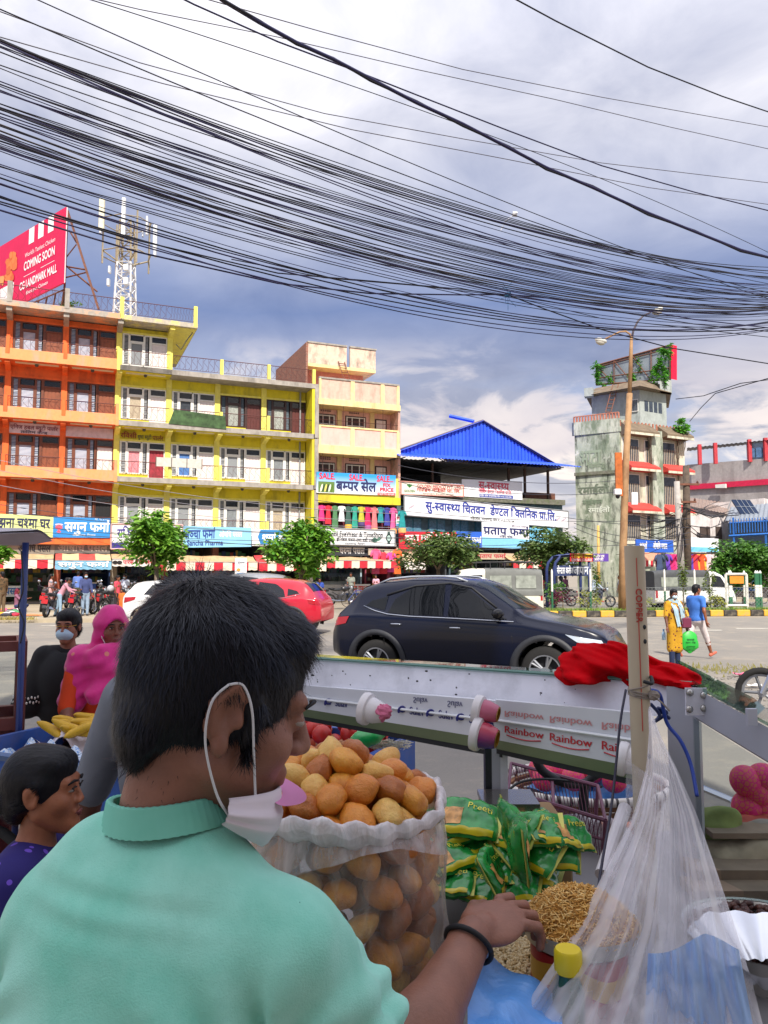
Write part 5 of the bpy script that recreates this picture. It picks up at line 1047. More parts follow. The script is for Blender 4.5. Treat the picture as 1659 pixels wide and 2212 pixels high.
for i,(u,Y,h)in enumerate(((1288,32.4,2.6),(1475,33.2,2.6),(1532,33.4,1.9))):
 shrub(('narrow cypress beside the bus shelter','narrow cypress behind the masked woman','narrow cypress near the fruit cart')[i],u,Y,.26,h,leafmat('leaf_cypress','55702f','7d8a3a'),420,.13,20+i,'cypress')
GW=[M('post_green','2c6a4a',.6),M('post_white','e4e2dc',.6)]
def gpost(label,u,Y,h=1.35,r=.07,n=5,grp='green and white median posts'):
 b=gpt(u,1238,Y,.2); rt=thing('median_post',label,'post',b,0,grp)
 for k in range(n):MB().tube([(0,0,h*k/n),(0,0,h*(k+1)/n)],r,8).build('band',GW[(k+(n%2==0))%2 if n>2 else k],rt)
 MB().lathe([(r,h),(r*.6,h+.08),(.0,h+.12)],8).build('cap',GW[1],rt)
for i,u in enumerate((1162,1192,1275,1435,1500)):gpost('slim green and white post standing on the median',u,med(P(u,1238,31.5).x)+.8+.1*i,1.6,.042,2)
for u in(1575,1578,1607,1632,1636,1642):gpost('thick banded green and white post by the median gap',u,33.6,1.55,.06,3,'thick banded posts by the median gap')
fg=thing('median_gate','white and green metal gate frame with an orange sticker','gate',gpt(1590,1238,33.5,.2)); mb=MB(); w_=.45
mb.bar((-w_,0,0),(-w_,0,1.5),.08); mb.bar((w_,0,0),(w_,0,1.5),.08); mb.bar((-w_,0,1.5),(w_,0,1.5),.08); mb.bar((-w_,0,.15),(w_,0,.15),.08); mb.build('frame',GW[1],fg); MB().box(-.3,.3,-.05,-.03,1.1,1.42).build('sticker',M('orange_print','e08a2a',.5),fg)
nf=thing('mesh_fence','sagging wire mesh fence along the median','fence'); mb=MB()
for k in range(90):
 x0=7.0+k*.16; y0=med(x0)+.7
 mb.tube([(x0,y0,.25),(x0+.9,med(x0+.9)+.7,1.15)],.004,3,cap=False); mb.tube([(x0+.9,y0+.1,.25),(x0,y0,1.15)],.004,3,cap=False)
for h in(.25,1.15):mb.tube([(7,med(7)+.7,h),(14,med(14)+.7,h),(22,med(22)+.7,h)],.008,4)
mb.build('wire_mesh',M('grey_wire','8a8f90',.5,metal=.4),nf)
Ys=35.5; sb=P(1197,1238,Ys); sh_=thing('bus_shelter','navy blue arched bus shelter with college lettering','shelter',(sb.x,sb.y,.1))
def sq(u,v,Y=Ys):return P(u,v,Y)-Vector((sb.x,sb.y,.1))
NV=M('navy_steel','26366a',.5); x1=sq(1272,1200).x; zt1=sq(1200,1222).z; zt2=sq(1240,1199).z
for yy in(0,1.6):
 MB().tube([(0,yy,0),(0,yy,zt1-.15),(.08,yy,zt1+.15),(.3,yy,zt2-.08),(.6,yy,zt2),(x1,yy,zt2)],.07,8).build('frame',NV,sh_,True)
 MB().tube([(x1,yy,0),(x1,yy,zt2)],.07,8).build('frame',NV,sh_,True)
MB().sheet(lambda a,b:(lerp(.3,x1+.2,a),lerp(-.2,1.8,b),zt2-.02+.06*math.sin(a*3.1)),8,4,(0,0,-.04)).build('roof',NV,sh_,True)
za,zb3=sq(1200,1244).z,sq(1200,1222).z
MB().box(.03,x1+.02,-.06,-.02,za,zb3).build('name_board',M('navy_board','2b3a66',.5),sh_); lettering(sh_,'सेन्ट्रल कलेज',.12,(za+zb3)/2,.28,tmat('eceff4'),x1*.46,-.08,.03); lettering(sh_,'जापान',x1*.54,(za+zb3)/2,.36,tmat('eceff4'),x1*.42,-.08,.03)
rb=thing('college_banner','red and purple college banner on the bus shelter roof','banner',(sb.x,sb.y,.1)); x2,x3,x4=sq(1230,1200).x,sq(1279,1200).x,sq(1313,1200).x; z2,z3=sq(1250,1213).z,sq(1250,1196).z
MB().box(x2,x3,-.12,-.08,z2,z3).build('red_panel',SM('red_bright','d8242e'),rb); MB().box(x3,x4,-.12,-.08,z2,z3).build('purple_panel',SM('purple','5a3a9a'),rb)
lettering(rb,'२ लाखमा जापान',x2+.05,lerp(z2,z3,.68),.2,tmat('f2d23a'),x3-x2-.1,-.13,.03); lettering(rb,'CENTRAL COLLEGE',x2+.05,lerp(z2,z3,.2),.1,tmat('f2eef0'),x3-x2-.1,-.13,.02); lettering(rb,'जापानीज भाषा',x3+.03,lerp(z2,z3,.66),.12,tmat('f2eef0'),.5,-.13,.02); lettering(rb,'अंग्रेजी',x3+.03,lerp(z2,z3,.25),.12,tmat('f2eef0'),.45,-.13,.02)
# ================================================================== vehicles
def smooth_table(xs,ys,sig=.06):
 g=np.linspace(xs[0],xs[-1],241); v=np.interp(g,xs,ys); k=max(1,int(sig/(g[1]-g[0]))); w_=np.hanning(2*k+3); w_/=w_.sum()
 v2=np.convolve(np.pad(v,k+1,mode='edge'),w_,'valid'); return lambda x:float(np.interp(x,g,v2))
def chaikin(p):
 q=[p[0]]
 for a,b in zip(p[:-1],p[1:]):q+=[(a[0]*.75+b[0]*.25,a[1]*.75+b[1]*.25),(a[0]*.25+b[0]*.75,a[1]*.25+b[1]*.75)]
 return q+[p[-1]]
class CarBody:
 def __init__(s,L_,zt,wh,z0,zb,wr,sig=.06):
  s.L=L_; s.zt=smooth_table(*zt,sig); s.wh=smooth_table(*wh,sig); s.z0=smooth_table(*z0); s.zb=smooth_table(*zb); s.wr=smooth_table(*wr,sig)
 def sec(s,x):
  W_,zt,z0=s.wh(x),s.zt(x),s.z0(x); zb=min(s.zb(x),zt-.05); wr=min(s.wr(x),W_*.93)
  if zt-zb<.22:wr=lerp(W_*.9,wr,max(0,(zt-zb-.05)/.17))
  p=[(W_*.78,z0),(W_*.95,z0+.03),(W_*.99,lerp(z0,zb,.3)),(W_,lerp(z0,zb,.62)),(W_*.985,zb-.04*min(1,(zb-z0))),(W_*.945,zb+.0)]
  p+=[(lerp(W_*.93,wr,.55),lerp(zb,zt,.5)),(wr*1.02,lerp(zb,zt,.86)),(wr*.86,lerp(zb,zt,.985)),(wr*.4,zt+.012),(0,zt+.015)]
  return chaikin(chaikin(p))
 def Y(s,x,z):
  q=s.sec(x)
  for a,b in zip(q[2:-1],q[3:]):
   if a[1]<=z<=b[1]:return lerp(a[0],b[0],(z-a[1])/max(1e-6,b[1]-a[1]))
  return q[2][0]
 def Z(s,x,y):
  q=s.sec(x); y=abs(y)
  for a,b in zip(q[::-1][:-1],q[::-1][1:]):
   if a[0]<=y<=b[0]:return lerp(a[1],b[1],(y-a[0])/max(1e-6,b[0]-a[0]))
  return q[-1][1]
 def mesh(s,axles,ra,mats):
  mb=MB(); xs=sorted(set(list(np.linspace(0,s.L,96)))); rows=[s.sec(x)for x in xs]; m=len(rows[0]); vs=[]
  for x,r in zip(xs,rows):vs+=[(x,y,z)for y,z in r]+[(x,-y,z)for y,z in r[::-1][1:]]
  n=2*m-1; fs=[]
  for i in range(len(xs)-1):
   for j in range(n-1):
    c=[vs[i*n+j],vs[i*n+j+1],vs[(i+1)*n+j+1],vs[(i+1)*n+j]]; cx,cz=sum(k[0]for k in c)/4,sum(k[2]for k in c)/4; cy=abs(sum(k[1]for k in c)/4)
    if any((cx-a)**2+(cz-az_)**2<ra*ra for a,az_ in axles)and cz<s.zb(cx)and cy>.5*s.wh(cx):continue
    fs.append((i*n+j,i*n+j+1,(i+1)*n+j+1,(i+1)*n+j))
  fs+=[tuple(range(n)),tuple(range((len(xs)-1)*n,len(xs)*n))]
  mb.add(vs,fs); return mb.mesh('body',mats,40)
 def strip(s,bot,top,side,off=.008,n=10,m=4):
  """patch on the flank between a bottom and a top polyline given in (x, z)"""
  def at(pl,t):
   d=[0];
   for a,b in zip(pl[:-1],pl[1:]):d.append(d[-1]+math.dist(a,b))
   return(np.interp(t*d[-1],d,[p[0]for p in pl]),np.interp(t*d[-1],d,[p[1]for p in pl]))
  def fn(a,b):
   p,q=at(bot,a),at(top,a); x,z=lerp(p[0],q[0],b),lerp(p[1],q[1],b); return(x,side*(s.Y(x,z)+off),z)
  return MB().grid(fn,n,m)
 def patch(s,x0,x1,h0,h1,off=.01,n=8,m=10,bow=0):
  return MB().grid(lambda a,b:((lambda y,x:(x,y,s.Z(x,y)+off))((2*b-1)*lerp(h0,h1,a),lerp(x0,x1,a)-bow*(2*b-1)**2*(1-a))),n,m)
TYRE=M('tyre','1b1a1a',.85); RIMS=M('alloy','9a9da3',.35,metal=.7); PLAS=M('black_plastic','1f2126',.6); CHR=M('chrome','c8ccd4',.12,metal=.95,var=.02); GLD=glass('car_glass',(.16,.18,.2),.45,.02,(.01,.012,.016)); CLEARG=glass('windscreen',(.6,.66,.68),.22,.02)
TAIL=M('tail_red','a3101f',.15,coat=.6); HEADL=M('head_lamp','c9d4de',.08,metal=.3,coat=.8); PLATE=M('number_plate_red','b8242c',.5); PLATEW=M('number_plate_white','d6d6d2',.5)
def wheel(parent,x,y,z,r,wd,side,spokes=5,rim=RIMS,dust=False):
 w_=thing('wheel',None,None,(x,y,z)); w_.parent=parent
 MB().lathe([(r*.66,-wd/2),(r*.9,-wd/2),(r*.98,-wd*.38),(r,-wd*.2),(r,wd*.2),(r*.98,wd*.38),(r*.9,wd/2),(r*.66,wd/2)],28,ax='y').build('tyre',M('tyre_dusty','6a6458',.9)if dust else TYRE,w_,True)
 mb=MB(); mb.lathe([(r*.67,-wd*.4),(r*.67,wd*.3),(r*.6,wd*.1),(0.0,wd*.05)],24,ax='y');
 yo=side*wd*.42
 ring=MB(); ring.lathe([(r*.60,-.012),(r*.68,-.012),(r*.68,.012),(r*.60,.012),(r*.60,-.012)],28,(0,yo,0),ax='y')
 for k in range(spokes):
  for d in(-.13,.13):
   a=6.283*k/spokes; c=Vector((math.cos(a+d*.4),0,math.sin(a+d*.4)))*r*.14; e=Vector((math.cos(a+d),0,math.sin(a+d)))*r*.64
   ring.bar(c+Vector((0,yo*.9,0)),e+Vector((0,yo,0)),r*.075)
 ring.lathe([(0,-.02),(r*.17,-.02),(r*.17,.02),(0,.03)],14,(0,yo*.92,0),ax='y')
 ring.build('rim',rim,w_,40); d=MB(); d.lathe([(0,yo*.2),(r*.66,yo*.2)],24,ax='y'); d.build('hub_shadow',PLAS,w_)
 return w_
def car(name,label,spec,pos,rz,paint,scale=1.0,glassm=None,rim=RIMS,cladding=None,rails=False,plate=PLATE,dust=False,cat='car',spokes=5):
 root=thing(name,label,cat,pos,rz); root.scale=(scale,)*3; B=CarBody(*spec['body']); gm=glassm or GLD; r=spec['r']; W_=spec['W']
 ob('body',B.mesh([(a,r)for a in spec['ax']],r+.085,paint),root)
 for a in spec['ax']:
  for s in(-1,1):
   y=s*(W_-.11); wheel(root,a,y,r,r,.21,s,spokes,rim,dust)
   mb=MB(); R1,R2=r+.07,r+.07+spec.get('arch',.075)
   def fn(t,u):
    an=lerp(-.25,math.pi+.25,t); rr_=(R1,R1,R2,R2)[round(u*3)]; x,z=a+rr_*math.cos(an),r+rr_*math.sin(an)
    yy=B.Y(min(B.L,max(0,x)),max(z,B.z0(x)+.03)); return(x,s*(yy-.12 if round(u*3)==0 else yy+(.018 if round(u*3)<3 else.004)),z)
   mb.grid(fn,26,3); mb.build('wheel_arch',cladding or paint,root,True,fix=False)
   mb=MB(); mb.grid(lambda t,u:(a+(r+.08)*math.cos(t*math.pi),s*(W_-.02-u*.4),r+(r+.08)*math.sin(t*math.pi)),14,2); mb.build('wheel_well',PLAS,root)
 for s in(-1,1):
  for(bt,tp)in spec['win']:B.strip(bt,tp,s).build('side_window',gm,root,True,fix=False)
  if 'trim' in spec:pts=[(x,s*(B.Y(x,z)+.012),z)for x,z in spec['trim']]; MB().tube(pts,.009,5).build('chrome_trim',CHR,root,True)
  for xs in spec.get('seams',()):
   MB().tube([(x,s*(B.Y(x,z)+.001),z)for x,z in xs],.005,4).build('door_seam',M('seam_black','08080a',.6),root)
  for(x,z)in spec.get('handles',()):y=B.Y(x,z); h=MB(); h.tube([(x-.09,s*(y+.004),z),(x-.07,s*(y+.03),z+.004),(x+.07,s*(y+.03),z+.004),(x+.09,s*(y+.004),z)],.011,6); h.build('door_handle',spec.get('hmat',CHR),root,True)
  x,z=spec['mirror']; y=B.Y(x,z); mb=MB(); mb.ell((x-.02,s*(y+.13),z+.07),(.09,.10,.075),14,8); mb.tube([(x,s*(y-.02),z-.02),(x,s*(y+.1),z+.03)],.02,6); mb.build('mirror',spec.get('mmat',paint),root,True)
  for nm,m,(bt,tp)in spec['lights']:B.strip(bt,tp,s,.012,8,3).build(nm,m,root,True,fix=False)
  if cladding:
   x0,x1=spec['ax'][0]+r+.05,spec['ax'][1]-r-.05; B.strip([(x0,.26),(x1,.26)],[(x0,.40),(x1,.40)],s,.02).build('sill_cladding',cladding,root,True,fix=False)
  if rails:
   xs=np.linspace(*rails,9); MB().tube([(x,s*(B.wr(x)*.88),B.Z(x,B.wr(x)*.88)+(.045 if 0<i<8 else.0))for i,x in enumerate(xs)],.018,6).build('roof_rail',M('satin_silver','b9bfc8',.3,metal=.6),root,True)
 B.patch(*spec['ws']).build('windscreen',CLEARG if glassm is None else gm,root,True,fix=False)
 if 'rw' in spec:B.patch(*spec['rw']).build('rear_window',gm,root,True,fix=False)
 if plate:MB().box(-.015,.01,-.23,.23,.62,.76).build('number_plate',plate,root); MB().box(B.L-.01,B.L+.015,-.23,.23,.42,.54).build('number_plate',plate,root)
 mb=MB(); mb.prism([(.25,.5),(B.L-.25,.5),(B.L-.4,.3),(.4,.3)],-W_*.72,W_*.72,'y'); mb.build('underbody',PLAS,root)
 return root,B
SUV=dict(W=.9,r=.345,ax=(.84,3.42),arch=.085,body=(4.32,([0,.06,.16,.30,.48,.8,1.3,1.8,2.25,2.5,3.12,3.3,3.7,4.0,4.2,4.32],[.82,1.0,1.1,1.30,1.48,1.57,1.62,1.63,1.59,1.5,1.10,1.06,1.0,.93,.84,.62]),([0,.12,.4,.9,2.2,3.5,3.9,4.15,4.32],[.70,.80,.87,.9,.905,.9,.87,.78,.60]),([0,.3,.6,3.7,4.1,4.32],[.42,.32,.26,.26,.30,.36]),([0,.5,1.5,3.1,3.8,4.32],[1.02,1.08,1.06,1.00,.88,.68]),([0,.4,1.0,2.2,2.6,3.1,4.3],[.58,.62,.62,.62,.64,.72,.6])),win=(([(1.02,1.10),(1.30,1.075),(1.92,1.065)],[(1.10,1.30),(1.35,1.47),(1.88,1.53)]),([(1.99,1.065),(2.45,1.05),(2.88,1.04)],[(1.98,1.53),(2.2,1.50),(2.60,1.22)]),([(.62,1.20),(.96,1.13)],[(.70,1.27),(.98,1.34)])),trim=[(.58,1.19),(.80,1.12),(1.02,1.075),(1.4,1.05),(1.95,1.04),(2.5,1.025),(2.98,1.01)],seams=([(1.0,.45),(.98,.7),(1.0,1.05)],[(1.96,.40),(1.95,1.05)],[(3.0,.45),(2.96,.8),(2.92,1.02)]),handles=((1.18,.93),(2.12,.90)),mirror=(2.80,1.05),mmat=M('black_gloss','101014',.1),lights=(('tail_light',TAIL,([(.02,.86),(.30,.92)],[(.06,1.0),(.36,1.03)])),('headlight',HEADL,([(3.86,.76),(4.22,.68)],[(3.70,.86),(4.16,.78)]))),ws=(3.06,2.34,.68,.56,.012,8,12,.10),rw=(.26,.56,.55,.52))
NAVY=M('navy_paint','040a20',.2,metal=0,var=.03,coat=.35,spec=.32)
suv,suvB=car('parked_car','dark navy compact suv with silver roof rails behind the stall',SUV,(P(795,1238,13.0).x-.84*.9+.50,13.0+.84*.42,.004),R(-25),NAVY,1.03,cladding=M('dark_cladding','2a2c32',.6),rails=(.75,2.2),plate=None)
MB().add([(0,0,0)],[]);
for s in(-1,1):B_=suvB; MB().tube([(x,s*(B_.Y(x,z)+.01),z)for x,z in((.95,1.36),(1.4,1.5),(1.95,1.545),(2.3,1.48),(2.7,1.2))],.018,5).build('rain_visor',PLAS,suv,True)
sw_=MB(); sw_.grid(lambda a,b:(lerp(2.55,3.0,a),lerp(-.5,.5,b),1.02+.05*math.sin(a*3)),4,6); sw_.build('dashboard',M('dash_grey','7d7f84',.7),suv)
for y in(-.36,.36):st_=MB(); st_.bevbox(1.7,1.85,y-.22,y+.22,.55,1.22,.05); st_.build('seat',M('seat_black','26272c',.8),suv)
MB().tube([(3.06,.15,1.125),(3.1,-.5,1.09)],.012,4).build('wiper',PLAS,suv)
HAT=dict(W=.83,r=.31,ax=(.62,3.04),arch=.03,body=(3.77,([0,.05,.14,.35,.6,1.1,1.7,2.1,2.75,2.95,3.3,3.6,3.77],[.95,1.08,1.16,1.40,1.46,1.50,1.50,1.46,1.05,1.0,.93,.82,.55]),([0,.15,.5,2,3.2,3.55,3.77],[.68,.78,.82,.83,.82,.74,.55]),([0,.4,3.4,3.77],[.36,.24,.24,.34]),([0,.5,2.7,3.4,3.77],[1.02,1.02,.96,.84,.6]),([0,.5,2,2.7,3.7],[.52,.57,.57,.66,.55])),win=(([(.62,1.06),(1.0,1.04),(1.50,1.03)],[(.88,1.36),(1.15,1.42),(1.50,1.42)]),([(1.58,1.03),(2.0,1.02),(2.45,1.01)],[(1.58,1.42),(1.8,1.41),(2.15,1.22)])),seams=([(.9,.4),(.86,1.0)],[(1.54,.36),(1.54,1.0)],[(2.55,.4),(2.5,1.0)]),handles=((1.02,.9),(1.72,.88)),hmat=WHT,mirror=(2.4,1.02),lights=(('tail_light',TAIL,([(.03,.80),(.36,.90)],[(.05,.98),(.40,1.0)])),('headlight',HEADL,([(3.3,.68),(3.66,.62)],[(3.2,.82),(3.6,.72)]))),ws=(2.72,2.12,.62,.52,.012,8,12,.08),rw=(.13,.40,.50,.48))
WP=M('white_car_paint','d9dadb',.3,var=.02,coat=.6); RP=M('red_car_paint','b80f2c',.3,var=.03,coat=.8)
pb=P(271,1238,25.3); car('parked_car','white hatchback with red tail lights and dusty alloy wheels',HAT,(pb.x,25.3,.004),R(14),WP,1.0,M('black_glass','1c1f26',.08),dust=True,spokes=7,plate=None)
CRS=dict(SUV); CRS['mmat']=RP
pb=P(708,1238,22.3); car('parked_car','bright red suv seen from its rear quarter',CRS,(pb.x,22.3,.004),R(168),RP,.98,M('black_glass','1c1f26',.08),cladding=M('dark_cladding','2a2c32',.6),rails=None,dust=True,plate=None)
pb=P(655,1238,27.5); CS2=dict(SUV); CS2['mmat']=M('silver_paint','8e9196',.35,metal=.3); car('parked_car','silver grey car beyond the red suv',CS2,(pb.x,27.5,.004),R(176),CS2['mmat'],1.07,M('black_glass','1c1f26',.08),plate=None)
pb=P(1335,1238,37); CS3=dict(HAT); car('parked_car','dark grey hatchback beside the bus shelter',CS3,(pb.x+1.0,37,.01),R(60),M('grey_car_paint','4a4644',.35,coat=.6),1.0,M('black_glass','1c1f26',.08))
pj=P(1163,1238,27.6)
JEEP=dict(W=.86,r=.36,ax=(.95,3.65),arch=.05,body=(4.5,([0,.05,.15,1,2.4,2.8,3.25,3.4,4.1,4.4,4.5],[1.7,1.82,1.86,1.9,1.9,1.84,1.28,1.2,1.12,1.05,.7]),([0,.2,2,3.4,4.3,4.5],[.8,.84,.86,.86,.8,.72]),([0,4.5],[.4,.4]),([0,2.5,3.4,4.5],[1.15,1.15,1.1,.95]),([0,2.5,3.2,4.5],[.72,.72,.78,.7])),win=(([(2.1,1.2),(2.6,1.2),(2.95,1.2)],[(2.1,1.68),(2.4,1.68),(2.62,1.66)]),),seams=([(2.05,.5),(2.05,1.7)],[(3.0,.5),(3.0,1.15)]),handles=((2.25,1.05),),mirror=(2.95,1.18),lights=(('tail_light',TAIL,([(.02,.8),(.1,.8)],[(.02,1.0),(.1,1.0)])),('headlight',HEADL,([(4.3,.8),(4.44,.8)],[(4.3,.98),(4.42,.98)]))),ws=(3.2,2.84,.72,.66,.012,8,10,.04))
jp,jB=car('soft_top_jeep','white jeep with grey canvas hood and roof rack',JEEP,(pj.x,27.6,.004),R(180),M('cream_white_paint','ded9c6',.4),1.0,M('black_glass','1c1f26',.08),plate=None,cat='jeep')
CVS=M('grey_canvas','6d6f6c',.85,var=.12)
mb=MB(); mb.grid(lambda a,b:(lerp(-.03,2.0,a),(jB.sec(min(4,max(.1,lerp(.1,2.0,a))))[::-1]+[])[0][0]if False else 0,0),1,1); mb=MB()
xs_=np.linspace(0.02,2.0,12)
rows=[]
for x in xs_:
 sct=[p for p in jB.sec(max(.12,x))if p[1]>.95]; full=[(x,y+.02,z+.015)for y,z in sct]+[(x,-y-.02,z+.015)for y,z in sct[::-1]]; rows.append(full)
nmin=min(len(r)for r in rows); rows=[r[:nmin//2]+r[-(nmin//2):]for r in rows]; vs_=[p for r in rows for p in r]; n_=len(rows[0])
mb.add(vs_,[(i*n_+j,i*n_+j+1,(i+1)*n_+j+1,(i+1)*n_+j)for i in range(len(rows)-1)for j in range(n_-1)]+[tuple(range(n_))]); mb.build('canvas_hood',CVS,jp,40)
for s in(-1,1):
 for a,b in((.25,.95),(1.1,1.85)):jB.strip([(a,1.22),(b,1.22)],[(a,1.66),(b,1.66)],s,.045).build('canvas_window',M('clear_plastic_dim','8a8f86',.3,var=.3),jp,True,fix=False)
rk=MB();
for s in(-.6,.6):rk.tube([(.3,s,2.12),(1.0,s,2.14),(2.3,s,2.12)],.022,6)
for x in(.3,.8,1.3,1.8,2.3):rk.tube([(x,-.6,2.12),(x,.6,2.12)],.018,6); rk.tube([(x,-.6,2.12),(x,-.62,1.88)],.015,5); rk.tube([(x,.6,2.12),(x,.62,1.88)],.015,5)
rk.build('roof_rack',PLAS,jp)
pv=P(1398,1238,36.2)
VAN=dict(W=.82,r=.29,ax=(.8,3.1),arch=.03,body=(3.95,([0,.05,.12,1,2.6,3.0,3.35,3.75,3.9,3.95],[1.55,1.75,1.82,1.86,1.86,1.82,1.65,1.1,.9,.6]),([0,.2,2,3.5,3.95],[.78,.8,.82,.8,.7]),([0,3.95],[.35,.35]),([0,3.0,3.95],[1.05,1.05,.8]),([0,3.0,3.6,3.95],[.72,.72,.7,.6])),win=(([(2.75,1.1),(3.1,1.1),(3.5,1.08)],[(2.78,1.62),(3.0,1.62),(3.2,1.58)]),),seams=([(2.68,.45),(2.68,1.7)],[(3.5,.7),(3.5,1.05)]),handles=((2.85,.95),),mirror=(3.5,1.12),lights=(('tail_light',TAIL,([(.02,.6),(.12,.6)],[(.02,.95),(.12,.95)])),('headlight',HEADL,([(3.7,.62),(3.88,.62)],[(3.7,.8),(3.86,.8)]))),ws=(3.74,3.36,.62,.6,.012,8,10,.04))
vn_,vB=car('canvas_van','white cab van with dark grey canvas body',VAN,(pv.x,36.2,.01),R(6),M('white_van_paint','dcdcda',.35),1.0,M('black_glass','1c1f26',.08),cat='van',plate=PLATEW)
mb=MB(); rows=[]
for x in np.linspace(.0,2.66,12):
 sct=[p for p in vB.sec(max(.12,x))if p[1]>.92]; rows.append([(x-.01,y+.02,z+.015)for y,z in sct]+[(x-.01,-y-.02,z+.015)for y,z in sct[::-1]])
nmin=min(len(r)for r in rows); rows=[r[:nmin//2]+r[-(nmin//2):]for r in rows]; n_=len(rows[0]); mb.add([p for r in rows for p in r],[(i*n_+j,i*n_+j+1,(i+1)*n_+j+1,(i+1)*n_+j)for i in range(11)for j in range(n_-1)]+[tuple(range(n_))]); mb.build('canvas_body',M('dark_canvas','4a4c50',.85,var=.15),vn_,40)
for s in(-1,1):
 for a,b in((.3,1.1),(1.5,2.4)):vB.strip([(a,1.12),(b,1.12)],[(a,1.55),(b,1.55)],s,.05).build('canvas_window',M('clear_plastic_dim','8a8f86'),vn_,True,fix=False)
def motorcycle(label,pos,rz,tank,lean=.12,helmet=None,plate=True,grp=None):
 rt=thing('motorcycle',label,'motorcycle',pos,rz,grp); rt.rotation_euler=(lean,0,rz); bl=PLAS; pm=M('bike_'+tank,tank,.3,coat=.6)
 for x,nm in((0,0),(1.28,1)):
  w_=thing('wheel',None,None,(x,0,.3)); w_.parent=rt; MB().lathe([(.23,-.05),(.28,-.055),(.305,-.02),(.305,.02),(.28,.055),(.23,.05),(.23,-.05)],20,ax='y').build('tyre',TYRE,w_,True)
  mb=MB(); mb.lathe([(.2,-.02),(.235,-.02),(.235,.02),(.2,.02),(.2,-.02)],18,ax='y'); mb.lathe([(0,-.04),(.05,-.04),(.05,.04),(0,.04)],10,ax='y')
  for k in range(5):a=1.2566*k; mb.bar((0,0,0),(.21*math.cos(a),0,.21*math.sin(a)),.025)
  mb.build('rim',RIMS,w_)
 mb=MB();
 for s in(-.08,.08):mb.tube([(1.28,s,.3),(1.06,s,.82),(1.0,s,1.0)],.025,6)
 mb.build('fork',CHR,rt); MB().tube([(1.0,-.36,1.06),(1.06,-.2,1.02),(1.04,0,1.0),(1.06,.2,1.02),(1.0,.36,1.06)],.016,6).build('handlebar',bl,rt)
 MB().ell((.78,0,.86),(.26,.14,.13),14,8).build('fuel_tank',pm,rt,True); mb=MB(); mb.ell((.32,0,.82),(.36,.12,.07),14,6); mb.ell((.05,0,.86),(.2,.1,.05),12,6); mb.build('seat',bl,rt,True)
 mb=MB(); mb.bevbox(.42,.82,-.13,.13,.28,.62,.05); mb.tube([(.1,0,.7),(.5,0,.5),(.95,0,.85)],.03,6); mb.lathe([(.1,-.15),(.1,.15)],12,(.6,0,.45),ax='y',cap=True); mb.build('engine',M('engine_grey','55555a',.4,metal=.5),rt)
 MB().tube([(.7,-.14,.3),(.3,-.16,.3),(-.15,-.17,.38)],[.03,.045,.05],8).build('exhaust',CHR,rt); mb=MB(); mb.ell((-.2,0,.78),(.12,.09,.06),10,6); mb.build('tail_cowl',pm,rt,True); MB().box(-.33,-.29,-.07,.07,.72,.8).build('tail_light',TAIL,rt); mb=MB(); mb.grid(lambda a,b:(.34*math.cos(lerp(1.5,3.0,a)),(b-.5)*.14,.3+.34*math.sin(lerp(1.5,3.0,a))),8,2); mb.build('mudguard',bl,rt)
 if plate:MB().box(-.36,-.345,-.11,.11,.52,.68).build('number_plate',PLATE,rt)
 MB().ell((1.1,0,.9),(.09,.1,.1),12,8).build('headlight',HEADL,rt,True)
 for s in(-1,1):mb=MB(); mb.tube([(1.02,s*.26,1.04),(1.0,s*.32,1.2)],.007,4); mb.ell((.99,s*.33,1.24),(.015,.065,.045),10,6); mb.build('mirror',CHR,rt)
 if helmet:MB().ell((.25,0,1.0),(.15,.13,.14),14,10).build('helmet',M('helmet_'+helmet,helmet,.15),rt,True)
 return rt
def gz(u,v,zz):p=G(u,v,zz); return(p.x,p.y,zz)
ZP=.14
for(u,v,rz_,c,lab,hel)in((98,1334,95,'1c1c22','black motorcycle with a red plate nearest the striped pavement edge',None),(88,1322,110,'2a2a30','black motorcycle parked behind the nearest one',None),(160,1331,80,'8a1420','dark red motorcycle beside the woman in pale jeans',None),(128,1316,100,'23262c','black motorcycle in front of the pink masked woman',None),(186,1324,75,'1c1c22','black motorcycle behind the man in blue',None),(202,1320,85,'c4142e','bright red scooter with a red cover',None),(222,1326,60,'26262c','black motorcycle with a silver helmet on its seat','b8bcc4'),(238,1318,70,'8a1a24','dark red motorcycle left of the white hatchback',None)):
 motorcycle(lab,gz(u,v,ZP),R(rz_),c,helmet=hel)
motorcycle('black motorcycle parked by the watch shop',gz(712,1310,ZP),R(30),'1c1c22')
def bicycle(label,pos,rz_,col):
 rt=thing('bicycle',label,'bicycle',pos,rz_)
 for x in(0,1.05):
  w_=thing('wheel',None,None,(x,0,.34)); w_.parent=rt; a=[(.33*math.cos(k*.2618),0,.33*math.sin(k*.2618))for k in range(25)]; MB().tube(a,.016,6,cap=False).build('tyre',TYRE,w_,True)
  mb=MB(); [mb.tube([(0,0,0),(.32*math.cos(k*.35),0,.32*math.sin(k*.35))],.003,3)for k in range(18)]; mb.build('spokes',CHR,w_)
 fm=M('bike_'+col,col,.4); mb=MB(); P_={'s':(.38,0,.8),'b':(.45,0,.32),'h':(.88,0,.78),'r':(0,0,.34),'f':(1.05,0,.34)}
 for a,b in(('s','b'),('b','h'),('s','h'),('r','b'),('r','s'),('h','f')):mb.tube([P_[a],P_[b]],.017,6)
 mb.build('frame',fm,rt); mb=MB(); mb.ell((.34,0,.88),(.13,.07,.035),10,6); mb.build('saddle',PLAS,rt,True); MB().tube([(.78,-.27,.98),(.88,-.15,.96),(.89,0,.92),(.88,.15,.96),(.78,.27,.98)],.012,6).build('handlebar',CHR,rt); MB().tube([(.89,0,.78),(.89,0,.93)],.014,6).build('stem',CHR,rt); return rt
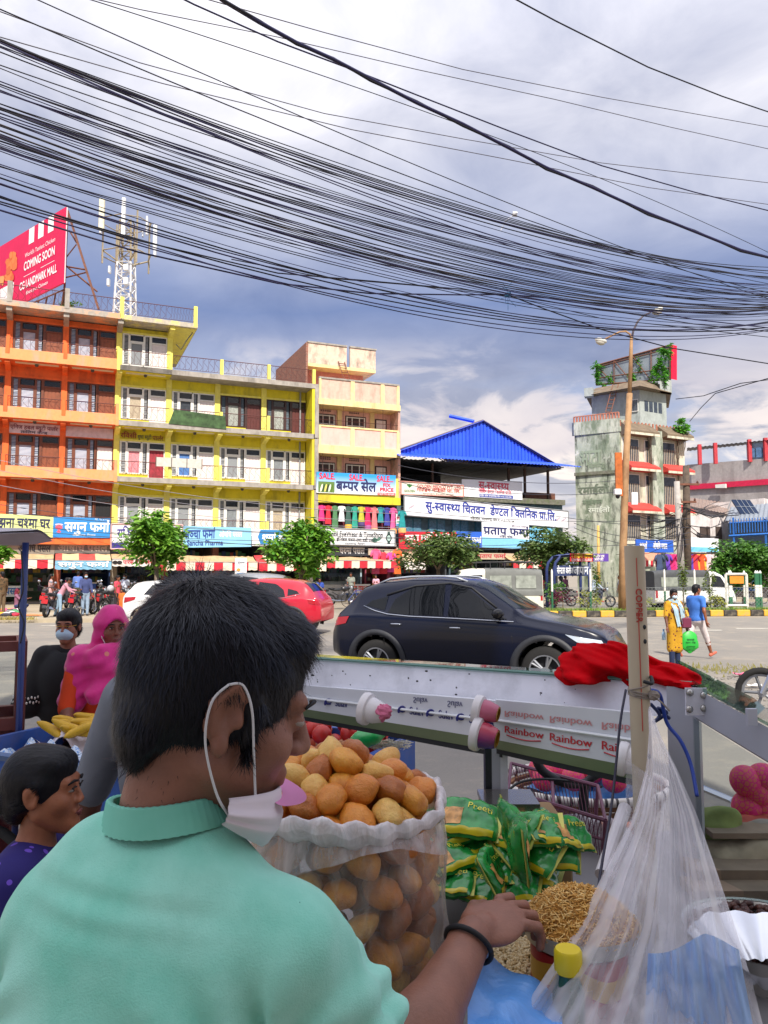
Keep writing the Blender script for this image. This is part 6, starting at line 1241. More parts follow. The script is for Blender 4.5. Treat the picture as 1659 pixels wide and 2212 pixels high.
bicycle('blue bicycle leaning near the watch shop counter',gz(752,1312,ZP),R(15),'3a4a8a'); bicycle('dark bicycle standing right of the fruit cart',gz(1650,1304,.02),R(20),'33363c')
# ================================================================== bodies: smooth implicit surfaces, polygonised
def sdf_eval(prims,res,k,pad=.03):
 lo=np.full(3,1e9); hi=-lo
 for p in prims:
  if p[0][0]=='-':continue
  if p[0]=='c':a,b,r=np.array(p[1]),np.array(p[2]),max(p[3],p[4]); lo=np.minimum(lo,np.minimum(a,b)-r); hi=np.maximum(hi,np.maximum(a,b)+r)
  else:a=np.array(p[1]); r=max(p[2]); lo=np.minimum(lo,a-r); hi=np.maximum(hi,a+r)
 lo-=pad+res*2; hi+=pad+res*2; n=np.ceil((hi-lo)/res).astype(int)+1
 ax=[lo[i]+res*np.arange(n[i])for i in range(3)]; D=np.full(n,.3,np.float32)
 for p in prims:
  neg=p[0][0]=='-'; kind=p[0][-1]; kk=p[5]if kind=='c' and len(p)>5 else(p[4]if kind=='e' and len(p)>4 else k)
  if kind=='c':a,b=np.array(p[1],float),np.array(p[2],float); r=max(p[3],p[4]); bl,bh=np.minimum(a,b)-r,np.maximum(a,b)+r
  else:a=np.array(p[1],float); r=max(p[2]); bl,bh=a-r,a+r
  mg=3*kk+3*res; s=[slice(max(0,int((bl[i]-mg-lo[i])/res)),min(n[i],int((bh[i]+mg-lo[i])/res)+2))for i in range(3)]
  if any(q.stop<=q.start for q in s):continue
  X,Yy,Z=np.meshgrid(ax[0][s[0]],ax[1][s[1]],ax[2][s[2]],indexing='ij')
  if kind=='c':
   ba=b-a; L2=max(1e-9,ba@ba); t=np.clip(((X-a[0])*ba[0]+(Yy-a[1])*ba[1]+(Z-a[2])*ba[2])/L2,0,1)
   d=np.sqrt((X-a[0]-t*ba[0])**2+(Yy-a[1]-t*ba[1])**2+(Z-a[2]-t*ba[2])**2)-(p[3]+(p[4]-p[3])*t)
  else:
   q=[X-a[0],Yy-a[1],Z-a[2]]
   if len(p)>3 and p[3]is not None:m=np.array(p[3].transposed()); q=[m[i,0]*q[0]+m[i,1]*q[1]+m[i,2]*q[2]for i in range(3)]
   r3=p[2]; k0=np.sqrt(sum((q[i]/r3[i])**2 for i in range(3))); k1=np.sqrt(sum((q[i]/r3[i]**2)**2 for i in range(3))); d=k0*(k0-1)/np.maximum(k1,1e-6)
  c=D[s[0],s[1],s[2]]
  if neg:h=np.clip(.5-.5*(c+d)/kk,0,1); D[s[0],s[1],s[2]]=c*(1-h)-d*h+kk*h*(1-h)
  else:h=np.clip(.5+.5*(c-d)/kk,0,1); D[s[0],s[1],s[2]]=c*(1-h)+d*h-kk*h*(1-h)
 return D,lo,ax
def nets(D,lo,res):
 s=D<0; nx,ny,nz=D.shape; cnt=np.zeros((nx-1,ny-1,nz-1),np.float32); acc=np.zeros((nx-1,ny-1,nz-1,3),np.float32)
 cor=[(i,j,k)for i in(0,1)for j in(0,1)for k in(0,1)]; sl=lambda c:tuple(slice(c[i],D.shape[i]-1+c[i])for i in range(3))
 for a in range(8):
  for ax_ in range(3):
   c=cor[a]
   if c[ax_]:continue
   e=list(c); e[ax_]=1; va,vb=D[sl(c)],D[sl(e)]; x=(va<0)!=(vb<0); t=np.where(x,va/np.where(x,va-vb,1),0)
   cnt+=x
   for q in range(3):acc[...,q]+=x*(c[q]+(t if q==ax_ else 0))
 act=cnt>0; idx=np.full(cnt.shape,-1,np.int64); ids=np.argwhere(act); idx[act]=np.arange(len(ids))
 V=(ids+acc[act]/cnt[act][:,None])*res+lo; F=[]
 for ax_ in range(3):
  o=[q for q in range(3)if q!=ax_]; A=[slice(None)]*3; B=[slice(None)]*3; A[ax_]=slice(0,-1); B[ax_]=slice(1,None); x=s[tuple(A)]!=s[tuple(B)]
  pts=np.argwhere(x); pts=pts[(pts[:,o[0]]>0)&(pts[:,o[1]]>0)&(pts[:,o[0]]<cnt.shape[o[0]])&(pts[:,o[1]]<cnt.shape[o[1]])]
  if not len(pts):continue
  def g(d0,d1):q=pts.copy(); q[:,o[0]]+=d0; q[:,o[1]]+=d1; return idx[q[:,0],q[:,1],q[:,2]]
  f=np.stack([g(-1,-1),g(0,-1),g(0,0),g(-1,0)],1); ins=s[tuple(pts.T)]; flip=ins if ax_!=1 else~ins; f[~flip]=f[~flip][:,::-1]; F.append(f)
 return V,np.concatenate(F)
def blobmesh(prims,res,k=.02,disp=None,relax=1):
 D,lo,ax=sdf_eval(prims,res,k)
 if disp is not None:X=np.stack(np.meshgrid(*ax,indexing='ij'),-1); nr=np.abs(D)<res*4; D[nr]-=disp(X[nr]).astype(np.float32)
 V,F=nets(D,lo,res)
 for _ in range(relax):
  S=np.zeros_like(V); C=np.zeros(len(V))
  for i in range(4):a,b=F[:,i],F[:,(i+1)%4]; np.add.at(S,a,V[b]); np.add.at(C,a,1)
  V=V*.5+.5*S/np.maximum(C,1)[:,None]
 return V,F
def vf_mesh(name,parts,mats):
 vs=np.concatenate([p[0]for p in parts]); fs=[]; o=0
 for p in parts:fs.append(p[1]+o); o+=len(p[0])
 F=np.concatenate(fs); me=bpy.data.meshes.new(name); me.vertices.add(len(vs)); me.vertices.foreach_set('co',vs.astype(np.float32).ravel()); me.loops.add(F.size); me.loops.foreach_set('vertex_index',F.astype(np.int32).ravel())
 me.polygons.add(len(F)); me.polygons.foreach_set('loop_start',np.arange(0,F.size,4,dtype=np.int32)); me.polygons.foreach_set('use_smooth',np.ones(len(F),bool)); me.update(calc_edges=True)
 for m in(mats if isinstance(mats,list)else[mats]):me.materials.append(m)
 return me
def xf(prims,Rm,t,s=1.0):
 """move primitives by a rotation, a shift and a scale"""
 o=[]
 for p in prims:
  f=lambda q:tuple(Rm@(Vector(q)*s)+Vector(t))
  if p[0][-1]=='c':o.append((p[0],f(p[1]),f(p[2]),p[3]*s,p[4]*s)+tuple(x*s for x in p[5:]))
  else:o.append((p[0],f(p[1]),tuple(x*s for x in p[2]),Rm.to_3x3()@p[3]if len(p)>3 and p[3]is not None else Rm.to_3x3())+tuple(x*s for x in p[4:]))
 return o
I3=Matrix.Identity(3)
def head_prims(fine=True,fem=False,ear=True):
 j=.9 if fem else 1
 p=[('e',(0,-.015,.028),(.076,.096,.094)),('e',(0,.028,-.045),(.060*j,.062,.074)),('c',(.046*j,.0,-.058),(0,.066,-.100),.026,.022),('c',(-.046*j,.0,-.058),(0,.066,-.100),.026,.022),('e',(.036,.054,-.028),(.030,.030,.030)),('e',(-.036,.054,-.028),(.030,.030,.030)),('c',(-.038,.076,.024),(.038,.076,.024),.013,.013)]
 if ear:
  for s in(-1,1):p+=[('e',(s*.079,-.012,-.004),(.010,.021,.034),Matrix.Rotation(R(12),3,'X'),.008),('-e',(s*.088,-.007,-.004),(.008,.010,.017),None,.006)]
 if fine:p+=[('-e',(.031,.102,.003),(.019,.016,.011),None,.012),('-e',(-.031,.102,.003),(.019,.016,.011),None,.012)]
 n_=.78 if fem else 1; p+=[('c',(0,.088,.010),(0,.108 if not fem else.102,-.028),.009*n_,.0125*n_,.012),('e',(.011,.098,-.033),(.009,.010,.008),None,.008),('e',(-.011,.098,-.033),(.009,.010,.008),None,.008)]
 if fine:p+=[('c',(-.016,.089,-.0605),(.016,.089,-.0605),.0065,.0065,.008),('c',(-.013,.089,-.071),(.013,.089,-.071),.0075,.0075,.008),('-c',(-.021,.098,-.066),(.021,.098,-.066),.0022,.0022,.004),('e',(.031,.080,.002),(.0125,.0125,.0115),None,.004),('e',(-.031,.080,.002),(.0125,.0125,.0115),None,.004)]
 return p+[('e',(0,.078,-.098),(.018,.014,.015))]
def hair_prims(style='short'):
 p=[('e',(0,-.020,.034),(.085,.104,.100)),('e',(0,-.075,-.025),(.066,.042,.070)),('-e',(0,.112,-.050),(.070,.075,.100),None,.012),('-e',(.085,.02,-.075),(.03,.055,.06),None,.012),('-e',(-.085,.02,-.075),(.03,.055,.06),None,.012)]
 if style=='short':p+=[('e',(0,.045,.094),(.062,.045,.028)),('-e',(.085,-.012,-.01),(.02,.03,.04),None,.01),('-e',(-.085,-.012,-.01),(.02,.03,.04),None,.01),('-e',(0,-.08,-.13),(.2,.2,.045),None,.01)]
 if style=='bun':p+=[('e',(0,.03,.075),(.072,.062,.045)),('c',(.074,.005,.03),(.060,-.05,-.03),.016,.02),('c',(-.074,.005,.03),(-.060,-.05,-.03),.016,.02),('e',(0,-.14,-.03),(.038,.035,.042)),('-e',(.085,-.012,-.01),(.02,.03,.04),None,.01),('-e',(-.085,-.012,-.01),(.02,.03,.04),None,.01),('-e',(0,-.04,-.14),(.2,.2,.045),None,.01)]
 if style=='long':p+=[('c',(0,-.09,-.03),(0,-.085,-.24),.06,.05)]
 return p
def hand_prims(curl=25,spread=1,grip=False):
 """wrist at the origin, fingers along -Z, palm facing +Y, thumb towards +X"""
 p=[('e',(0,0,-.045),(.040,.016,.050)),('c',(0,0,.02),(0,0,-.02),.024,.024)]
 for i,(x,L_,z0)in enumerate(((.030,.072,-.084),(.010,.080,-.090),(-.010,.074,-.088),(-.029,.058,-.080))):
  a=Vector((x,0,z0)); an=0; d0=(x*.12*spread)
  for j,f in enumerate((.45,.32,.23)):
   an+=R(curl*(.8 if j==0 else 1.1)*(1+.08*i)); b=a+Vector((d0*.5,math.sin(an)*L_*f,-math.cos(an)*L_*f)); p.append(('c',tuple(a),tuple(b),.0086-.0007*j,.0081-.0007*j,.003)); a=b
 p+=[('c',(.026,.004,-.020),(.050,.014,-.052),.015,.0115,.012),('c',(.050,.014,-.052),(.056,.026,-.080),.0105,.009,.004)]
 return p
def rotm(d,up):d=Vector(d).normalized(); z=-d; x=Vector(up).cross(z).normalized(); y=z.cross(x); return Matrix((x,y,z)).transposed()
SKIN=lambda n,c:M('skin_'+n,c,.48,var=.16,scale=22,sub=.12,spec=.45,bump=.16,bscale=260)
def hairmat():
 t=NT('black_hair'); t.l(t.mix(t.noise(90,3),lin('08080c'),lin('17151b')),t.b.inputs['Base Color']); t.b.inputs['Roughness'].default_value=.5; t.b.inputs['Specular IOR Level'].default_value=.28
 t.bump(t.noise(70,3,.6,(1,.25,.25)),.5,.01); return t.m
HAIRM=hairmat()
def strandmat(name,a,b):
 t=NT(name); g=t.n('ShaderNodeNewGeometry'); t.l(t.mix(g.outputs['Random Per Island'],lin(a),lin(b)),t.b.inputs['Base Color']); t.b.inputs['Roughness'].default_value=.36; t.b.inputs['Specular IOR Level'].default_value=.36; t.b.inputs['Specular Tint'].default_value=(.72,.8,1,1); return t.m
HSTR=strandmat('hair_strand','050406','19151a')
def strands(name,VF,parent,n,length,flow,lift=.25,width=.0011,seed=0,seg=4,curl=.25,grav=.0,keep=None):
 """fine locks lying over a hair mass: thin ribbons that follow flow(points, normals)"""
 V,F=VF; q=np.random.default_rng(seed); A,B,C,D=(V[F[:,i]]for i in range(4)); nr=np.cross(C-A,D-B); ar=np.linalg.norm(nr,axis=1); nr=nr/np.maximum(ar,1e-12)[:,None]
 k=q.choice(len(F),n,p=ar/ar.sum()); w_=q.dirichlet((1,1,1,1),n); p=w_[:,:1]*A[k]+w_[:,1:2]*B[k]+w_[:,2:3]*C[k]+w_[:,3:]*D[k]; nn=nr[k]
 if keep is not None:m=keep(p); p,nn=p[m],nn[m]
 n=len(p); t=flow(p,nn); t=t-(t*nn).sum(1)[:,None]*nn; t+=q.normal(size=(n,3))*curl*.35; t/=np.linalg.norm(t,axis=1)[:,None]
 L_=length*q.uniform(.55,1.25,n)[:,None]; side=np.cross(t,nn); side/=np.linalg.norm(side,axis=1)[:,None]; pts=[]; bend=q.normal(size=(n,1))*curl
 for i in range(seg+1):
  f=i/seg; c=p+t*L_*f+nn*(L_*lift*(f-.75*f*f)-.002)+side*L_*bend*f*f*.4; c[:,2]-=grav*f*f; wd=width*(1-.75*f*f); pts+=[c-side*wd,c+side*wd]
 Vv=np.stack(pts,1).reshape(-1,3); base=np.arange(n)[:,None]*(2*(seg+1)); Ff=np.concatenate([base+np.array([[2*i,2*i+1,2*i+3,2*i+2]])for i in range(seg)])
 return tag(ob(name,vf_mesh(name,[(Vv,Ff)],HSTR),parent),kind='stuff')
def face_details(root,Rh,hc,s,lips='7a3c38'):
 f=lambda q:(Rh@Vector(q)+Vector(hc))*s
 for sx in(-1,1):
  MB().ell(f((sx*.031,.0815,.002)),(.0125*s,.0115*s,.0065*s),14,8,0,Rh).build('eye',M('eye_white','8f8279',.3),root,True); MB().ell(f((sx*.030,.0875,.002)),(.0072*s,.0062*s,.0066*s),12,8,0,Rh).build('iris',M('iris_dark','140d0a',.15),root,True)
  MB().tube([f((sx*.044,.0915,.009)),f((sx*.031,.097,.0125)),f((sx*.018,.0965,.008))],[.0022*s,.003*s,.002*s],6).build('eyelid',M('lash_dark','1d120f',.6),root,True)
  MB().tube([f((sx*.052,.083,.022)),f((sx*.035,.0955,.030)),f((sx*.016,.0985,.026))],[.002*s,.0042*s,.0036*s],6).build('eyebrow',HAIRM,root,True)
 MB().tube([f((-.021,.0915,-.066)),f((-.010,.0985,-.0635)),f((0,.0995,-.064)),f((.010,.0985,-.0635)),f((.021,.0915,-.066))],[.001*s,.0045*s,.005*s,.0045*s,.001*s],8).build('lips',M('lip_'+lips,lips,.4),root,True)
 MB().tube([f((-.017,.0925,-.0695)),f((0,.0985,-.0715)),f((.017,.0925,-.0695))],[.001*s,.0058*s,.001*s],8).build('lips',M('lip_'+lips,lips,.4),root,True)
def person(label,pos,rz,H=1.62,skin='7a4a33',top='4a5a8a',bottom='2a3350',arms=((5,8,10),(5,8,10)),legs=((0,0),(0,0)),lean=0,sleeve='short',hem=.80,skirt=0,hair='short',mask=None,helmet=None,scarf=None,bare=0.0,res=.022,sit=False,headturn=0,shoes='2a2624',topmat=None,botmat=None,fem=False,wide=1.0,group=None,headpitch=0,extras=None,hz=0,hr=None,face=False,hat=True):
 """a clothed figure: angles in degrees; arms = (forward, out, elbow) right then left, legs = (forward, knee)"""
 s=H/1.70; root=thing('person',label,'person',pos,rz,group); Rl=Matrix.Rotation(R(-lean),3,'X'); hipz=.90
 skm=SKIN(skin,skin); pel=Vector((0,0,hipz)); U=lambda v:pel+Rl@(Vector(v)-pel)
 sk=[]; sh=[]; bt=[]; hands=[]
 w_=wide*(.92 if fem else 1)
 tor=[('e',U((0,.0,1.22)),(.155*w_,.105*w_,.22),Rl),('e',U((0,.005,1.02)),(.135*w_,.105*w_,.17),Rl),('c',U((-.13*w_,-.01,1.39)),U((.13*w_,-.01,1.39)),.062,.062),('e',U((0,0,.90)),(.155*w_,.115*w_,.12),Rl)]
 if fem:tor+=[('e',U((.07,.085,1.25)),(.06,.05,.06),Rl),('e',U((-.07,.085,1.25)),(.06,.05,.06),Rl)]
 sk+=tor+[('c',U((0,-.015,1.38)),U((0,.01,1.52)),.055,.050)]
 infl=lambda pr,e:[(p[0],p[1],p[2],p[3]+e,p[4]+e)+tuple(p[5:])if p[0]=='c' else(p[0],p[1],tuple(x+e for x in p[2]))+tuple(p[3:])for p in pr]
 sh+=infl(tor[:3],.018)
 if hem<.92:sh+=[('e',U((0,0,.92)),(.17*w_,.13*w_,.13),Rl)]
 for si,(fw,out,el)in zip((1,-1),arms):
  S_=U((.175*w_*si,-.01,1.385)); d=Rl@(Matrix.Rotation(R(-out*si),3,'Y')@(Matrix.Rotation(R(fw),3,'X')@Vector((0,0,-1)))); E_=S_+d*.285
  d2=Rl@(Matrix.Rotation(R(-out*si*.6),3,'Y')@(Matrix.Rotation(R(fw+el),3,'X')@Vector((0,0,-1)))); Wp=E_+d2*.25
  sk+=[('c',S_,E_,.047,.039),('c',E_,Wp,.039,.027)]
  sl={'short':.62,'half':1.0,'long':2.0,'none':0}[sleeve]
  if sl:sh+=[('c',S_,S_.lerp(E_,min(1,sl)),.062,.055 if sl<1 else.052)]
  if sl>1:sh+=[('c',E_,E_.lerp(Wp,.9),.051,.038)]
  up=Vector((-si,0.2,0)); hands.append((Wp,rotm(d2,(0,1,.2)),si))
 feet=[]
 for si,(fw,kn)in zip((1,-1),legs):
  Hp=Vector((.088*si,0,hipz)); d=Matrix.Rotation(R(fw),3,'X')@Vector((0,0,-1)); out=Vector((.10*si if sit else 0,0,0)); K=Hp+d*.42+out; d2=Matrix.Rotation(R(fw-kn),3,'X')@Vector((0,0,-1)); A=K+d2*.42
  sk+=[('c',Hp,K,.078,.055),('c',K,K.lerp(A,.35),.054,.052),('c',K.lerp(A,.35),A,.052,.034)]
  q=.97-bare
  if q>.5:bt+=[('c',Hp,K,.092,.068),('c',K,K.lerp(A,(q-.5)*2),.066,.055)]
  else:bt+=[('c',Hp,Hp.lerp(K,q*2),.095,.085)]
  ft=Matrix.Rotation(R(min(40,max(-60,fw-kn))),3,'X'); f0=A+Vector((0,-.03,-.045)); f1=A+ft@Vector((0,.15,-.05)); feet+=[('c',f0,f1,.038,.032),('c',A,f0,.036,.038)]
  sk+=[('c',f0,f1,.032,.026)]
 bt+=infl([tor[3]],.012)
 if skirt:
  hl=[('c',(0,0,.95),(0,0,.95-skirt),.15,.155+.12*skirt)]; sh+=[('e',(0,0,.86),(.17,.135,.16))]+[('c',(x,0,.88),(x*1.35,.0,.92-skirt),.115,.10)for x in(-.06,.06)]
 hc=U((0,.02,1.60)); Rh=Rl@Matrix.Rotation(R(headturn),3,'Z')@Matrix.Rotation(R(-headpitch),3,'X'); fine=res<=.018
 sc_=lambda pr:xf(pr,I3,(0,0,0),s)
 parts=[blobmesh(sc_(sk),res,.03)]
 hres=min(res,.012)if fine else min(res,.017)
 parts.append(blobmesh(sc_(xf(head_prims(hr is not None,fem),Rh,hc)),hr or(hres*.6 if fine else hres),.018))
 if fine:
  for Wp,Rm,si in hands:
   hp=hand_prims(28); hp=[tuple(([(-c[0]if si<0 else c[0]),c[1],c[2]]if i in(1,2)and isinstance(c,tuple)and len(c)==3 and not(p[0][-1]=='e' and i==2)else c)for i,c in enumerate(p))for p in hp]
   parts.append(blobmesh(sc_(xf(hp,Rm,Wp,.95)),.0075,.008))
 else:parts+=[blobmesh(sc_(xf([('e',(0,0,-.05),(.036,.018,.055)),('c',(0,0,-.08),(0,.02,-.15),.02,.016),('c',(.02,.01,-.03),(.045,.02,-.07),.013,.011)],Rm,Wp)),.014,.01)for Wp,Rm,si in hands]
 ob('body',vf_mesh('body',parts,skm),root)
 fold=lambda P_:.006*npn(P_*np.array((16,16,9)),5)
 ob('top',vf_mesh('top',[blobmesh(sc_(sh),res,.03,fold)],topmat or M('cloth_'+top,top,.85,var=.12,scale=9)),root)
 ob('trousers',vf_mesh('trousers',[blobmesh(sc_(bt),res,.02,fold)],botmat or M('cloth_'+bottom,bottom,.85,var=.12,scale=9)),root)
 if shoes:ob('shoes',vf_mesh('shoes',[blobmesh(sc_(feet),min(res,.016),.012)],M('shoe_'+shoes,shoes,.6)),root)
 if hair and not helmet:
  hv=blobmesh(sc_(xf(hair_prims(hair),Rh,hc)),(hr or min(hres,.012)),.014); ho=ob('hair',vf_mesh('hair',[hv],HAIRM),root)
  if hr:
   Mi=np.array(Rh.inverted()); Mr=np.array(Rh); h0=np.array(hc)*s
   def flow(p,nn):
    l=(p-h0)@Mi.T/s; d=(np.array((0,-.15,-.03))-l)if hair=='bun' else l-np.array((0,-.05,.125)); return d@Mr.T
   strands('hair_locks',hv,ho,14000,.024*s,flow,-.03 if hair=='bun' else.02,.0006*s,3,curl=.03 if hair=='bun' else.3)
 if helmet:ob('helmet',vf_mesh('helmet',[blobmesh(sc_(xf([('e',(0,-.01,.03),(.125,.145,.125)),('e',(0,.0,-.05),(.11,.12,.09)),('-e',(0,.15,-.02),(.09,.08,.06),None,.01)],Rh,hc)),.014,.01)],M('helmet_'+helmet,helmet,.15,coat=.5)),root)
 if mask:ob('face_mask',vf_mesh('face_mask',[blobmesh(sc_(xf([('e',(0,.058,-.052),(.062,.057,.049)),('c',(.05,.05,-.03),(.078,.0,-.01),.006,.005),('c',(-.05,.05,-.03),(-.078,.0,-.01),.006,.005)],Rh,hc)),min(hres,.010),.01)],M('mask_'+mask,mask,.8,var=.05)),root)
 if scarf:ob('headscarf',vf_mesh('headscarf',[blobmesh(sc_(xf([('e',(0,-.025,.03),(.095,.115,.11)),('c',(0,-.07,-.03),(0,-.06,-.16),.08,.09),('-e',(0,.11,-.04),(.068,.09,.10),None,.012)],Rh,hc)),.012,.015)],M('cloth_'+scarf,scarf,.85)),root)
 if face:face_details(root,Rh,hc,s)
 if extras:extras(root,U,s,hands,hc,Rh)
 if hz:root.location.z+=hz
 return root
def curve(pts,n=8):
 out=[]; P4=[pts[0]]+list(pts)+[pts[-1]]
 for i in range(1,len(P4)-2):
  for k in range(n):t=k/n; a,b,c,d=P4[i-1:i+3]; out.append(.5*((2*b)+(c-a)*t+(2*a-5*b+4*c-d)*t*t+(3*b-a-3*c+d)*t**3))
 return out+[pts[-1]]
 # ================================================================== people across and on the road
def spots(name,base,dot,scale=9,lo=.0,hi=.22,c3=None):
 if name in _mc:return _mc[name]
 t=NT(name); v=t.n('ShaderNodeTexVoronoi'); v.inputs['Scale'].default_value=scale; t.l(t.tc.outputs['Object'],v.inputs[0])
 f=t.math('LESS_THAN',v.outputs['Distance'],hi); o=t.mix(t.ramp(t.noise(6),.3,.7),lin(base),tuple(x*.75 for x in lin(base))); o=t.mix(f,o,lin(dot))
 if c3:v2=t.n('ShaderNodeTexVoronoi'); v2.inputs['Scale'].default_value=scale*1.7; t.l(t.tc.outputs['Object'],v2.inputs[0]); o=t.mix(t.math('LESS_THAN',v2.outputs['Distance'],hi*.6),o,lin(c3))
 t.l(o,t.b.inputs['Base Color']); t.b.inputs['Roughness'].default_value=.85; _mc[name]=t.m; return t.m
def at_px(u,v,zz=0):p=G(u,v,zz); return(p.x,p.y,zz)
def xt_yellow(root,U,s,hands,hc,Rh):
 mb=MB()
 for x0,x1,z1,y1 in((-.09,-.15,.95,.14),(.08,-.02,.88,.16)):
  mb.grid(lambda a,b:tuple(Vector((lerp(x0,x1,a)+(b-.5)*.10,(.02+.13*min(1,a*3))+.012*math.sin(b*9+a*5)+(y1-.14)*a,lerp(1.46,z1,a)+.02*math.sin(b*3.1)))*s),14,6)
 mb.grid(lambda a,b:tuple(Vector((.115*math.cos(a*6.283),.10*math.sin(a*6.283)-.01,lerp(1.40,1.49,b)+.02*math.sin(a*9)))*s),20,3)
 mb.build('scarf',spots('pale_blue_scarf','a9c4d4','d9c27a',14),root,True,fix=False)
YW_LOC=at_px(1459,1440)
person('woman in a mustard patterned tunic and mask carrying a green bag',YW_LOC,R(193),1.43,'6a3f2e',bottom='1f2c4e',topmat=spots('mustard_print','c9961c','6b2f26',15,0,.26,'4a3a22'),arms=((8,10,12),(2,14,8)),legs=((3,4),(-3,0)),sleeve='half',hem=.8,skirt=.52,hair='bun',mask='b9cfdd',fem=True,res=.016,shoes='8a6a50',extras=xt_yellow,wide=1.08,headturn=-14)
gb_=thing('shopping_bag','bright green lettered shopping bag held by the woman in mustard','bag',(YW_LOC[0]+.27,YW_LOC[1]-.02,0),0)
pr=[(0,.02),(.25,.16),(.5,.17),(.8,.14),(.93,.09),(1,.03)]
mb=MB(); mb.grid(lambda a,b:((np.interp(b,[p[0]for p in pr],[p[1]for p in pr]))*math.cos(a*6.283)*(1+.06*math.sin(a*12+b*9)),.05*math.sin(a*6.283)*(.3+math.sin(b*3.1)),.25+.42*(b)),20,12); mb.build('sack',M('bag_green','2fae3e',.4,var=.1,scale=9),gb_,True)
for s,z_,h_,w_ in(('पसल',.50,.045,.14),('माला मोल',.45,.03,.18),('नारायणगढ',.38,.018,.16),('चितवन फोन',.34,.018,.17),('०५६-५२०',.30,.018,.15)):lettering(gb_,s,-w_/2,z_,h_,tmat('174a24'),w_,-.062,.02)
def xt_bag():pass
hb=thing('handbag','maroon shoulder handbag on the woman in mustard','handbag',(YW_LOC[0]+.20,YW_LOC[1]-.08,0)); mb=MB(); mb.bevbox(-.09,.09,-.04,.04,.72,.92,.02); mb.build('pouch',M('maroon_leather','6a2440',.5),hb); MB().tube([(.02,0,.92),(-.06,-.06,1.1),(-.10,-.07,1.22)],.009,5).build('strap',M('brown_leather','7a4a34',.5),hb)
wb_=thing('water_bottle','small blue water bottle in the hand of the woman in mustard','bottle',(YW_LOC[0]-.21,YW_LOC[1]-.02,.50)); MB().lathe([(0,0),(.035,0),(.036,.12),(.014,.16),(.014,.19),(0,.19)],12).build('bottle_body',M('bottle_blue','9fc0dd',.2),wb_,True); MB().lathe([(.017,.17),(.017,.2),(0,.2)],10).build('cap',M('cap_blue','5a8ac0',.4),wb_)
person('man in a blue t-shirt and pale three quarter trousers walking away',at_px(1508,1424),R(-62),1.50,'8a5238',top='3f74c8',bottom='cfc4c4',arms=((-12,14,18),(14,12,10)),legs=((26,4),(-26,22)),sleeve='short',hem=.8,bare=.24,hair='short',res=.016,shoes='b8604a',wide=1.14)
pw=lambda u,v:at_px(u,v,ZP)
def far(label,u,v,face,**k):return person(label,pw(u,v),R(face),res=.026,**k)
far('woman in a pale pink top standing by the green doorway',108,1318,-60,H=1.55,top='c79a98',bottom='8a6a64',hair='long',fem=True,skirt=.35)
far('woman in dark clothes and a pink mask sitting among the motorcycles',143,1316,180,H=1.5,top='33303a',bottom='2a2a30',mask='e0608a',hair='long',fem=True,legs=((80,80),(80,80)),sit=True,hz=-.1)
far('man in a blue shirt leaning at the pharmacy counter',166,1308,10,H=1.68,top='5a74b8',bottom='4a4a3a',sleeve='long',arms=((40,10,30),(20,10,20)),lean=8)
far('bending woman in a pink top and pale jeans',128,1332,-70,H=1.5,top='c08a9a',bottom='8fa9c0',lean=28,arms=((60,5,30),(70,5,40)),legs=((5,5),(-10,5)),hair='bun',fem=True,sleeve='long')
far('man in a dark blue jacket and light jeans among the motorcycles',183,1330,-150,H=1.62,top='3a4470',bottom='8fa3ba',sleeve='long',mask='a9c6dc',arms=((25,8,50),(10,8,20)))
far('woman in a coral top with a child by the white hatchback',252,1326,-100,H=1.5,top='d0485a',bottom='2a2228',hair='bun',fem=True); far('small child in orange and yellow beside the white hatchback',262,1330,170,H=1.0,top='e06a2a',bottom='c03a3a',hair='long',sleeve='half',skirt=.4)
far('person in a white shirt behind the white hatchback',269,1318,160,H=1.55,top='c9cede',bottom='4a4a5a',mask='b9cfdd')
person('seated vendor in a maroon cap beside goods on the ground',pw(36,1322),R(-80),1.5,res=.026,top='8a5a72',bottom='2a3560',legs=((95,130),(95,130)),sit=True,scarf='7a1f38',hz=-.55,sleeve='long',arms=((50,10,50),(50,10,50)),fem=True)
far('person in brown camouflage at the left of the pavement stall',2,1330,60,H=1.65,topmat=spots('camo','6a5236','3a3020',12,0,.35),bottom='6a5a44',sleeve='long')
far('man in a deep blue shirt sitting by the watch shop',690,1306,-170,H=1.6,top='2f4aa0',bottom='26262c',legs=((75,75),(75,75)),sit=True,hz=-.25); far('man in a pale shirt behind the watch shop counter',758,1300,170,H=1.62,top='8a8f86',bottom='33333a'); far('person in yellow inside the dim clothes shop',396,1296,150,H=1.6,top='d89a1c',bottom='3a2a24',sleeve='half',skirt=.4,fem=True); far('person in pink and white by the pink clothes shop',812,1300,170,H=1.5,top='d8a0b4',bottom='b04a6a',fem=True,hair='long')
gs=thing('ground_cloth','orange cloth with goods spread on the pavement','cloth',pw(22,1330)); MB().sheet(lambda a,b:((a-.5)*2.6,(b-.5)*1.0,.03+.02*math.sin(a*11)*math.sin(b*7)),12,6,(0,0,-.02)).build('sheet',M('orange_cloth','d08a5a',.85),gs,True)
q=random.Random(9)
for i in range(26):
 p=pw(q.uniform(0,48),q.uniform(1322,1334)); c=('c8324a','e0a02a','e8e0dc','5a9a6a','d86a9a','3a3a44')[i%6]; mb=MB(); mb.ell((0,0,.1),(q.uniform(.12,.22),q.uniform(.1,.16),.07),9,5,nz=.15)
 tag(mb.build('garment_pile',M('cloth_'+c,c,.85),None,True,loc=(p[0],p[1],p[2])),'small folded garment laid out on the pavement stall','garment','garments on the pavement stall')
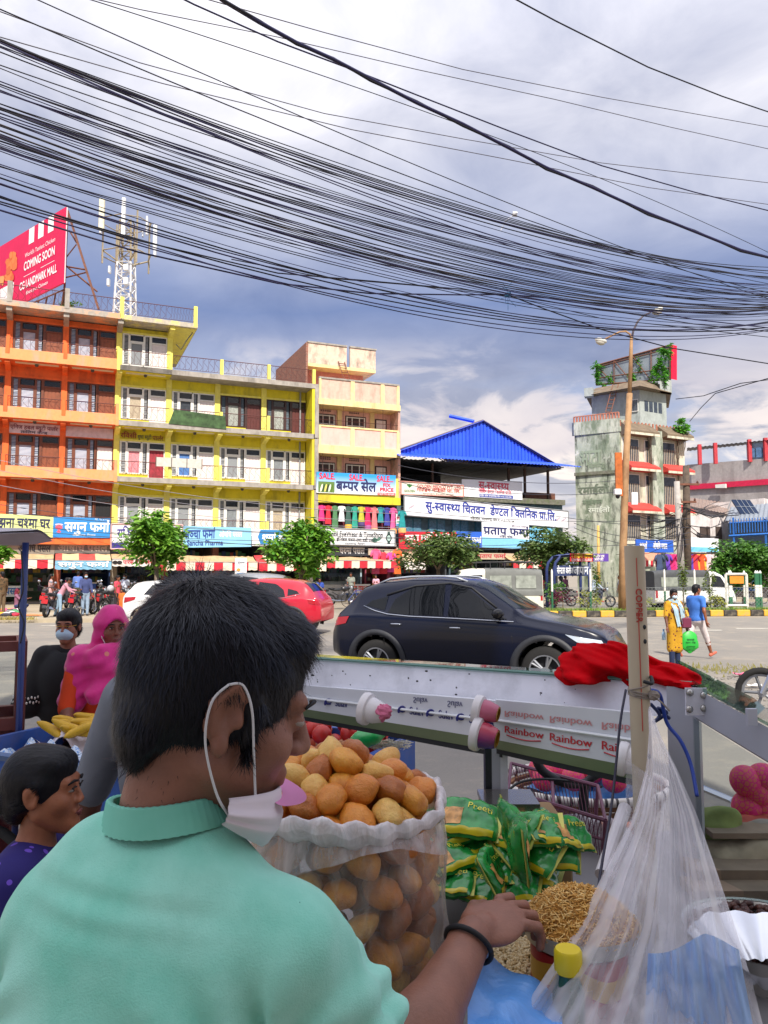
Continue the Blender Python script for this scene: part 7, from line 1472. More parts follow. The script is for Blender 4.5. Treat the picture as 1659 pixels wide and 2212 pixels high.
def rider(label,u,v,face,tank,blabel,**k):
 b=at_px(u,v,.006); motorcycle(blabel,b,R(face),tank,lean=0); fr_=R(face); off=Vector((math.cos(fr_)*.34,math.sin(fr_)*.34,0))
 person(label,(b[0]+off.x,b[1]+off.y,0),R(face-90),res=.022,legs=((78,85),(78,85)),sit=True,hz=-.02,arms=((52,8,12),(52,8,12)),lean=14,**k)
rider('rider in a white and blue shirt with a green helmet',1268,1312,10,'2a2a30','dark motorcycle ridden by the green helmeted rider',H=1.66,top='b9c8dc',bottom='2a3044',sleeve='long',helmet='3f6a4a',shoes='b8402a')
rider('rider in a navy top with a dark blue helmet',1234,1310,170,'33363c','grey scooter ridden by the navy rider',H=1.6,top='3a3f6a',bottom='26283a',helmet='232a44')
rider('rider in a crimson jacket with white sleeves and black helmet',1470,1316,20,'2f8a44','green motorcycle ridden by the crimson jacketed rider',H=1.64,top='b81f44',bottom='3a342e',sleeve='long',helmet='14141a')
person('man in a dark top and jeans standing by the van',at_px(1519,1310,.006),R(170),1.62,res=.024,top='2f3a4a',bottom='5a728c',sleeve='half'); person('person in a grey top walking behind the bus shelter',at_px(1340,1306,.006),R(60),1.6,res=.026,top='8a93a8',bottom='3a3f4a'); person('person holding a mauve umbrella near the bus shelter',at_px(1222,1302,.006),R(-60),1.6,res=.026,top='7a4a6a',bottom='33303a'); person('person in red walking between jeep and shelter',at_px(1172,1306,.006),R(100),1.55,res=.026,top='b8323c',bottom='4a3a3a')
um=thing('umbrella','open mauve umbrella near the bus shelter','umbrella',at_px(1228,1303,.006)); mb=MB(); mb.lathe([(0,2.0),(.25,1.95),(.45,1.84),(.58,1.66)],8); mb.build('canopy',M('mauve_cloth','8a6a86',.7),um); MB().tube([(0,0,.95),(0,0,2.04)],.012,5).build('shaft',CHR,um)
for i,(u,fc,c,lab)in enumerate(((1612,150,'a05a4a','person in a rust top behind the fruit cart'),(1632,200,'3a5a7a','person in a blue top near the dark bicycle'),(1560,120,'c8a02a','person in a yellow cap and top beside the fruit cart'),(1385,100,'5a4a3a','person in brown under the orange awning'))):person(lab,at_px(u,1298,.01),R(fc),1.6,res=.028,top=c,bottom='33333c')
p=at_px(1592,1305,.006); fc=thing('fruit_cart','blue hand cart of fruit under a red canopy','cart',p,R(4)); MB().box(-1.0,1.0,-.5,.5,.75,.92).build('tray',M('cart_blue','2f5a9a',.6),fc)
for x in(-.95,.95):
 for y in(-.45,.45):MB().bar((x,y,.3),(x,y,2.15),.05).build('post',M('cart_blue','2f5a9a'),fc)
MB().sheet(lambda a,b:((a-.5)*2.3,(b-.5)*1.4,2.15+.06*math.sin(a*9)),10,4,(0,0,-.03)).build('canopy',M('red_tarp','d8322c',.6),fc,True)
for x in(-.6,.6):
 w_=thing('wheel',None,None,(x,-.45,.34)); w_.parent=fc; MB().tube([(.33*math.cos(k*.2618),0,.33*math.sin(k*.2618))for k in range(25)],.02,6,cap=False).build('tyre',TYRE,w_); mb=MB(); [mb.tube([(0,0,0),(.32*math.cos(k*.45),0,.32*math.sin(k*.45))],.005,3)for k in range(14)]; mb.build('spokes',CHR,w_)
MB().box(-.4,.3,-.1,.1,1.25,1.95).build('goods_board',M('maroon_board','7a4a3a',.8),fc)
q=random.Random(4)
for i in range(46):tag(MB().ell((0,0,0),(.085,.08,.08),9,6).build('fruit',M('fruit_pale','d8b26a',.6,rnd=.3),None,True,loc=(p[0]+q.uniform(-.85,.85),p[1]+q.uniform(-.4,.3),1.0+q.random()*.12)),'round pale yellow fruit heaped on the far fruit cart','fruit','fruit on the far cart')
# ================================================================== people at the fruit cart
PINKC=M('magenta_scarf','d0177c',.75,var=.12,scale=8,dirt='d9a05a',damt=.0)
def pinkmat():
 t=NT('magenta_scarf_print'); v=t.n('ShaderNodeTexVoronoi'); v.inputs['Scale'].default_value=12; t.l(t.tc.outputs['Object'],v.inputs[0])
 o=t.mix(t.ramp(t.noise(9,4),.3,.7),lin('c5126f'),lin('dd2a8c')); o=t.mix(t.math('MULTIPLY',t.math('LESS_THAN',v.outputs['Distance'],.16),.75),o,lin('d98a6a')); t.l(o,t.b.inputs['Base Color']); t.b.inputs['Roughness'].default_value=.75; t.b.inputs['Sheen Weight'].default_value=.3
 t.bump(t.noise(24,4,.6,(1,1,.3)),.35,.01); return t.m
PKM=pinkmat()
def xt_pink(root,U,s,hands,hc,Rh):
 sc_=lambda pr:xf(pr,I3,(0,0,0),s)
 hood=xf([('e',(0,-.022,.028),(.100,.122,.118)),('c',(.055,-.02,.02),(.070,-.03,-.13),.045,.05),('c',(-.055,-.02,.02),(-.070,-.03,-.13),.045,.05),('c',(0,-.08,0),(0,-.08,-.16),.075,.085),('-e',(0,.110,-.045),(.066,.115,.108),None,.010)],Rh,hc)
 dr=[('c',U((-.16,-.01,1.40)),U((.16,-.01,1.40)),.10,.10),('e',U((0,.03,1.38)),(.16,.14,.10)),('e',U((0,.06,1.26)),(.175,.125,.17)),('c',U((.17,0,1.38)),U((.23,.02,1.16)),.09,.085),('c',U((-.17,0,1.38)),U((-.21,.02,1.24)),.09,.085),('c',U((.14,.10,1.42)),U((-.12,.16,1.24)),.05,.045),('c',U((-.13,.09,1.43)),U((.14,.15,1.20)),.05,.05),('c',U((-.08,.08,1.49)),U((.09,.11,1.46)),.045,.045)]
 fold=lambda P_:.0042*np.sin((P_[:,2]*80+np.abs(P_[:,0])*45+P_[:,1]*20)+1.5*npn(P_*6,3))+.0016*npn(P_*10,8)
 ob('dupatta',vf_mesh('dupatta',[blobmesh(sc_(hood+dr),.0085,.034,fold)],PKM),root)
 mk=xf([('c',(-.045,.070,-.118),(.045,.070,-.118),.022,.022),('e',(0,.085,-.112),(.045,.026,.020)),],Rh,hc); ob('face_mask',vf_mesh('face_mask',[blobmesh(sc_(mk),.006,.01)],M('mask_pale_blue','a9c4d4',.8)),root)
 for sx in(1,-1):MB().tube([(Rh@Vector(q)+hc)*s for q in((sx*.05,.07,-.11),(sx*.072,.045,-.06),(sx*.082,.0,.0))],.0022,5).build('mask_loop',M('white_strap','d6d6da'),root)
 MB().ell((Rh@Vector((.082,-.006,-.044))+hc)*s,(.008,.008,.009),10,6).build('earring',M('gold','c99a3c',.3,metal=.8),root)
 for Wp,Rm,si in hands:
  if si>0:MB().tube([(Rm@Vector((.036*math.cos(a),.03*math.sin(a),.012))+Wp)*s for a in[k*.524 for k in range(13)]],.006,6).build('bangle',M('bangle','b8604a',.3),root)
pwp=P(243,1238,4.45)
person('woman in a magenta headscarf and orange tunic at the fruit cart',(pwp.x,4.45,0),R(-143),1.53,'7d4a38',bottom='c85a1e',topmat=spots('tangerine_print','d8400a','8a4a12',12,0,.12),arms=((20,16,34),(30,4,50)),sleeve='half',hem=.75,skirt=.45,hair=None,fem=True,wide=1.28,res=.014,hr=.0055,face=True,extras=xt_pink,headpitch=2)
def xt_mask(root,U,s,hands,hc,Rh):
 sc_=lambda pr:xf(pr,I3,(0,0,0),s); pr=[('e',U((0,.02,1.22)),(.20,.165,.24)),('c',U((-.15,-.01,1.39)),U((.15,-.01,1.39)),.075,.075),('e',U((0,0,1.02)),(.19,.14,.14))]
 for Wp,Rm,si in hands:S_=U((.16*si,-.01,1.38)); E_=S_.lerp(Wp,.66); pr.append(('c',S_,E_,.075,.098))
 pr.append(('-e',U((0,.07,1.50)),(.085,.10,.09),None,.01))
 ob('poncho_top',vf_mesh('poncho_top',[blobmesh(sc_(pr),.010,.025,lambda P_:.007*npn(P_*np.array((18,18,8)),4))],M('black_cotton','14151a',.9,var=.2)),root)
 Wp,Rm,si=hands[0]; S_=U((.16*si,-.01,1.38)); E_=S_.lerp(Wp,.62); n=12
 mb=MB()
 for r_ in range(2):
  c=S_.lerp(E_,.86+.1*r_)*s
  for k in range(30):a=k*.2094; q=(c.x+.103*s*math.cos(a),c.y+.103*s*math.sin(a),c.z+.006*(k%2)); mb.ell(q,(.006,.006,.009),6,4)
 tag(mb.build('sleeve_embroidery',M('white_thread','d9d6d2',.8),root,True),kind='stuff')
 MB().tube([(Rh@Vector(q)+hc)*s for q in((-.075,.04,.012),(-.045,.100,.006),(-.02,.104,.008),(.0,.108,.010),(.02,.104,.008),(.045,.100,.006),(.075,.04,.012))],.0016,5).build('spectacles',M('gold','c99a3c'),root)
pwp=P(152,1238,4.95)
person('masked girl in a black embroidered top and jeans behind the headscarf woman',(pwp.x,4.95,0),R(-166),1.50,'8f5a45',top='14151a',bottom='3f6390',arms=((4,20,8),(4,12,8)),sleeve='none',hem=.95,hair='bun',mask='a9c4d8',fem=True,res=.014,hr=.0065,face=True,extras=xt_mask,headturn=-14)
def xt_grey(root,U,s,hands,hc,Rh):
 pr=[]
 for(Wp,Rm,si)in hands:S_=U((.17*si,-.01,1.38)); pr
pwp=P(402,1238,2.15)
person('man in a loose grey t-shirt choosing pomegranates behind the vendor',(pwp.x,2.15,0),R(-14),1.715,'6a4030',top='6f747e',bottom='33363f',arms=((58,4,12),(8,26,6)),sleeve='half',hem=.75,res=.014,hr=.007,headturn=-10)
def xt_girl(root,U,s,hands,hc,Rh):
 MB().tube([(Rh@Vector((.034*math.cos(a),-.122,.028*math.sin(a)-.028))+hc)*s for a in[k*.524 for k in range(13)]],.007,6).build('hair_tie',M('blue_band','2a3a9a',.6),root)
 sc_=lambda pr:xf(pr,I3,(0,0,0),s)
gp=P(98,1238,1.80)
PURP=spots('purple_print','22186a','6a4ac0',30,0,.24)
person('girl in a purple dotted dress looking towards the stall',(gp.x,1.80,0),R(-86),1.335,'9a5f42',bottom='2a1a5a',topmat=PURP,arms=((5,14,10),(5,14,10)),sleeve='long',hem=.7,skirt=.6,hair='bun',fem=True,wide=1.0,res=.010,hr=.0042,face=True,extras=xt_girl,headpitch=-2)
# ================================================================== the vendor
VS=SKIN('vendor','8a5d4c')
def vendor():
 root=thing('person','vendor in a mint green t-shirt with a lowered mask, seen from behind','person',(-.22,.95,0)); O=Vector((-.22,.95,0))
 loc=lambda p:Vector(p)-O
 hs=1.0; hc=loc(P(482,1518,.92)); Rh=Matrix.Rotation(R(-67),3,'Z')@Matrix.Rotation(R(-16),3,'X')@Matrix.Rotation(R(3),3,'Y')
 H=lambda q:Rh@(Vector(q)*hs)+hc
 hp=head_prims(True); hp=[p for p in hp if not(p[0]in('e','-e')and abs(abs(p[1][0])-.08)<.012)]
 for s in(-1,1):
  hp+=[('e',(s*.079,-.014,.002),(.008,.020,.032),Matrix.Rotation(R(-14),3,'X'),.006),('c',(s*.086,-.030,.012),(s*.087,-.012,.034),.0055,.005,.004),('c',(s*.086,-.030,.012),(s*.084,-.024,-.018),.0055,.005,.004),('c',(s*.087,-.012,.034),(s*.084,.004,.022),.005,.0045,.004),('e',(s*.083,-.010,-.032),(.007,.010,.013),None,.006),('-e',(s*.089,-.010,.002),(.009,.0095,.016),None,.004),('e',(s*.082,.004,-.004),(.006,.005,.009),None,.003)]
 neck=[('c',(0,-.020,-.05),(0,-.026,-.135),.050,.048),('c',(0,-.040,-.05),(0,-.034,-.12),.046,.044)]
 head=blobmesh(xf(hp+neck,Rh,hc,hs),.0036,.016)
 Rt=Matrix.Rotation(R(-20),3,'Z')@Matrix.Rotation(R(-10),3,'X'); T=loc((-.243,.905,1.452))-Rt@Vector((.02,-.01,.235)); t=lambda q:Rt@Vector(q)+T
 nb=t((0.02,-.01,.235)); hn=H((0,-.028,-.12))
 Sr,Sl=t((.160,0,.135)),t((-.128,.01,.105)); El=loc(P(822,2390,1.02)); Wr=loc(P(1022,2022,1.25)); Ell=t((-.165,.06,-.15)); Wl=t((-.08,.26,-.16))
 tor=[('e',t((.012,0,.05)),(.158,.112,.19),Rt),('e',t((.005,.0,-.15)),(.148,.115,.22),Rt),('c',t((-.095,-.005,.125)),t((.12,-.005,.140)),.062,.062),('c',t((-.01,-.012,.165)),t((.04,-.012,.165)),.045,.045)]
 body=tor+[('c',nb+Vector((.012,.006,0)),hn+Vector((.012,.004,0)),.053,.049),('c',Sr,El,.052,.047),('c',El,El.lerp(Wr,.4),.047,.046),('c',El.lerp(Wr,.4),Wr,.046,.030),('c',Sl,Ell,.052,.044),('c',Ell,Wl,.044,.032)]
 hd=(P(1150,1945,1.33)-P(1022,2022,1.25)).normalized(); Rm=rotm(hd,(0.1,.45,-1))
 hand=blobmesh(xf(hand_prims(30,2.2),Rm,Wr,1.08),.0026,.0045); hl=blobmesh(xf(hand_prims(40),rotm(Wl-Ell,(0,1,0)),Wl),.006,.008)
 arm=blobmesh(body,.0075,.025)
 ob('body',vf_mesh('body',[head,arm,hand,hl],VS),root)
 for i,(x,L_,z0)in enumerate(((.030,.072,-.084),(.010,.080,-.090),(-.010,.074,-.088),(-.029,.058,-.080))):
  an=0; a_=Vector((x,0,z0))
  for j,f in enumerate((.45,.32,.23)):an+=R(30*(.8 if j==0 else 1.1)*(1+.08*i)); a_=a_+Vector((x*.132,math.sin(an)*L_*f,-math.cos(an)*L_*f))
  nq=Rm@((a_+Vector((0,-.0062*math.cos(an),-.0062*math.sin(an))))*1.08)+Wr; MB().ell(nq,(.0050,.0022,.0062),10,6,0,Rm@Matrix.Rotation(an,3,'X')).build('fingernail',M('nail','b08478',.35),root,True)
 e=.016; sh=[('e',tor[0][1],tuple(x+e for x in tor[0][2]),Rt),('e',tor[1][1],tuple(x+e+.012 for x in tor[1][2]),Rt),('c',tor[2][1],tor[2][2],.078,.078),('c',t((-.045,-.018,.185)),t((.07,-.018,.190)),.062,.062),('c',Sr,Sr.lerp(El,.58),.072,.080),('c',Sl,Sl.lerp(Ell,.85),.070,.072),('-c',nb+Vector((.012,.006,.082)),nb+Vector((.025,.02,.13)),.056,.064,.008)]
 Ti=np.array(Rt.inverted()); T0=np.array(T); sr,el=np.array(Sr),np.array(El); ad=(el-sr)/np.linalg.norm(el-sr)
 def folds(P_):
  l=(P_-T0)@Ti.T; d=.0075*npn(P_*np.array((15,15,6)),2)+.0036*npn(P_*np.array((38,38,15)),6)
  for sx,am in((1,.011),(-1,.010)):
   c=np.array((sx*.165,-.06,.02)); r=l-c; an=np.arctan2(r[:,2],-r[:,0]*sx); ra=np.sqrt(r[:,0]**2+r[:,2]**2); d+=am*np.sin(an*11+1.3*npn(P_*8,4))*np.exp(-(ra/.11)**2)
  d+=.0085*np.sin(l[:,0]*44+3*npn(P_*5,9))*np.clip((-.02-l[:,2])/.15,0,1)
  h=(P_-sr)@ad; w_=np.clip((h-.06)/.10,0,1)*(h<.25); q=P_-sr-h[:,None]*ad; ang=np.arctan2(q[:,2],q[:,0]+.3*q[:,1]); d+=.0085*w_*np.sin(ang*9+h*14+1.2*npn(P_*9,7))
  d+=.0030*np.sin((l[:,2]-.19)*210+l[:,0]*12)*np.exp(-((l[:,2]-.175)/.03)**2)*np.exp(-(l[:,0]/.1)**2)
  return d
 shm=NT('mint_jersey'); o=shm.mix(shm.ramp(shm.noise(9,5,.6),.3,.7),lin('78cdb6'),lin('a2e6d4')); o=shm.mix(shm.math('MULTIPLY',shm.ramp(shm.noise(34,4,.7),.45,.8),.22),o,lin('9ad8c4')); shm.l(o,shm.b.inputs['Base Color']); shm.b.inputs['Roughness'].default_value=.92; shm.b.inputs['Sheen Weight'].default_value=.25; shm.bump(shm.noise(420,3,.7),.35,.004)
 so_=ob('t_shirt',vf_mesh('t_shirt',[blobmesh(sh,.0055,.022,folds)],shm.m),root)
 rib=NT('mint_rib'); wv=rib.n('ShaderNodeTexNoise'); rib.l(rib.mix(rib.ramp(rib.noise(9),.3,.7),lin('74c6b0'),lin('8ad4c0')),rib.b.inputs['Base Color']); rib.b.inputs['Roughness'].default_value=.9
 cn=nb+Vector((-.004,.002,0))+(hn-nb).normalized()*.036; ringp=[]
 mb=MB(); nn=96
 ax_=(hn-nb).normalized(); xa_=Rt@Vector((1,0,0)); xa_=(xa_-ax_*xa_.dot(ax_)).normalized(); ya_=ax_.cross(xa_)
 def col_(a,b):
  an=a*6.2832; rr_=.0705-.009*b+.0012*(1 if int(a*nn)%2 else-1); front=(1+math.sin(an))/2
  return cn+(xa_*math.cos(an)*rr_*1.06+ya_*math.sin(an)*rr_*.92)+ax_*(-.016+.030*b)-Vector((0,0,.030*front*front))
 mb.grid(col_,nn,4); mb.grid(lambda a,b:col_(1-a,b)+(cn-col_(1-a,b)).normalized()*.006,nn,4); mb.grid(lambda a,b:col_(a,1)+(cn-col_(a,1)).normalized()*.006*b+ax_*.002*math.sin(b*3.14),nn,2); mb.build('collar',rib.m,so_,True,fix=False)
 from mathutils.bvhtree import BVHTree
 me=so_.data; bv=BVHTree.FromPolygons([v.co.copy()for v in me.vertices],[tuple(p.vertices)for p in me.polygons])
 def on(p,off=.0008):q=bv.find_nearest(p); return q[0]+q[1]*off
 SEAM=M('mint_seam','57a08c',.9)
 def seam(pts,r=.0011,nm='seam'):MB().tube([on(Vector(p))for p in pts],r,5).build(nm,SEAM,so_,True)
 pxs=lambda L_,Y=.80:[loc(P(np.interp(f,np.linspace(0,1,len(L_)),[q_[0]for q_ in L_]),np.interp(f,np.linspace(0,1,len(L_)),[q_[1]for q_ in L_]),Y))for f in np.linspace(0,1,40)]
 seam(pxs([(690,1836),(655,1870),(622,1935),(600,2010),(592,2100),(594,2230)]),.0007,'armhole_seam')
 hpz=[('e',(0,-.022,.040),(.088,.108,.106)),('e',(0,-.078,-.015),(.070,.040,.072)),('e',(0,.034,.094),(.066,.052,.034)),('e',(.0,.056,.078),(.050,.024,.020)),('-e',(0,.118,-.052),(.074,.075,.100),None,.010),('-e',(.088,.026,-.085),(.03,.050,.062),None,.008),('-e',(-.088,.026,-.085),(.03,.050,.062),None,.008),('-e',(.092,-.014,-.006),(.016,.027,.038),None,.006),('-e',(-.092,-.014,-.006),(.016,.027,.038),None,.006),('-e',(0,-.075,-.128),(.2,.2,.042),None,.012),('c',(.076,.018,.02),(.073,.020,-.030),.010,.007,.006),('c',(-.076,.018,.02),(-.073,.020,-.030),.010,.007,.006)]
 Mi,Mr,h0=np.array(Rh.inverted()),np.array(Rh),np.array(hc)
 hv=blobmesh(xf(hpz,Rh,hc,hs),.0040,.012,lambda P_:.0022*npn(P_*45,3))
 ho=ob('hair',vf_mesh('hair',[hv],HAIRM),root)
 def flow(p,n_):
  l=(p-h0)@Mi.T/hs; d=l-np.array((.012,-.062,.125)); d=d/np.linalg.norm(d,axis=1)[:,None]; top=np.clip((l[:,2]-.05)/.06,0,1)[:,None]; d=d*(1-.45*top)+np.array((.25,.75,-.1))*.45*top; d[:,2]-=.45*(1-.6*top[:,0]); return d@Mr.T
 strands('hair_locks',hv,ho,52000,.027,flow,.07,.00045,5,4,.35); strands('hair_tips',hv,ho,700,.028,flow,.12,.00035,8,4,.6)
 fade=lambda p:((p-h0)@Mi.T/hs)[:,2]<.0
 hd_=head; keep=lambda p:(lambda l:(l[:,2]<-.035)&(l[:,2]>-.118)&(l[:,1]>-.01)&(np.abs(l[:,0])>.012))((p-h0)@Mi.T/hs)
 strands('stubble',hd_,root,16000,.0035,lambda p,n_:np.tile(np.array((0,0,-1.0)),(len(p),1)),.5,.0003,9,1,.6,keep=keep)
 nk=lambda p:(lambda l:(l[:,2]<-.075)&(l[:,2]>-.125)&(l[:,1]<-.035))((p-h0)@Mi.T/hs)
 strands('nape_hair',hd_,ho,9000,.007,lambda p,n_:np.tile(np.array((0,0,-1.0)),(len(p),1)),.35,.0004,11,2,.7,keep=nk)
 for sx in(1,-1):
  MB().ell(H((sx*.031,.0815,.002)),(.0125,.0115,.0065),14,8,0,Rh).build('eye',M('eye_white','8f8279'),root,True); MB().tube([H((sx*.052,.083,.022)),H((sx*.035,.0965,.030)),H((sx*.014,.0995,.026))],[.0015,.003,.002],6).build('eyebrow',HAIRM,root,True)
 MSK=M('mask_white','d9cfd6',.85,var=.05); MPK=M('mask_pink','dd8fc0',.85,var=.06)
 def mk(a,b):
  an=lerp(-1.7,1.7,a); rad=.074+.020*math.sin(b*3.1416); x=math.sin(an)*rad; y=.028+math.cos(an)*(.064+.012*math.sin(b*3.14)); tp=1-.62*(abs(an)/1.7)**1.6; zz=-.112+(.034-.076*b)*tp+.014*abs(math.sin(an))+.0025*math.sin(b*20)*tp; return H((x*(1+.03*math.sin(b*20)),y,zz))
 mko=MB(); mko.grid(mk,28,14); mko.grid(lambda a,b:mk(1-a,b)+(H((0,.02,-.11))-mk(1-a,b)).normalized()*.002,28,14); mko=mko.build('face_mask',MSK,root,True,fix=False)
 flp=MB(); flp.grid(lambda a,b:H((math.sin(lerp(-.9,.9,a))*(.074+.02*b),.03+math.cos(lerp(-.9,.9,a))*(.068+.030*b),-.083-.010*b+.012*b*b)),16,6); flp.build('mask_flap',MPK,mko,True,fix=False)
 for sx in(1,-1):
  MB().tube(curve([H(q)for q in((sx*.066,.052,-.086),(sx*.083,.030,-.035),(sx*.088,.012,.012),(sx*.090,-.006,.036),(sx*.092,-.022,.034))]),.0015,6).build('ear_loop',M('white_strap','d6d6da'),mko,True)
  MB().tube(curve([H(q)for q in((sx*.092,-.022,.034),(sx*.092,-.034,.012),(sx*.088,-.027,-.030),(sx*.081,.002,-.080),(sx*.074,.026,-.104))]),.0015,6).build('ear_loop',M('white_strap','d6d6da'),mko,True)
 wd_=(Wr-El).normalized(); c=Wr-wd_*.018; u2=wd_.cross(Vector((0,0,1))).normalized(); v2=wd_.cross(u2)
 MB().tube([c+(u2*math.cos(a)+v2*math.sin(a))*.0375+wd_*.006*math.sin(a)for a in np.linspace(0,6.2832,25)],.0042,8).build('wrist_cord',M('cord_black','0e0c12',.7),root,True)
 lg=[]
 for sx in(1,-1):Hp=T+Vector((.09*sx,.0,-.30)); K=Vector((Hp.x+.02*sx,Hp.y+.03,.48)); A=Vector((Hp.x+.03*sx,Hp.y,.08)); lg+=[('c',Hp,K,.098,.07),('c',K,A,.068,.055),('c',A,A+Vector((.03,.15,-.04)),.045,.04)]
 lg.append(('e',T+Vector((0,0,-.30)),(.17,.125,.13))); ob('trousers',vf_mesh('trousers',[blobmesh(lg,.016,.02)],M('cloth_2a2c33','2a2c33',.85)),root)
 return root
VEN=vendor()
# ================================================================== the vendor's stall
ALU=M('aluminium','e3e5f0',.35,metal=.15,var=.06,scale=3,dirt='8d8f98',damt=.3,dscale=9); ALUD=M('dull_aluminium','b3b6c2',.45,metal=.2,var=.1); STEEL=M('steel','b4b2ae',.25,metal=.8,var=.05)
CZ=1.02
def hexa(a,d):a=[Vector(p)for p in a]; d=Vector(d); return MB().add(a+[p+d for p in a],[(0,1,2,3),(7,6,5,4),(0,4,5,1),(1,5,6,2),(2,6,7,3),(3,7,4,0)])
A_=G(560,1420,1.486); B_=G(1492,1484,1.486); bd=(B_-A_).normalized(); bn=Vector((-bd.y,bd.x,0))
stall=thing('snack_stall','silver framed snack stall with glass case and tiled film strips','stall',(0,1.9,0)); SO=Vector((0,1.9,0)); sv=lambda p:Vector(p)-SO
def sbuild(mb,n,m,**k):mb.v=[tuple(Vector(p)-SO)for p in mb.v]; return mb.build(n,m,stall,**k)
beam=sbuild(hexa([A_-Vector((0,0,.074)),B_-Vector((0,0,.074)),B_+bn*.03,A_+bn*.03],bn*.045),'beam',ALU)
sbuild(hexa([A_+Vector((0,0,.002))+bn*.026,B_+Vector((0,0,.002))+bn*.026,B_+Vector((0,0,.010))+bn*.026,A_+Vector((0,0,.010))+bn*.026],bn*.06),'top_glass',glass('green_glass',(.72,.86,.82),.12,.02,(.03,.06,.05)))
sbuild(MB().tube([A_+Vector((0,0,.006))+bn*.024,B_+Vector((0,0,.006))+bn*.024],.0045,5),'glass_edge',M('glass_edge','5f8a80',.2))
q=random.Random(12); mb=MB()
for i in range(26):
 p=A_.lerp(B_,q.uniform(.12,.98)); zz=q.uniform(.008,.066); p=p-Vector((0,0,zz))+bn*(.03*(1-zz/.074)-.001); r_=q.uniform(.001,.0032); mb.ell(p,(r_*q.uniform(.8,2),.0008,r_),7,4,0,Matrix.Rotation(math.atan2(bd.y,bd.x),3,'Z'))
tag(sbuild(mb,'dirt_spots',M('dirt_black','201a22',.7)),kind='stuff')
def qp(Q,s,t):return Q[0].lerp(Q[1],s).lerp(Q[3].lerp(Q[2],s),t)
def qtext(Q,txt,s0,s1,t0,t1,mat,flip=False,bold=.03,name='lettering',off=None):
 V,Fc,wd=text_geo(txt,bold); ws_=[]; o=off or Vector((0,-.002,0)); F2=[]
 for j,dx in enumerate((-.02,.02)):
  F2+=[tuple(len(ws_)+i for i in f)for f in Fc]
  for x,y in V:f=(y+.02)/.76; ws_.append(tuple(qp(Q,lerp(s0,s1,(x+dx)/wd),lerp(t0,t1,1-f if flip else f))+o*(1+.1*j)-SO))
 me=bpy.data.meshes.new(name); me.from_pydata(ws_,[],F2); me.materials.append(mat); return ob(name,me,stall)
Q1=[P(600,1522,2.42),P(1085,1600,1.98),P(1085,1515,1.98),P(600,1476,2.42)]; Q2=[P(1072,1598,1.985),P(1378,1658,1.76),P(1378,1540,1.76),P(1072,1512,1.985)]
FILM=M('white_film','dfe2ea',.3,var=.05); FILM2=M('grey_film','d3d7de',.3,var=.05)
for Q,f in((Q1,FILM),(Q2,FILM2)):sbuild(hexa(Q,(0,.02,0)),'film_strip',f)
BLUT,REDT2=tmat('2c2f7c'),tmat('c0303a')
for s0,t0 in((.03,.30),(.24,.30),(.58,.36),(.70,.36),(.82,.34),(.93,.22)):qtext(Q1,'Sulav',s0+.055,s0+.115,t0,t0+.26,BLUT)
for s0,t0 in((.03,.30),(.24,.30),(.58,.36),(.70,.36),(.82,.34),(.93,.22)):
 c=qp(Q1,s0+.025,t0+.14)-SO
 for k in(0,1):mb=MB(); mb.tube([c+Vector((.011*math.cos(a),-.003,.011*math.sin(a)+(.005 if k else-.005)))for a in np.linspace(.4+3.14*k,3.6+3.14*k,9)],.0035,5); mb.build('emblem',BLUT,stall)
for s0,t0 in((.60,.72),(.74,.70),(.88,.68)):qtext(Q1,'Sulav',s0+.05,s0+.11,t0,t0+.2,tmat('6d7090'),True)  # flipped greyer words painted as the reflection of the row below
for s0 in(.06,.40,.76):qtext(Q2,'Rainbow',s0,s0+.30,.22,.40,REDT2); qtext(Q2,'Rainbow',s0,s0+.30,.60,.76,tmat('c88a8c'),True)  # upper flipped words are a painted reflection of the print
for s0 in(.06,.40,.76):
 MB().tube([qp(Q2,s0+.02+.26*f,.17-.05*math.sin(f*3.14))-SO+Vector((0,-.002,0))for f in np.linspace(0,1,8)],.0016,4).build('print_swoosh',REDT2,stall)
for Q in(Q1,Q2):sbuild(MB().tube([qp(Q,0,.50)+Vector((0,-.006,0)),qp(Q,1,.50)+Vector((0,-.006,0))],.004,6),'edge_line',M('edge_white','e2e6ea',.3)); sbuild(hexa([qp(Q,0,0)-Vector((0,.002,.022)),qp(Q,1,0)-Vector((0,.002,.028)),qp(Q,1,0)-Vector((0,.002,0)),qp(Q,0,0)-Vector((0,.002,0))],(0,.03,0)),'reflection_strip',M('olive_reflection','6d7a5c',.35,metal=.3)); sbuild(hexa([qp(Q,0,0)-Vector((0,.0,.034)),qp(Q,1,0)-Vector((0,.0,.042)),qp(Q,1,0)-Vector((0,.0,.028)),qp(Q,0,0)-Vector((0,.0,.022))],(0,.03,0)),'rail_seal',PLAS)  # olive strip paints a reflection below the film; white line marks the glass edge
for u0,u1,m in((1046,1060,M('dark_post','2f3138',.4,metal=.3)),(1060,1078,ALUD),(1078,1094,ALU)):a,b=P(u0,1590,2.0),P(u1,1590,2.0); sbuild(MB().box(a.x,b.x,1.985,2.02,CZ,a.z+.01),'post',m)
a,b=P(1440,1500,1.84),P(1508,1500,1.80); sbuild(hexa([(a.x,a.y,CZ-.1),(b.x,b.y,CZ-.1),(b.x,b.y,1.484),(a.x,a.y,1.484)],bn*.04),'post',ALUD)
C1,C2=P(1500,1486,1.79),P(1730,1610,1.52); sbuild(hexa([C1-Vector((0,0,.066)),C2-Vector((0,0,.07)),C2,C1],(.0,.045,0)),'sloping_beam',ALUD); sbuild(hexa([C1+Vector((0,-.004,.003)),C2+Vector((0,-.004,.003)),C2+Vector((0,-.004,.010)),C1+Vector((0,-.004,.010))],(0.15,.5,0)),'sloping_glass',glass('green_glass'))
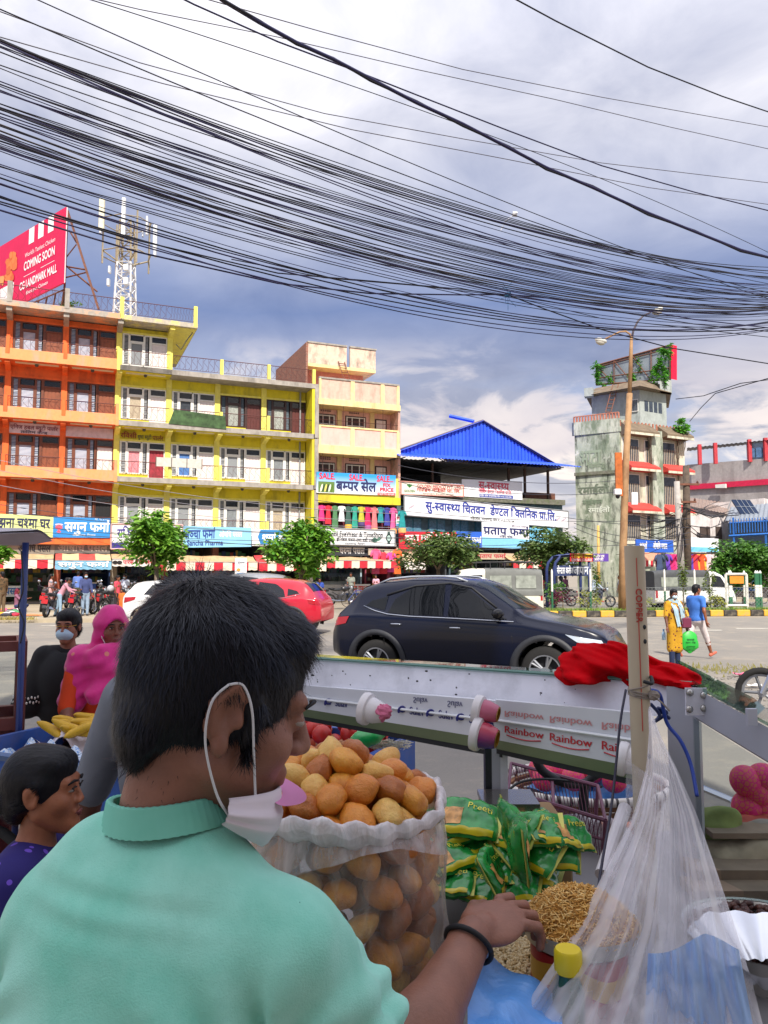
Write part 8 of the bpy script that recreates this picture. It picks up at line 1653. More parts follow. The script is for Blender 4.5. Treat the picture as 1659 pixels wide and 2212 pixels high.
a,b=P(1480,1486,1.765),P(1528,1545,1.765); sbuild(MB().box(a.x,b.x,1.763,1.768,b.z,a.z),'corner_plate',ALU); a,b=P(1600,1526,1.63),P(1622,1562,1.63); sbuild(MB().box(a.x,b.x,1.60,1.61,b.z,a.z),'joint_plate',ALUD)
for u,v in((1490,1496),(1489,1532),(1520,1502),(1520,1530)):p=P(u,v,1.762); sbuild(MB().lathe([(.008,0),(.008,-.003),(.003,-.006),(0,-.006)],12,tuple(p),ax='y'),'bolt',STEEL,smooth=True)
sbuild(hexa([C1-Vector((0,0,.07))+Vector((0,.02,0)),C2-Vector((0,0,.075))+Vector((0,.02,0)),(C2.x,C2.y+.02,CZ),(C1.x,C1.y+.02,CZ)],(0,.004,0)),'side_glass',glass('case_glass',(.9,.93,.93),.05,.02,(.05,.05,.06)))
sbuild(MB().box(-.55,1.1,1.16,2.25,CZ-.05,CZ),'counter',M('counter_steel','8d8b8c',.4,metal=.4,var=.1)); sbuild(MB().box(-.5,1.05,1.2,2.2,.35,CZ-.05),'cabinet',M('cabinet_blue','3a5a86',.6))
for x in(-.4,.95):
 w_=thing('wheel',None,None,(x,-.65,.3)); w_.parent=stall; MB().lathe([(.24,-.03),(.3,-.03),(.3,.03),(.24,.03),(.24,-.03)],20,ax='y').build('tyre',TYRE,w_); mb=MB(); [mb.bar((0,0,0),(.24*math.cos(k*.785),0,.24*math.sin(k*.785)),.015)for k in range(8)]; mb.build('spokes',ALUD,w_)
def holder(label,u,v,Y,dom,inner,s=1.0):
 c=P(u,v,Y); rt=thing('lamp_holder',label,'lamp holder',tuple(c),R(-25)); rt.rotation_euler=(0,R(10),R(-25)); W2=M('porcelain_white','d9d6d8',.25)
 MB().lathe([(0,-.014),(.040*s,-.014),(.042*s,-.004),(.040*s,.004),(.03*s,.008)],24,ax='x').build('base',W2,rt,40); MB().lathe([(.033*s,.004),(.031*s,.02),(.024*s,.042),(.021*s,.046)],24,ax='x').build('shade',dom,rt,40)
 MB().lathe([(.022*s,.046),(.017*s,.047),(.016*s,.02)],20,ax='x').build('socket',inner,rt,40)
 for a in(.6,2.4,4.2):MB().ell((-.002,.033*s*math.cos(a),.033*s*math.sin(a)),(.006,.003,.003),8,6).build('screw',PLAS,rt)
def bimat():
 t=NT('holder_purple'); sp=t.n('ShaderNodeSeparateXYZ'); t.l(t.tc.outputs['Object'],sp.inputs[0]); t.l(t.mix(t.ramp(sp.outputs[2],-.025,.02),lin('2c2a86'),lin('b5485c')),t.b.inputs['Base Color']); t.b.inputs['Roughness'].default_value=.25; return t.m
holder('white lamp holder stuffed with crumpled pink paper',795,1532,1.98,M('porcelain_white','d9d6d8',.25),M('pink_paper','c86a8a',.8)); BI=bimat(); GOLD=M('gold','c99a3c',.3,metal=.8)
holder('purple and white lamp holder with a brass socket on the strip joint',1035,1586,1.90,BI,GOLD); holder('pink and white lamp holder above the purple one',1038,1533,1.92,M('reflection_pink','b5607a',.3),GOLD,.85)  # smaller upper holder is modelled as the reflection of the purple one
p=P(829,1538,1.95); mb=MB(); mb.ell((0,0,0),(.022,.016,.018),12,9,nz=.22); tag(mb.build('paper_wad',M('pink_paper','c86a8a'),None,False,loc=p),'crumpled pink paper wad in the white lamp holder','paper')
holder('white lamp holder behind the plastic pole',1350,1640,1.72,M('porcelain_white','d9d6d8'),PLAS,.9)
pp=thing('plastic_pole','tall cream pvc pipe pole with a red print line','pole',(P(1372,1238,1.62).x,1.62,CZ)); PO=pp.location.copy(); t0,t1=P(1370,1180,1.62)-PO,P(1398,1900,1.60)-PO; t1.z=-.05; PVC=M('pvc_cream','b9ab93',.45,var=.05,dirt='8a7c68',damt=.25,streak=6)
MB().tube([t1,t0],.0205,24).build('pipe',PVC,pp,60); MB().lathe([(.0205,0),(.0175,.001),(.0172,-.05)],24,tuple(t0)).build('pipe_mouth',M('pvc_inside','8f8470',.6),pp)
ln_=lambda f,dx,dy:t1.lerp(t0,f)+Vector((dx,dy,0))
MB().tube([ln_(f,-.003,-.0206)for f in(.55,.7,.84)],.0011,5).build('red_line',M('print_red','b8463c',.6),pp); MB().tube([ln_(f,-.003,-.0206)for f in(.90,.93,.97)],.0010,5).build('red_line',M('print_red','b8463c',.6),pp)
t_=lettering(pp,'COPPER',0,0,.012,M('print_red','b8463c'),.07,0,.02); t_.rotation_euler=(0,R(90),0); t_.location=ln_(.895,-.002,-.0212)
for f in(.49,.765,.80):p=ln_(f,.009,-.0186); MB().ell(p,(.004,.003,.005),10,6).build('hole',PLAS,pp)
for k in range(5):MB().tube([ln_(.63+.006*k,.0225*math.cos(a),.0225*math.sin(a)+0)+Vector((0,0,.012*math.sin(a*.5+k)))for a in np.linspace(0,6.283,18)],.0016,5).build('cord_turn',M('grey_cord','8a8078',.8),pp)
mb=MB(); mb.ell(ln_(.635,.022,-.02),(.012,.010,.010),10,8,nz=.2); mb.tube([ln_(.635,.02,-.02),ln_(.62,.035,-.03),ln_(.60,.05,-.03)],.002,5); mb.build('cord_knot',M('grey_cord','8a8078'),pp)
def wire(label,pts,r,mat):o=tag(MB().tube(pts,r,6).build('wire',mat,None,True),label,'wire')
wire('dark wire hanging beside the plastic pole into the bowl',curve([P(1352,1490,1.7),P(1340,1560,1.66),P(1328,1680,1.6),P(1318,1760,1.55),P(1298,1880,1.46),P(1286,1975,1.40)]),.0028,M('wire_indigo','1c1a34',.45)); wire('thick blue wire looping down the corner post',curve([P(1398,1490,1.66),P(1425,1500,1.68),P(1440,1560,1.7),P(1470,1600,1.68),P(1492,1650,1.66),P(1506,1720,1.62)]),.0042,M('wire_blue','1f3f9c',.4)); wire('black wire end poking through the pole',curve([P(1390,1472,1.58),P(1408,1476,1.58),P(1406,1462,1.6)]),.004,PLAS)
wire('tangled blue wire clump at the stall corner',curve([P(1405,1520,1.70),P(1425,1545,1.70),P(1412,1560,1.70),P(1440,1540,1.71),P(1420,1530,1.71),P(1446,1552,1.72)]),.004,M('wire_navy','1c2a5a',.4))
rc=thing('red_cloth','crumpled red cloth thrown over the stall top','cloth',tuple(P(1340,1440,2.0))); ro=rc.location.copy(); pr=[]
for(u,v,Y,rx,rz2)in((1300,1422,2.0,.10,.040),(1270,1440,1.97,.065,.030),(1335,1430,2.0,.09,.036),(1240,1458,1.95,.035,.016),(1380,1450,1.96,.10,.022),(1430,1462,1.93,.09,.016),(1465,1468,1.90,.06,.009)):pr.append(('e',tuple(P(u,v,Y)-ro),(rx,.085,rz2),None,.02))
fl_=lambda P_:.0060*np.sin(P_[:,0]*40+P_[:,2]*130+3.5*npn(P_*14,2))+.0045*npn(P_*34,4)+.0022*np.sin(P_[:,0]*150+P_[:,2]*260+4*npn(P_*20,5))
ob('cloth_heap',vf_mesh('cloth_heap',[blobmesh(pr,.0045,.02,fl_)],M('red_velvet','b8020f',1,var=.15,scale=20,spec=.1)),rc); mb=MB()
for k in range(26):p=P(1498+q.uniform(-6,14),1480+q.uniform(-4,6),1.86)-ro; mb.tube([p,p+Vector((q.uniform(.0,.03),q.uniform(-.01,.01),-.008-q.random()*.012))],.0008,4)
tag(mb.build('fringe',M('red_velvet','b8061a'),rc),kind='stuff')
# ================================================================== puris in their bag
BC=Vector((P(734,1238,1.44).x,1.44,CZ)); BR=.188; RZ=.312
def purimat(n,a,b,c):
 t=NT(n); oi=t.n('ShaderNodeObjectInfo'); o=t.mix(t.ramp(t.noise(22,4),.3,.7),lin(a),lin(b)); o=t.mix(t.math('MULTIPLY',t.ramp(t.noise(30,5,.6),.48,.70),.6),o,lin(c)); o=t.mix(t.math('MULTIPLY',oi.outputs['Random'],.3),o,lin(c)); t.l(o,t.b.inputs['Base Color']); t.b.inputs['Roughness'].default_value=.3; t.b.inputs['Subsurface Weight'].default_value=.15; t.b.inputs['Subsurface Scale'].default_value=.01; t.bump(t.math('ADD',t.noise(90,5,.7),t.math('MULTIPLY',t.noise(320,3,.6),.5)),.6,.006); return t.m
PMS=[purimat('puri_golden','e8a63c','d98f2c','b8661c'),purimat('puri_pale','e8c070','dca94e','c98a34'),purimat('puri_brown','b5641f','c07428','843f12'),purimat('puri_amber','dc8628','e0973a','a8501a')]
PME=[]
for i in range(10):
 mb=MB(); q2=np.random.default_rng(i); el=q2.uniform(.9,1.12); d1=q2.normal(size=3)
 def fn(a,b):
  th,ph_=b*math.pi,a*6.2832; v=np.array((math.sin(th)*math.cos(ph_),math.sin(th)*math.sin(ph_),math.cos(th))); r_=.0335*(1+.045*math.sin(3*v@d1+i)+.018*math.sin(7*v[0]+5*v[1]+i)+.012*math.sin(17*v[0]+i)*math.sin(15*v[1]+19*v[2])-.10*max(0,v@d1/np.linalg.norm(d1)-.72)/.28); tip=.20*abs(v[0])**7
  return(v[0]*r_*(el+tip),v[1]*r_*.94,v[2]*r_*(.72+.10*(1-abs(v[2])))+.0026*math.exp(-(v[2]/.08)**2)*math.sin(ph_*4))
 mb.grid(fn,22,14); PME.append(mb.mesh('puri',PMS[i%4],True,fix=False))
q=random.Random(77); placed=[]
def put(x,y,zz,tight=.052):
 for(a,b,c)in placed:
  if(a-x)**2+(b-y)**2+((c-zz)*1.15)**2<tight**2:return False
 placed.append((x,y,zz)); return True
def puri(x,y,zz,lab):
 o=ob('puri',PME[q.randrange(10)],None,(BC.x+x,BC.y+y,BC.z+zz),(q.uniform(-.9,.9),q.uniform(-.9,.9),q.uniform(0,6.28))); o.scale=(q.uniform(.84,1.02),)*3; tag(o,lab,'puri','puris in the clear bag')
for L_ in range(5):
 for k in range(15):
  a=6.283*(k+.5*(L_%2))/15+q.uniform(-.05,.05); r_=.152+q.uniform(-.006,.006)
  if math.sin(a)<.55 and put(r_*math.cos(a),r_*math.sin(a),.045+L_*.056+q.uniform(-.006,.006),.044):puri(*placed[-1],'puffed puri pressed against the clear plastic bag wall')
for i in range(900):
 a,r_=q.uniform(0,6.283),.118*math.sqrt(q.random())
 if put(r_*math.cos(a),r_*math.sin(a),q.uniform(.12,.27),.058):puri(*placed[-1],'puffed puri buried in the middle of the bag')
for i in range(5000):
 a,r_=q.uniform(0,6.283),BR*.85*math.sqrt(q.random()); x,y=r_*math.cos(a),r_*math.sin(a); top=.312+.092*(1-(r_/BR)**2); zz=top-q.random()*.06
 if put(x,y,zz,.042):puri(x,y,zz,'golden puffed puri heaped in the open bag')
def plasticmat(n,f0,f1,scale,col='d8d3d6',rough=.22,stretch=(1,1,.35),spec=.6,det=5,bm=.6,dist=.8,fw=.4):
 t=NT(n); tr=t.n('ShaderNodeBsdfTransparent'); tr.inputs[0].default_value=(.97,.965,.97,1); t.b.inputs['Base Color'].default_value=(*lin(col),1); t.b.inputs['Roughness'].default_value=rough; t.b.inputs['Specular IOR Level'].default_value=spec
 h=t.noise(scale,det,.6,stretch,dist); t.bump(h,bm,.01); lw=t.n('ShaderNodeLayerWeight'); lw.inputs[0].default_value=.35
 f=t.math('ADD',t.math('MULTIPLY',t.ramp(h,.42,.72),f1-f0),f0); f=t.math('ADD',f,t.math('MULTIPLY',t.math('POWER',lw.outputs['Facing'],1.5),fw),True)
 mx=t.n('ShaderNodeMixShader'); t.l(f,mx.inputs[0]); t.l(tr.outputs[0],mx.inputs[1]); t.l(t.b.outputs[0],mx.inputs[2]); t.l(mx.outputs[0],t.out.inputs[0]); return t.m
bag=thing('plastic_bag','big clear plastic bag full of puris with a rolled rim','plastic bag',tuple(BC))
def bagp(a,b):
 an=a*6.2832; r_=np.interp(b,[0,.06,.3,.7,1],[.10,.172,.196,.192,.184])+.004*math.sin(an*7+b*11)+.003*math.sin(an*17-b*23); return(r_*math.cos(an),r_*math.sin(an),.004+b*RZ+.006*math.sin(an*3+1)*b)
MB().grid(bagp,72,26).build('bag_wall',plasticmat('clear_bag',.10,.42,26,'cfc6c0',.2),bag,True,fix=False)
def rimp(a,b):
 an=a*6.2832; c=bagp(a,1); r0=math.hypot(c[0],c[1]); t=b*6.2832; w_=.010+.003*math.sin(an*4+1.3)+.0012*math.sin(an*11); rr_=r0+.004+w_*math.cos(t)*.8; zz=c[2]+(.018+.005*math.sin(an*3))*math.sin(t)*.9+.004*math.sin(an*23+t); return(rr_*math.cos(an),rr_*math.sin(an),zz)
MB().grid(rimp,110,12).build('rolled_rim',plasticmat('white_rim',.55,.95,34,'ded8da',.25),bag,True,fix=False)
sk_=MB(); sk_.grid(lambda a,b:(lambda c:(c[0]*(1+.03+.05*b),c[1]*(1+.03+.05*b),c[2]-.012-b*(.035+.025*math.sin(a*21))))(bagp(a,1)),90,6); sk_.build('rim_skirt',plasticmat('rim_skirt',.22,.65,30,'d8d0d2',.25),bag,True,fix=False)
# ================================================================== goods on the stall
def on_c(u,v,zz=CZ):p=G(u,v,zz); return Vector((p.x,p.y,zz))
PKG=NT('noodle_wrap'); v_=PKG.n('ShaderNodeTexVoronoi'); v_.inputs['Scale'].default_value=26; PKG.l(PKG.tc.outputs['Object'],v_.inputs[0]); PKG.l(PKG.mix(PKG.ramp(PKG.noise(18,3),.4,.6),lin('157a35'),lin('2b9a45')),PKG.b.inputs['Base Color']); PKG.b.inputs['Roughness'].default_value=.22; PKG.b.inputs['Coat Weight'].default_value=.4; PKG.bump(PKG.noise(30,4,.6,None,1),.35,.006); PKG=PKG.m
PYL=M('wrap_yellow','d6c62a',.3,coat=.3); PNO=M('noodle_photo','d09a5a',.35,var=.5,scale=60); PCR=louver_mat('crimp_gold','8a8a24','d8d46a',900)
def pk(a,b,s=1):x,y=(a-.5)*2,(b-.5)*2; h=.014*max(0,1-x**4)**.5*max(0,1-y**6)**.5; return(x*.062,y*.046,s*h+.0015*math.sin(x*9+y*5)*(1-x*x))
def crk(k):q_=np.random.default_rng(k); ph_=q_.uniform(0,6,6); return lambda p:(p[0]*(1+.04*math.sin(p[1]*60+ph_[0])),p[1]*(1+.05*math.sin(p[0]*70+ph_[1])),p[2]+.005*math.sin(p[0]*45+p[1]*30+ph_[2])+.0028*abs(math.sin(p[0]*110-p[1]*80+ph_[3]))+.0015*math.sin(p[1]*190+ph_[4]))
PKS=[]
for k in range(4):
 c_=crk(k); mb=MB(); mb.grid(lambda a,b:c_(pk(a,b)),22,16); mb.grid(lambda a,b:c_(pk(1-a,b,-1)),22,16); m0=mb.mesh('noodle_packet',PKG,True,fix=False)
 m2=MB().grid(lambda a,b:(lambda p:(p[0],p[1],p[2]+.0012))(c_(pk(.10+.32*a,.2+.45*b))),10,8).mesh('noodle_picture',PNO,True,fix=False); m3=MB().grid(lambda a,b:(lambda p:(p[0],p[1],p[2]+.0012))(c_(pk(.06+.88*a,.02+.12*b))),12,3).mesh('yellow_band',PYL,True,fix=False)
 V,Fc,wd=text_geo('Preeti'); m4=bpy.data.meshes.new('lettering'); m4.from_pydata([(lambda p:(p[0],p[1],p[2]+.0018))(c_(pk(.48+.42*x/wd,.62+.22*y)))for x,y in V],[],Fc); m4.materials.append(tmat('e8e04a')); PKS.append((m0,m2,m3,m4))
mb=MB(); mb.box(-.006,.006,-.045,.045,-.0008,.0008)
PK1=mb.mesh('crimped_end',PCR)
q=random.Random(21); npk=0
def packet(u,v,Y,rx,ry,rz_,lab,s=.9):
 m_=PKS[q.randrange(4)]; o=ob('noodle_packet',m_[0],None,tuple(P(u,v,Y)),(R(rx),R(ry),R(rz_))); o.scale=(s,)*3; tag(o,lab,'packet','green noodle packets'); ob('crimped_end',PK1,o,(.062,0,0)); ob('crimped_end',PK1,o,(-.062,0,0)); ob('noodle_picture',m_[1],o); ob('yellow_band',m_[2],o); ob('lettering',m_[3],o)
for row in range(6):
 for k in range(5):packet(968+k*44+q.uniform(-10,10),1772+row*27+q.uniform(-4,4)+k*3,1.80-row*.03+q.uniform(-.03,.03),22+q.uniform(-12,14),q.uniform(-14,14),q.uniform(-35,40),'green noodle packet lying in the packet pile')
for k in range(7):packet(1120+(k%4)*36,1800+42*(k//4)+q.uniform(-8,8),1.68+q.uniform(-.03,.03),30+q.uniform(-15,20),q.uniform(-20,20),q.uniform(-60,60),'green noodle packet lying in the packet pile')
packet(1110,1812,1.60,82,-8,96,'green noodle packet standing upright in front of the pile',1.25); packet(1060,1880,1.58,60,5,75,'silver backed noodle packet leaning against the upright one'); packet(1010,1770,1.74,30,5,-15,'green noodle packet on top with a noodle picture',1.1)
sup=thing('packet_carton','low cardboard carton under the noodle packets','carton',tuple(on_c(1085,1930))); MB().bevbox(-.17,.17,.03,.26,0,.13,.005).build('carton_box',M('cardboard','a5855c'),sup)
tb=thing('tin_box','small dark steel box with a red side','box',(0,0,0)); a,b=P(1046,1745,1.86),P(1162,1745,1.86); MB().box(a.x,b.x,1.85,1.97,CZ+.10,a.z).build('box_body',M('red_box','8a1f24',.4),tb); MB().box(a.x-.003,b.x+.003,1.847,1.973,a.z,a.z+.012).build('lid',M('brushed_steel','9a9692',.18,metal=.85),tb); MB().box(lerp(a.x,b.x,.62),b.x+.001,1.846,1.85,CZ+.1,a.z).build('side_plate',M('brushed_steel','9a9692'),tb)
bc=P(1250,1988,1.38); bw=thing('sev_bowl','steel plate heaped with fried gram noodles','bowl',(bc.x,bc.y,bc.z-.035)); PT=M('plate_steel','c9c2b4',.3,metal=.5)
MB().lathe([(0,0),(.075,0),(.092,.012),(.100,.036),(.103,.038),(.101,.033),(.09,.008),(0,-.004)],40).build('plate',PT,bw,50)
MB().lathe([(.098,.028),(.08,.050),(.055,.070),(.025,.082),(0,.085)],30).build('sev_heap',M('sev_core','a9762e',.7,var=.4,scale=60,bump=.6,bscale=200),bw,True)
mb=MB(); q3=np.random.default_rng(4)
for i in range(2600):
 r_,a=.097*math.sqrt(q3.random()),q3.uniform(0,6.283); zz=float(np.interp(r_,[0,.025,.055,.08,.098],[.085,.082,.070,.050,.030])); c=Vector((r_*math.cos(a),r_*math.sin(a),zz+q3.uniform(-.002,.004))); d=Vector((q3.normal(),q3.normal(),q3.normal()*.4)).normalized()*q3.uniform(.004,.009); m_=Vector((q3.normal(),q3.normal(),q3.normal()))*.0016
 mb.tube([c-d,c+m_,c+d],.00095,4,int(q3.integers(3)),cap=False)
tag(mb.build('sev',[M('sev_a','d9aa5a',.55),M('sev_b','cb9440',.55),M('sev_c','e8c47e',.55)],bw,True,fix=False),kind='stuff')
tn=thing('snack_tin','red and yellow printed tin under the sev plate','tin',(bc.x,bc.y+.005,CZ)); h_=bc.z-.037-CZ
def tinm():
 t=NT('tin_print'); sp=t.n('ShaderNodeSeparateXYZ'); t.l(t.tc.outputs['Object'],sp.inputs[0]); f=t.math('ADD',sp.outputs[2],t.math('MULTIPLY',t.math('SINE',t.math('MULTIPLY',sp.outputs[0],40)),.012)); o=t.mix(t.math('GREATER_THAN',f,h_*.45),lin('b31d20'),lin('d8a63a')); o=t.mix(t.math('GREATER_THAN',f,h_*.80),o,lin('b31d20')); t.l(o,t.b.inputs['Base Color']); t.b.inputs['Roughness'].default_value=.35; return t.m
MB().lathe([(0,0),(.082,0),(.082,h_),(0,h_)],36).build('tin_body',tinm(),tn,40)
tr_=on_c(1150,2105,CZ); ty=thing('rice_tray','steel tray of pale puffed rice beside the yellow capped bottle','tray',tuple(tr_)); MB().lathe([(0,.002),(.088,.002),(.092,.03),(.094,.03),(.09,0)],32).build('tray_body',STEEL,ty,50); mb=MB()
for i in range(1500):
 r_,a=.088*math.sqrt(q3.random()),q3.uniform(0,6.283); rt_=Matrix.Rotation(q3.uniform(0,3.1),3,'Z')@Matrix.Rotation(q3.uniform(-.5,.5),3,'Y'); mb.ell((r_*math.cos(a),r_*math.sin(a),.024+.012*(1-r_/.09)+q3.uniform(-.002,.004)),(.0052,.0026,.0026),6,4,int(q3.integers(2)),rt_)
tag(mb.build('puffed_rice',[M('rice_a','d8bd8c',.7),M('rice_b','e3d0a8',.7)],ty,True,fix=False),kind='stuff'); MB().lathe([(.088,.022),(0,.03)],24).build('rice_bed',M('rice_a','d8bd8c'),ty)
bt_=P(1228,2120,1.245); bo=thing('sauce_bottle','green bottle with a bright yellow cap','bottle',(bt_.x,bt_.y,CZ)); zb_=P(1228,2098,1.245).z-CZ; MB().lathe([(0,0),(.024,0),(.025,zb_-.03),(.017,zb_-.008),(.017,zb_)],24).build('bottle_body',M('bottle_green','0f4a2c',.15,coat=.5),bo,50); MB().lathe([(.0205,zb_),(.0215,zb_+.003),(.0215,zb_+.030),(.019,zb_+.034),(0,zb_+.034)],28).build('cap',M('cap_yellow','d8c01a',.4),bo,40)
BLS=plasticmat('blue_sheet_plastic',.80,.98,12,'5f9ae0',.3,(1,1,1))
def bls(a,b):p=P(lerp(1010,1215,a),lerp(2035+120*a,2330,b),lerp(1.27,1.02,b)); return(p.x,p.y,max(CZ+.004,p.z)+.006*math.sin(a*11+b*7)+.004*math.sin(b*23))
bs=thing('blue_sheet','pale blue plastic sheet spread along the counter edge','sheet',(0,0,0)); MB().grid(bls,20,16).build('sheet_cloth',BLS,bs,True,fix=False)
hb2=thing('hanging_bag','large translucent white plastic bag tied to the pole','plastic bag',tuple(P(1400,1530,1.58))); HO=hb2.location.copy()
vl=[1528,1580,1660,1760,1880,2000,2110,2240,2330]; uL=[1400,1402,1396,1368,1306,1250,1175,1090,1070]; uR=[1406,1424,1462,1506,1548,1588,1622,1655,1670]
def hang(a,b,back=0):
 v=lerp(1528,2330,b); l,r_=np.interp(v,vl,uL),np.interp(v,vl,uR); Y=lerp(1.58,1.12,b**.8); f=a-.5; fold=.020*abs(math.sin(a*10+1.1*math.sin(b*3)))+.012*abs(math.sin(a*23+b*2+.6))+.005*math.sin(a*61+b*3)+.008*math.sin(b*15+a*8)*b*b; Y+=(fold*min(1,b*2.2)-.06*b*math.cos(f*3.14))*(1 if not back else-.6)+back
 return P(lerp(l,r_,a),v+4*math.sin(a*9),Y)-HO
HB=plasticmat('hanging_plastic',.15,.32,4,'f6f4fa',.14,(5.0,5.0,.3),.9,1.0,.1,.1,.75); MB().grid(lambda a,b:hang(a,b),130,60).build('bag_front',HB,hb2,True,fix=False); MB().grid(lambda a,b:hang(1-a,b,.10*min(1,b*3)),50,40).build('bag_back',HB,hb2,True,fix=False)
def hang2(a,b):v=lerp(1640,2060,b); return P(lerp(np.interp(v,[1640,1800,2060],[1352,1352,1235]),np.interp(v,[1640,1800,2060],[1420,1405,1360]),a),v+46*a*(1-b),lerp(1.585,1.36,b)-.012*math.sin(a*14)*b)-HO
MB().grid(hang2,24,30).build('bag_flap',plasticmat('flap_plastic',.14,.45,12,'cfcbd0',.3,(3,3,.4)),hb2,True,fix=False)
bb2=thing('blue_bag','light blue plastic bag inside the hanging bag','plastic bag',tuple(P(1500,2180,1.18))); BO=bb2.location.copy()
def blb(a,b,o=0.0):v=lerp(2025+55*abs(a-.62)+9*math.sin(a*7),2340,b); return P(lerp(lerp(1400,1385,b),lerp(1596,1650,b),a),v,1.175+o-.012*math.sin(a*3.14)*(1 if not o else-1)+.006*math.sin(a*31+b*4)+.004*math.sin(a*57-b*9))-BO
BL2=plasticmat('blue_bag_plastic',.3,.6,5,'a4ccff',.3,(4,4,.4),.6,1.0,.1,.2,.5); MB().grid(lambda a,b:blb(a,b),40,24).build('bag_front',BL2,bb2,True,fix=False); MB().grid(lambda a,b:blb(1-a,b,.02),40,24).build('bag_back',BL2,bb2,True,fix=False)
pot=thing('bean_pot','aluminium pot of dark soaked beans in the case','pot',tuple(P(1650,2010,1.50))); MB().lathe([(0,-.10),(.12,-.10),(.14,0),(.146,.002),(.136,-.004),(.115,-.09)],32).build('pot_body',STEEL,pot,50); mb=MB()
for i in range(420):r_,a=.13*math.sqrt(q3.random()),q3.uniform(0,6.283); mb.ell((r_*math.cos(a),r_*math.sin(a),-.012+q3.uniform(-.004,.01)),(.009,.0075,.007),7,5,int(q3.integers(2)))
tag(mb.build('beans',[M('bean_a','4a2a26',.35),M('bean_b','5f3a30',.35)],pot,True,fix=False),kind='stuff')
fo=thing('foil_bowl','crinkled silver foil bowl at the case edge','bowl',tuple(P(1660,2105,1.32))); MB().grid(lambda a,b:((.05+.07*b+.004*math.sin(a*60))*math.cos(a*6.283),(.05+.07*b+.004*math.sin(a*47))*math.sin(a*6.283),.05*b+.003*math.sin(a*83)),60,8).build('foil',M('foil','c9ccd2',.2,metal=.9),fo,True)
for i,(u0,u1,v0,v1,Y)in enumerate(((1500,1670,1880,1905,1.74),(1500,1670,1925,1945,1.68),(1540,1680,1800,1812,1.82))):a,b=P(u0,v1,Y),P(u1,v0,Y); tag(MB().box(a.x,b.x+.1,Y,Y+.08,a.z,b.z).build('plank',M('weathered_wood','8d7a68',.8,var=.25,scale=12)),('upper','lower','rear')[i]+' weathered plank inside the glass case','plank')
PNET=NT('pink_net'); vv=PNET.n('ShaderNodeTexVoronoi',feature='DISTANCE_TO_EDGE'); vv.inputs['Scale'].default_value=90; PNET.l(PNET.tc.outputs['Object'],vv.inputs[0]); PNET.l(PNET.mix(PNET.math('LESS_THAN',vv.outputs[0],.12),lin('d8665a'),lin('e0267c')),PNET.b.inputs['Base Color']); PNET.b.inputs['Roughness'].default_value=.6; PNET=PNET.m
FRM=MB().ell((0,0,0),(.042,.042,.038),18,12).mesh('netted_fruit',PNET,True)
def fruit(u,v,Y,lab,s=1.0):o=tag(ob('netted_fruit',FRM,None,tuple(P(u,v,Y)),(q.random(),q.random(),q.random())),lab,'fruit','fruit in pink foam nets'); o.scale=(s,)*3
for u,v in((1612,1688),(1650,1682),(1632,1712),(1668,1715),(1616,1745),(1652,1750),(1690,1740),(1640,1778)):fruit(u,v,2.0,'pink netted fruit seen through the sloping side glass')
for i,(u,v,Y,r3,c,lab)in enumerate(((1590,1860,1.86,(.11,.06,.06),'b3a48c','slumped beige sack in the glass case'),(1545,1790,1.9,(.06,.05,.05),'7d8a4a','bundle of olive green leaves in the glass case'),(1600,1795,1.95,(.09,.04,.03),'b8564a','folded rust coloured packet in the glass case'),(1660,1830,1.9,(.07,.05,.06),'9a8f86','grey paper parcel in the glass case'))):tag(ob('case_goods',vf_mesh('case_goods',[blobmesh([('e',(0,0,0),r3),('e',(r3[0]*.5,0,r3[2]*.6),(r3[0]*.5,r3[1]*.7,r3[2]*.5))],.007,.02,lambda P_:.008*npn(P_*50,i+2))],M('cloth_'+c,c,.8,var=.3,scale=18)),None,tuple(P(u,v,Y))),lab,'goods')
wbk=thing('fruit_basket','round wicker basket of pink netted fruit on the bicycle','basket',tuple(P(1262,1690,2.75))); WK=M('wicker','8a6242',.8,var=.3,scale=20);
for k in range(9):MB().tube([((.17+.012*k)*math.cos(a)*(1+.02*math.sin(a*18+k*3.14)),(.15+.01*k)*math.sin(a),-.20+.022*k)for a in np.linspace(0,6.283,40)],.009,5).build('weave',WK,wbk)
for k in range(18):a=k*.349; MB().tube([(.165*math.cos(a),.145*math.sin(a),-.21),(.285*math.cos(a),.245*math.sin(a),.0)],.006,5).build('stake',WK,wbk)
def rimm():
 t=NT('wrapped_rim'); sp=t.n('ShaderNodeSeparateXYZ'); t.l(t.tc.outputs['Object'],sp.inputs[0]); t.l(t.mix(t.math('LESS_THAN',t.math('FRACT',t.math('MULTIPLY',sp.outputs[0],28)),.25),lin('d9d4cc'),lin('3a3434')),t.b.inputs['Base Color']); return t.m
MB().tube([(.285*math.cos(a),.245*math.sin(a),0)for a in np.linspace(0,6.283,40)],.014,8).build('rim',rimm(),wbk,True)
mb=MB(); mb.grid(lambda a,b:(.21*b*math.cos(a*6.283),.18*b*math.sin(a*6.283),-.02+.02*math.sin(a*20+b*9)),24,5); mb.build('liner',M('blue_liner','4a8ad0',.4),wbk,True)
for i in range(15):a,r_=i*2.4,.052*math.sqrt(i); b_=P(1262,1690,2.75); o=tag(ob('netted_fruit',FRM,None,(b_.x+r_*math.cos(a),b_.y+r_*math.sin(a)*.85,b_.z+.03+.01*(i%3)),(q.random()*3,q.random()*3,0)),'pink netted fruit piled in the wicker basket','fruit','fruit in the wicker basket')
byk=bicycle('old black bicycle carrying baskets behind the stall',(P(1235,1238,2.55).x-.3,2.72,0),R(-8),'26262c')
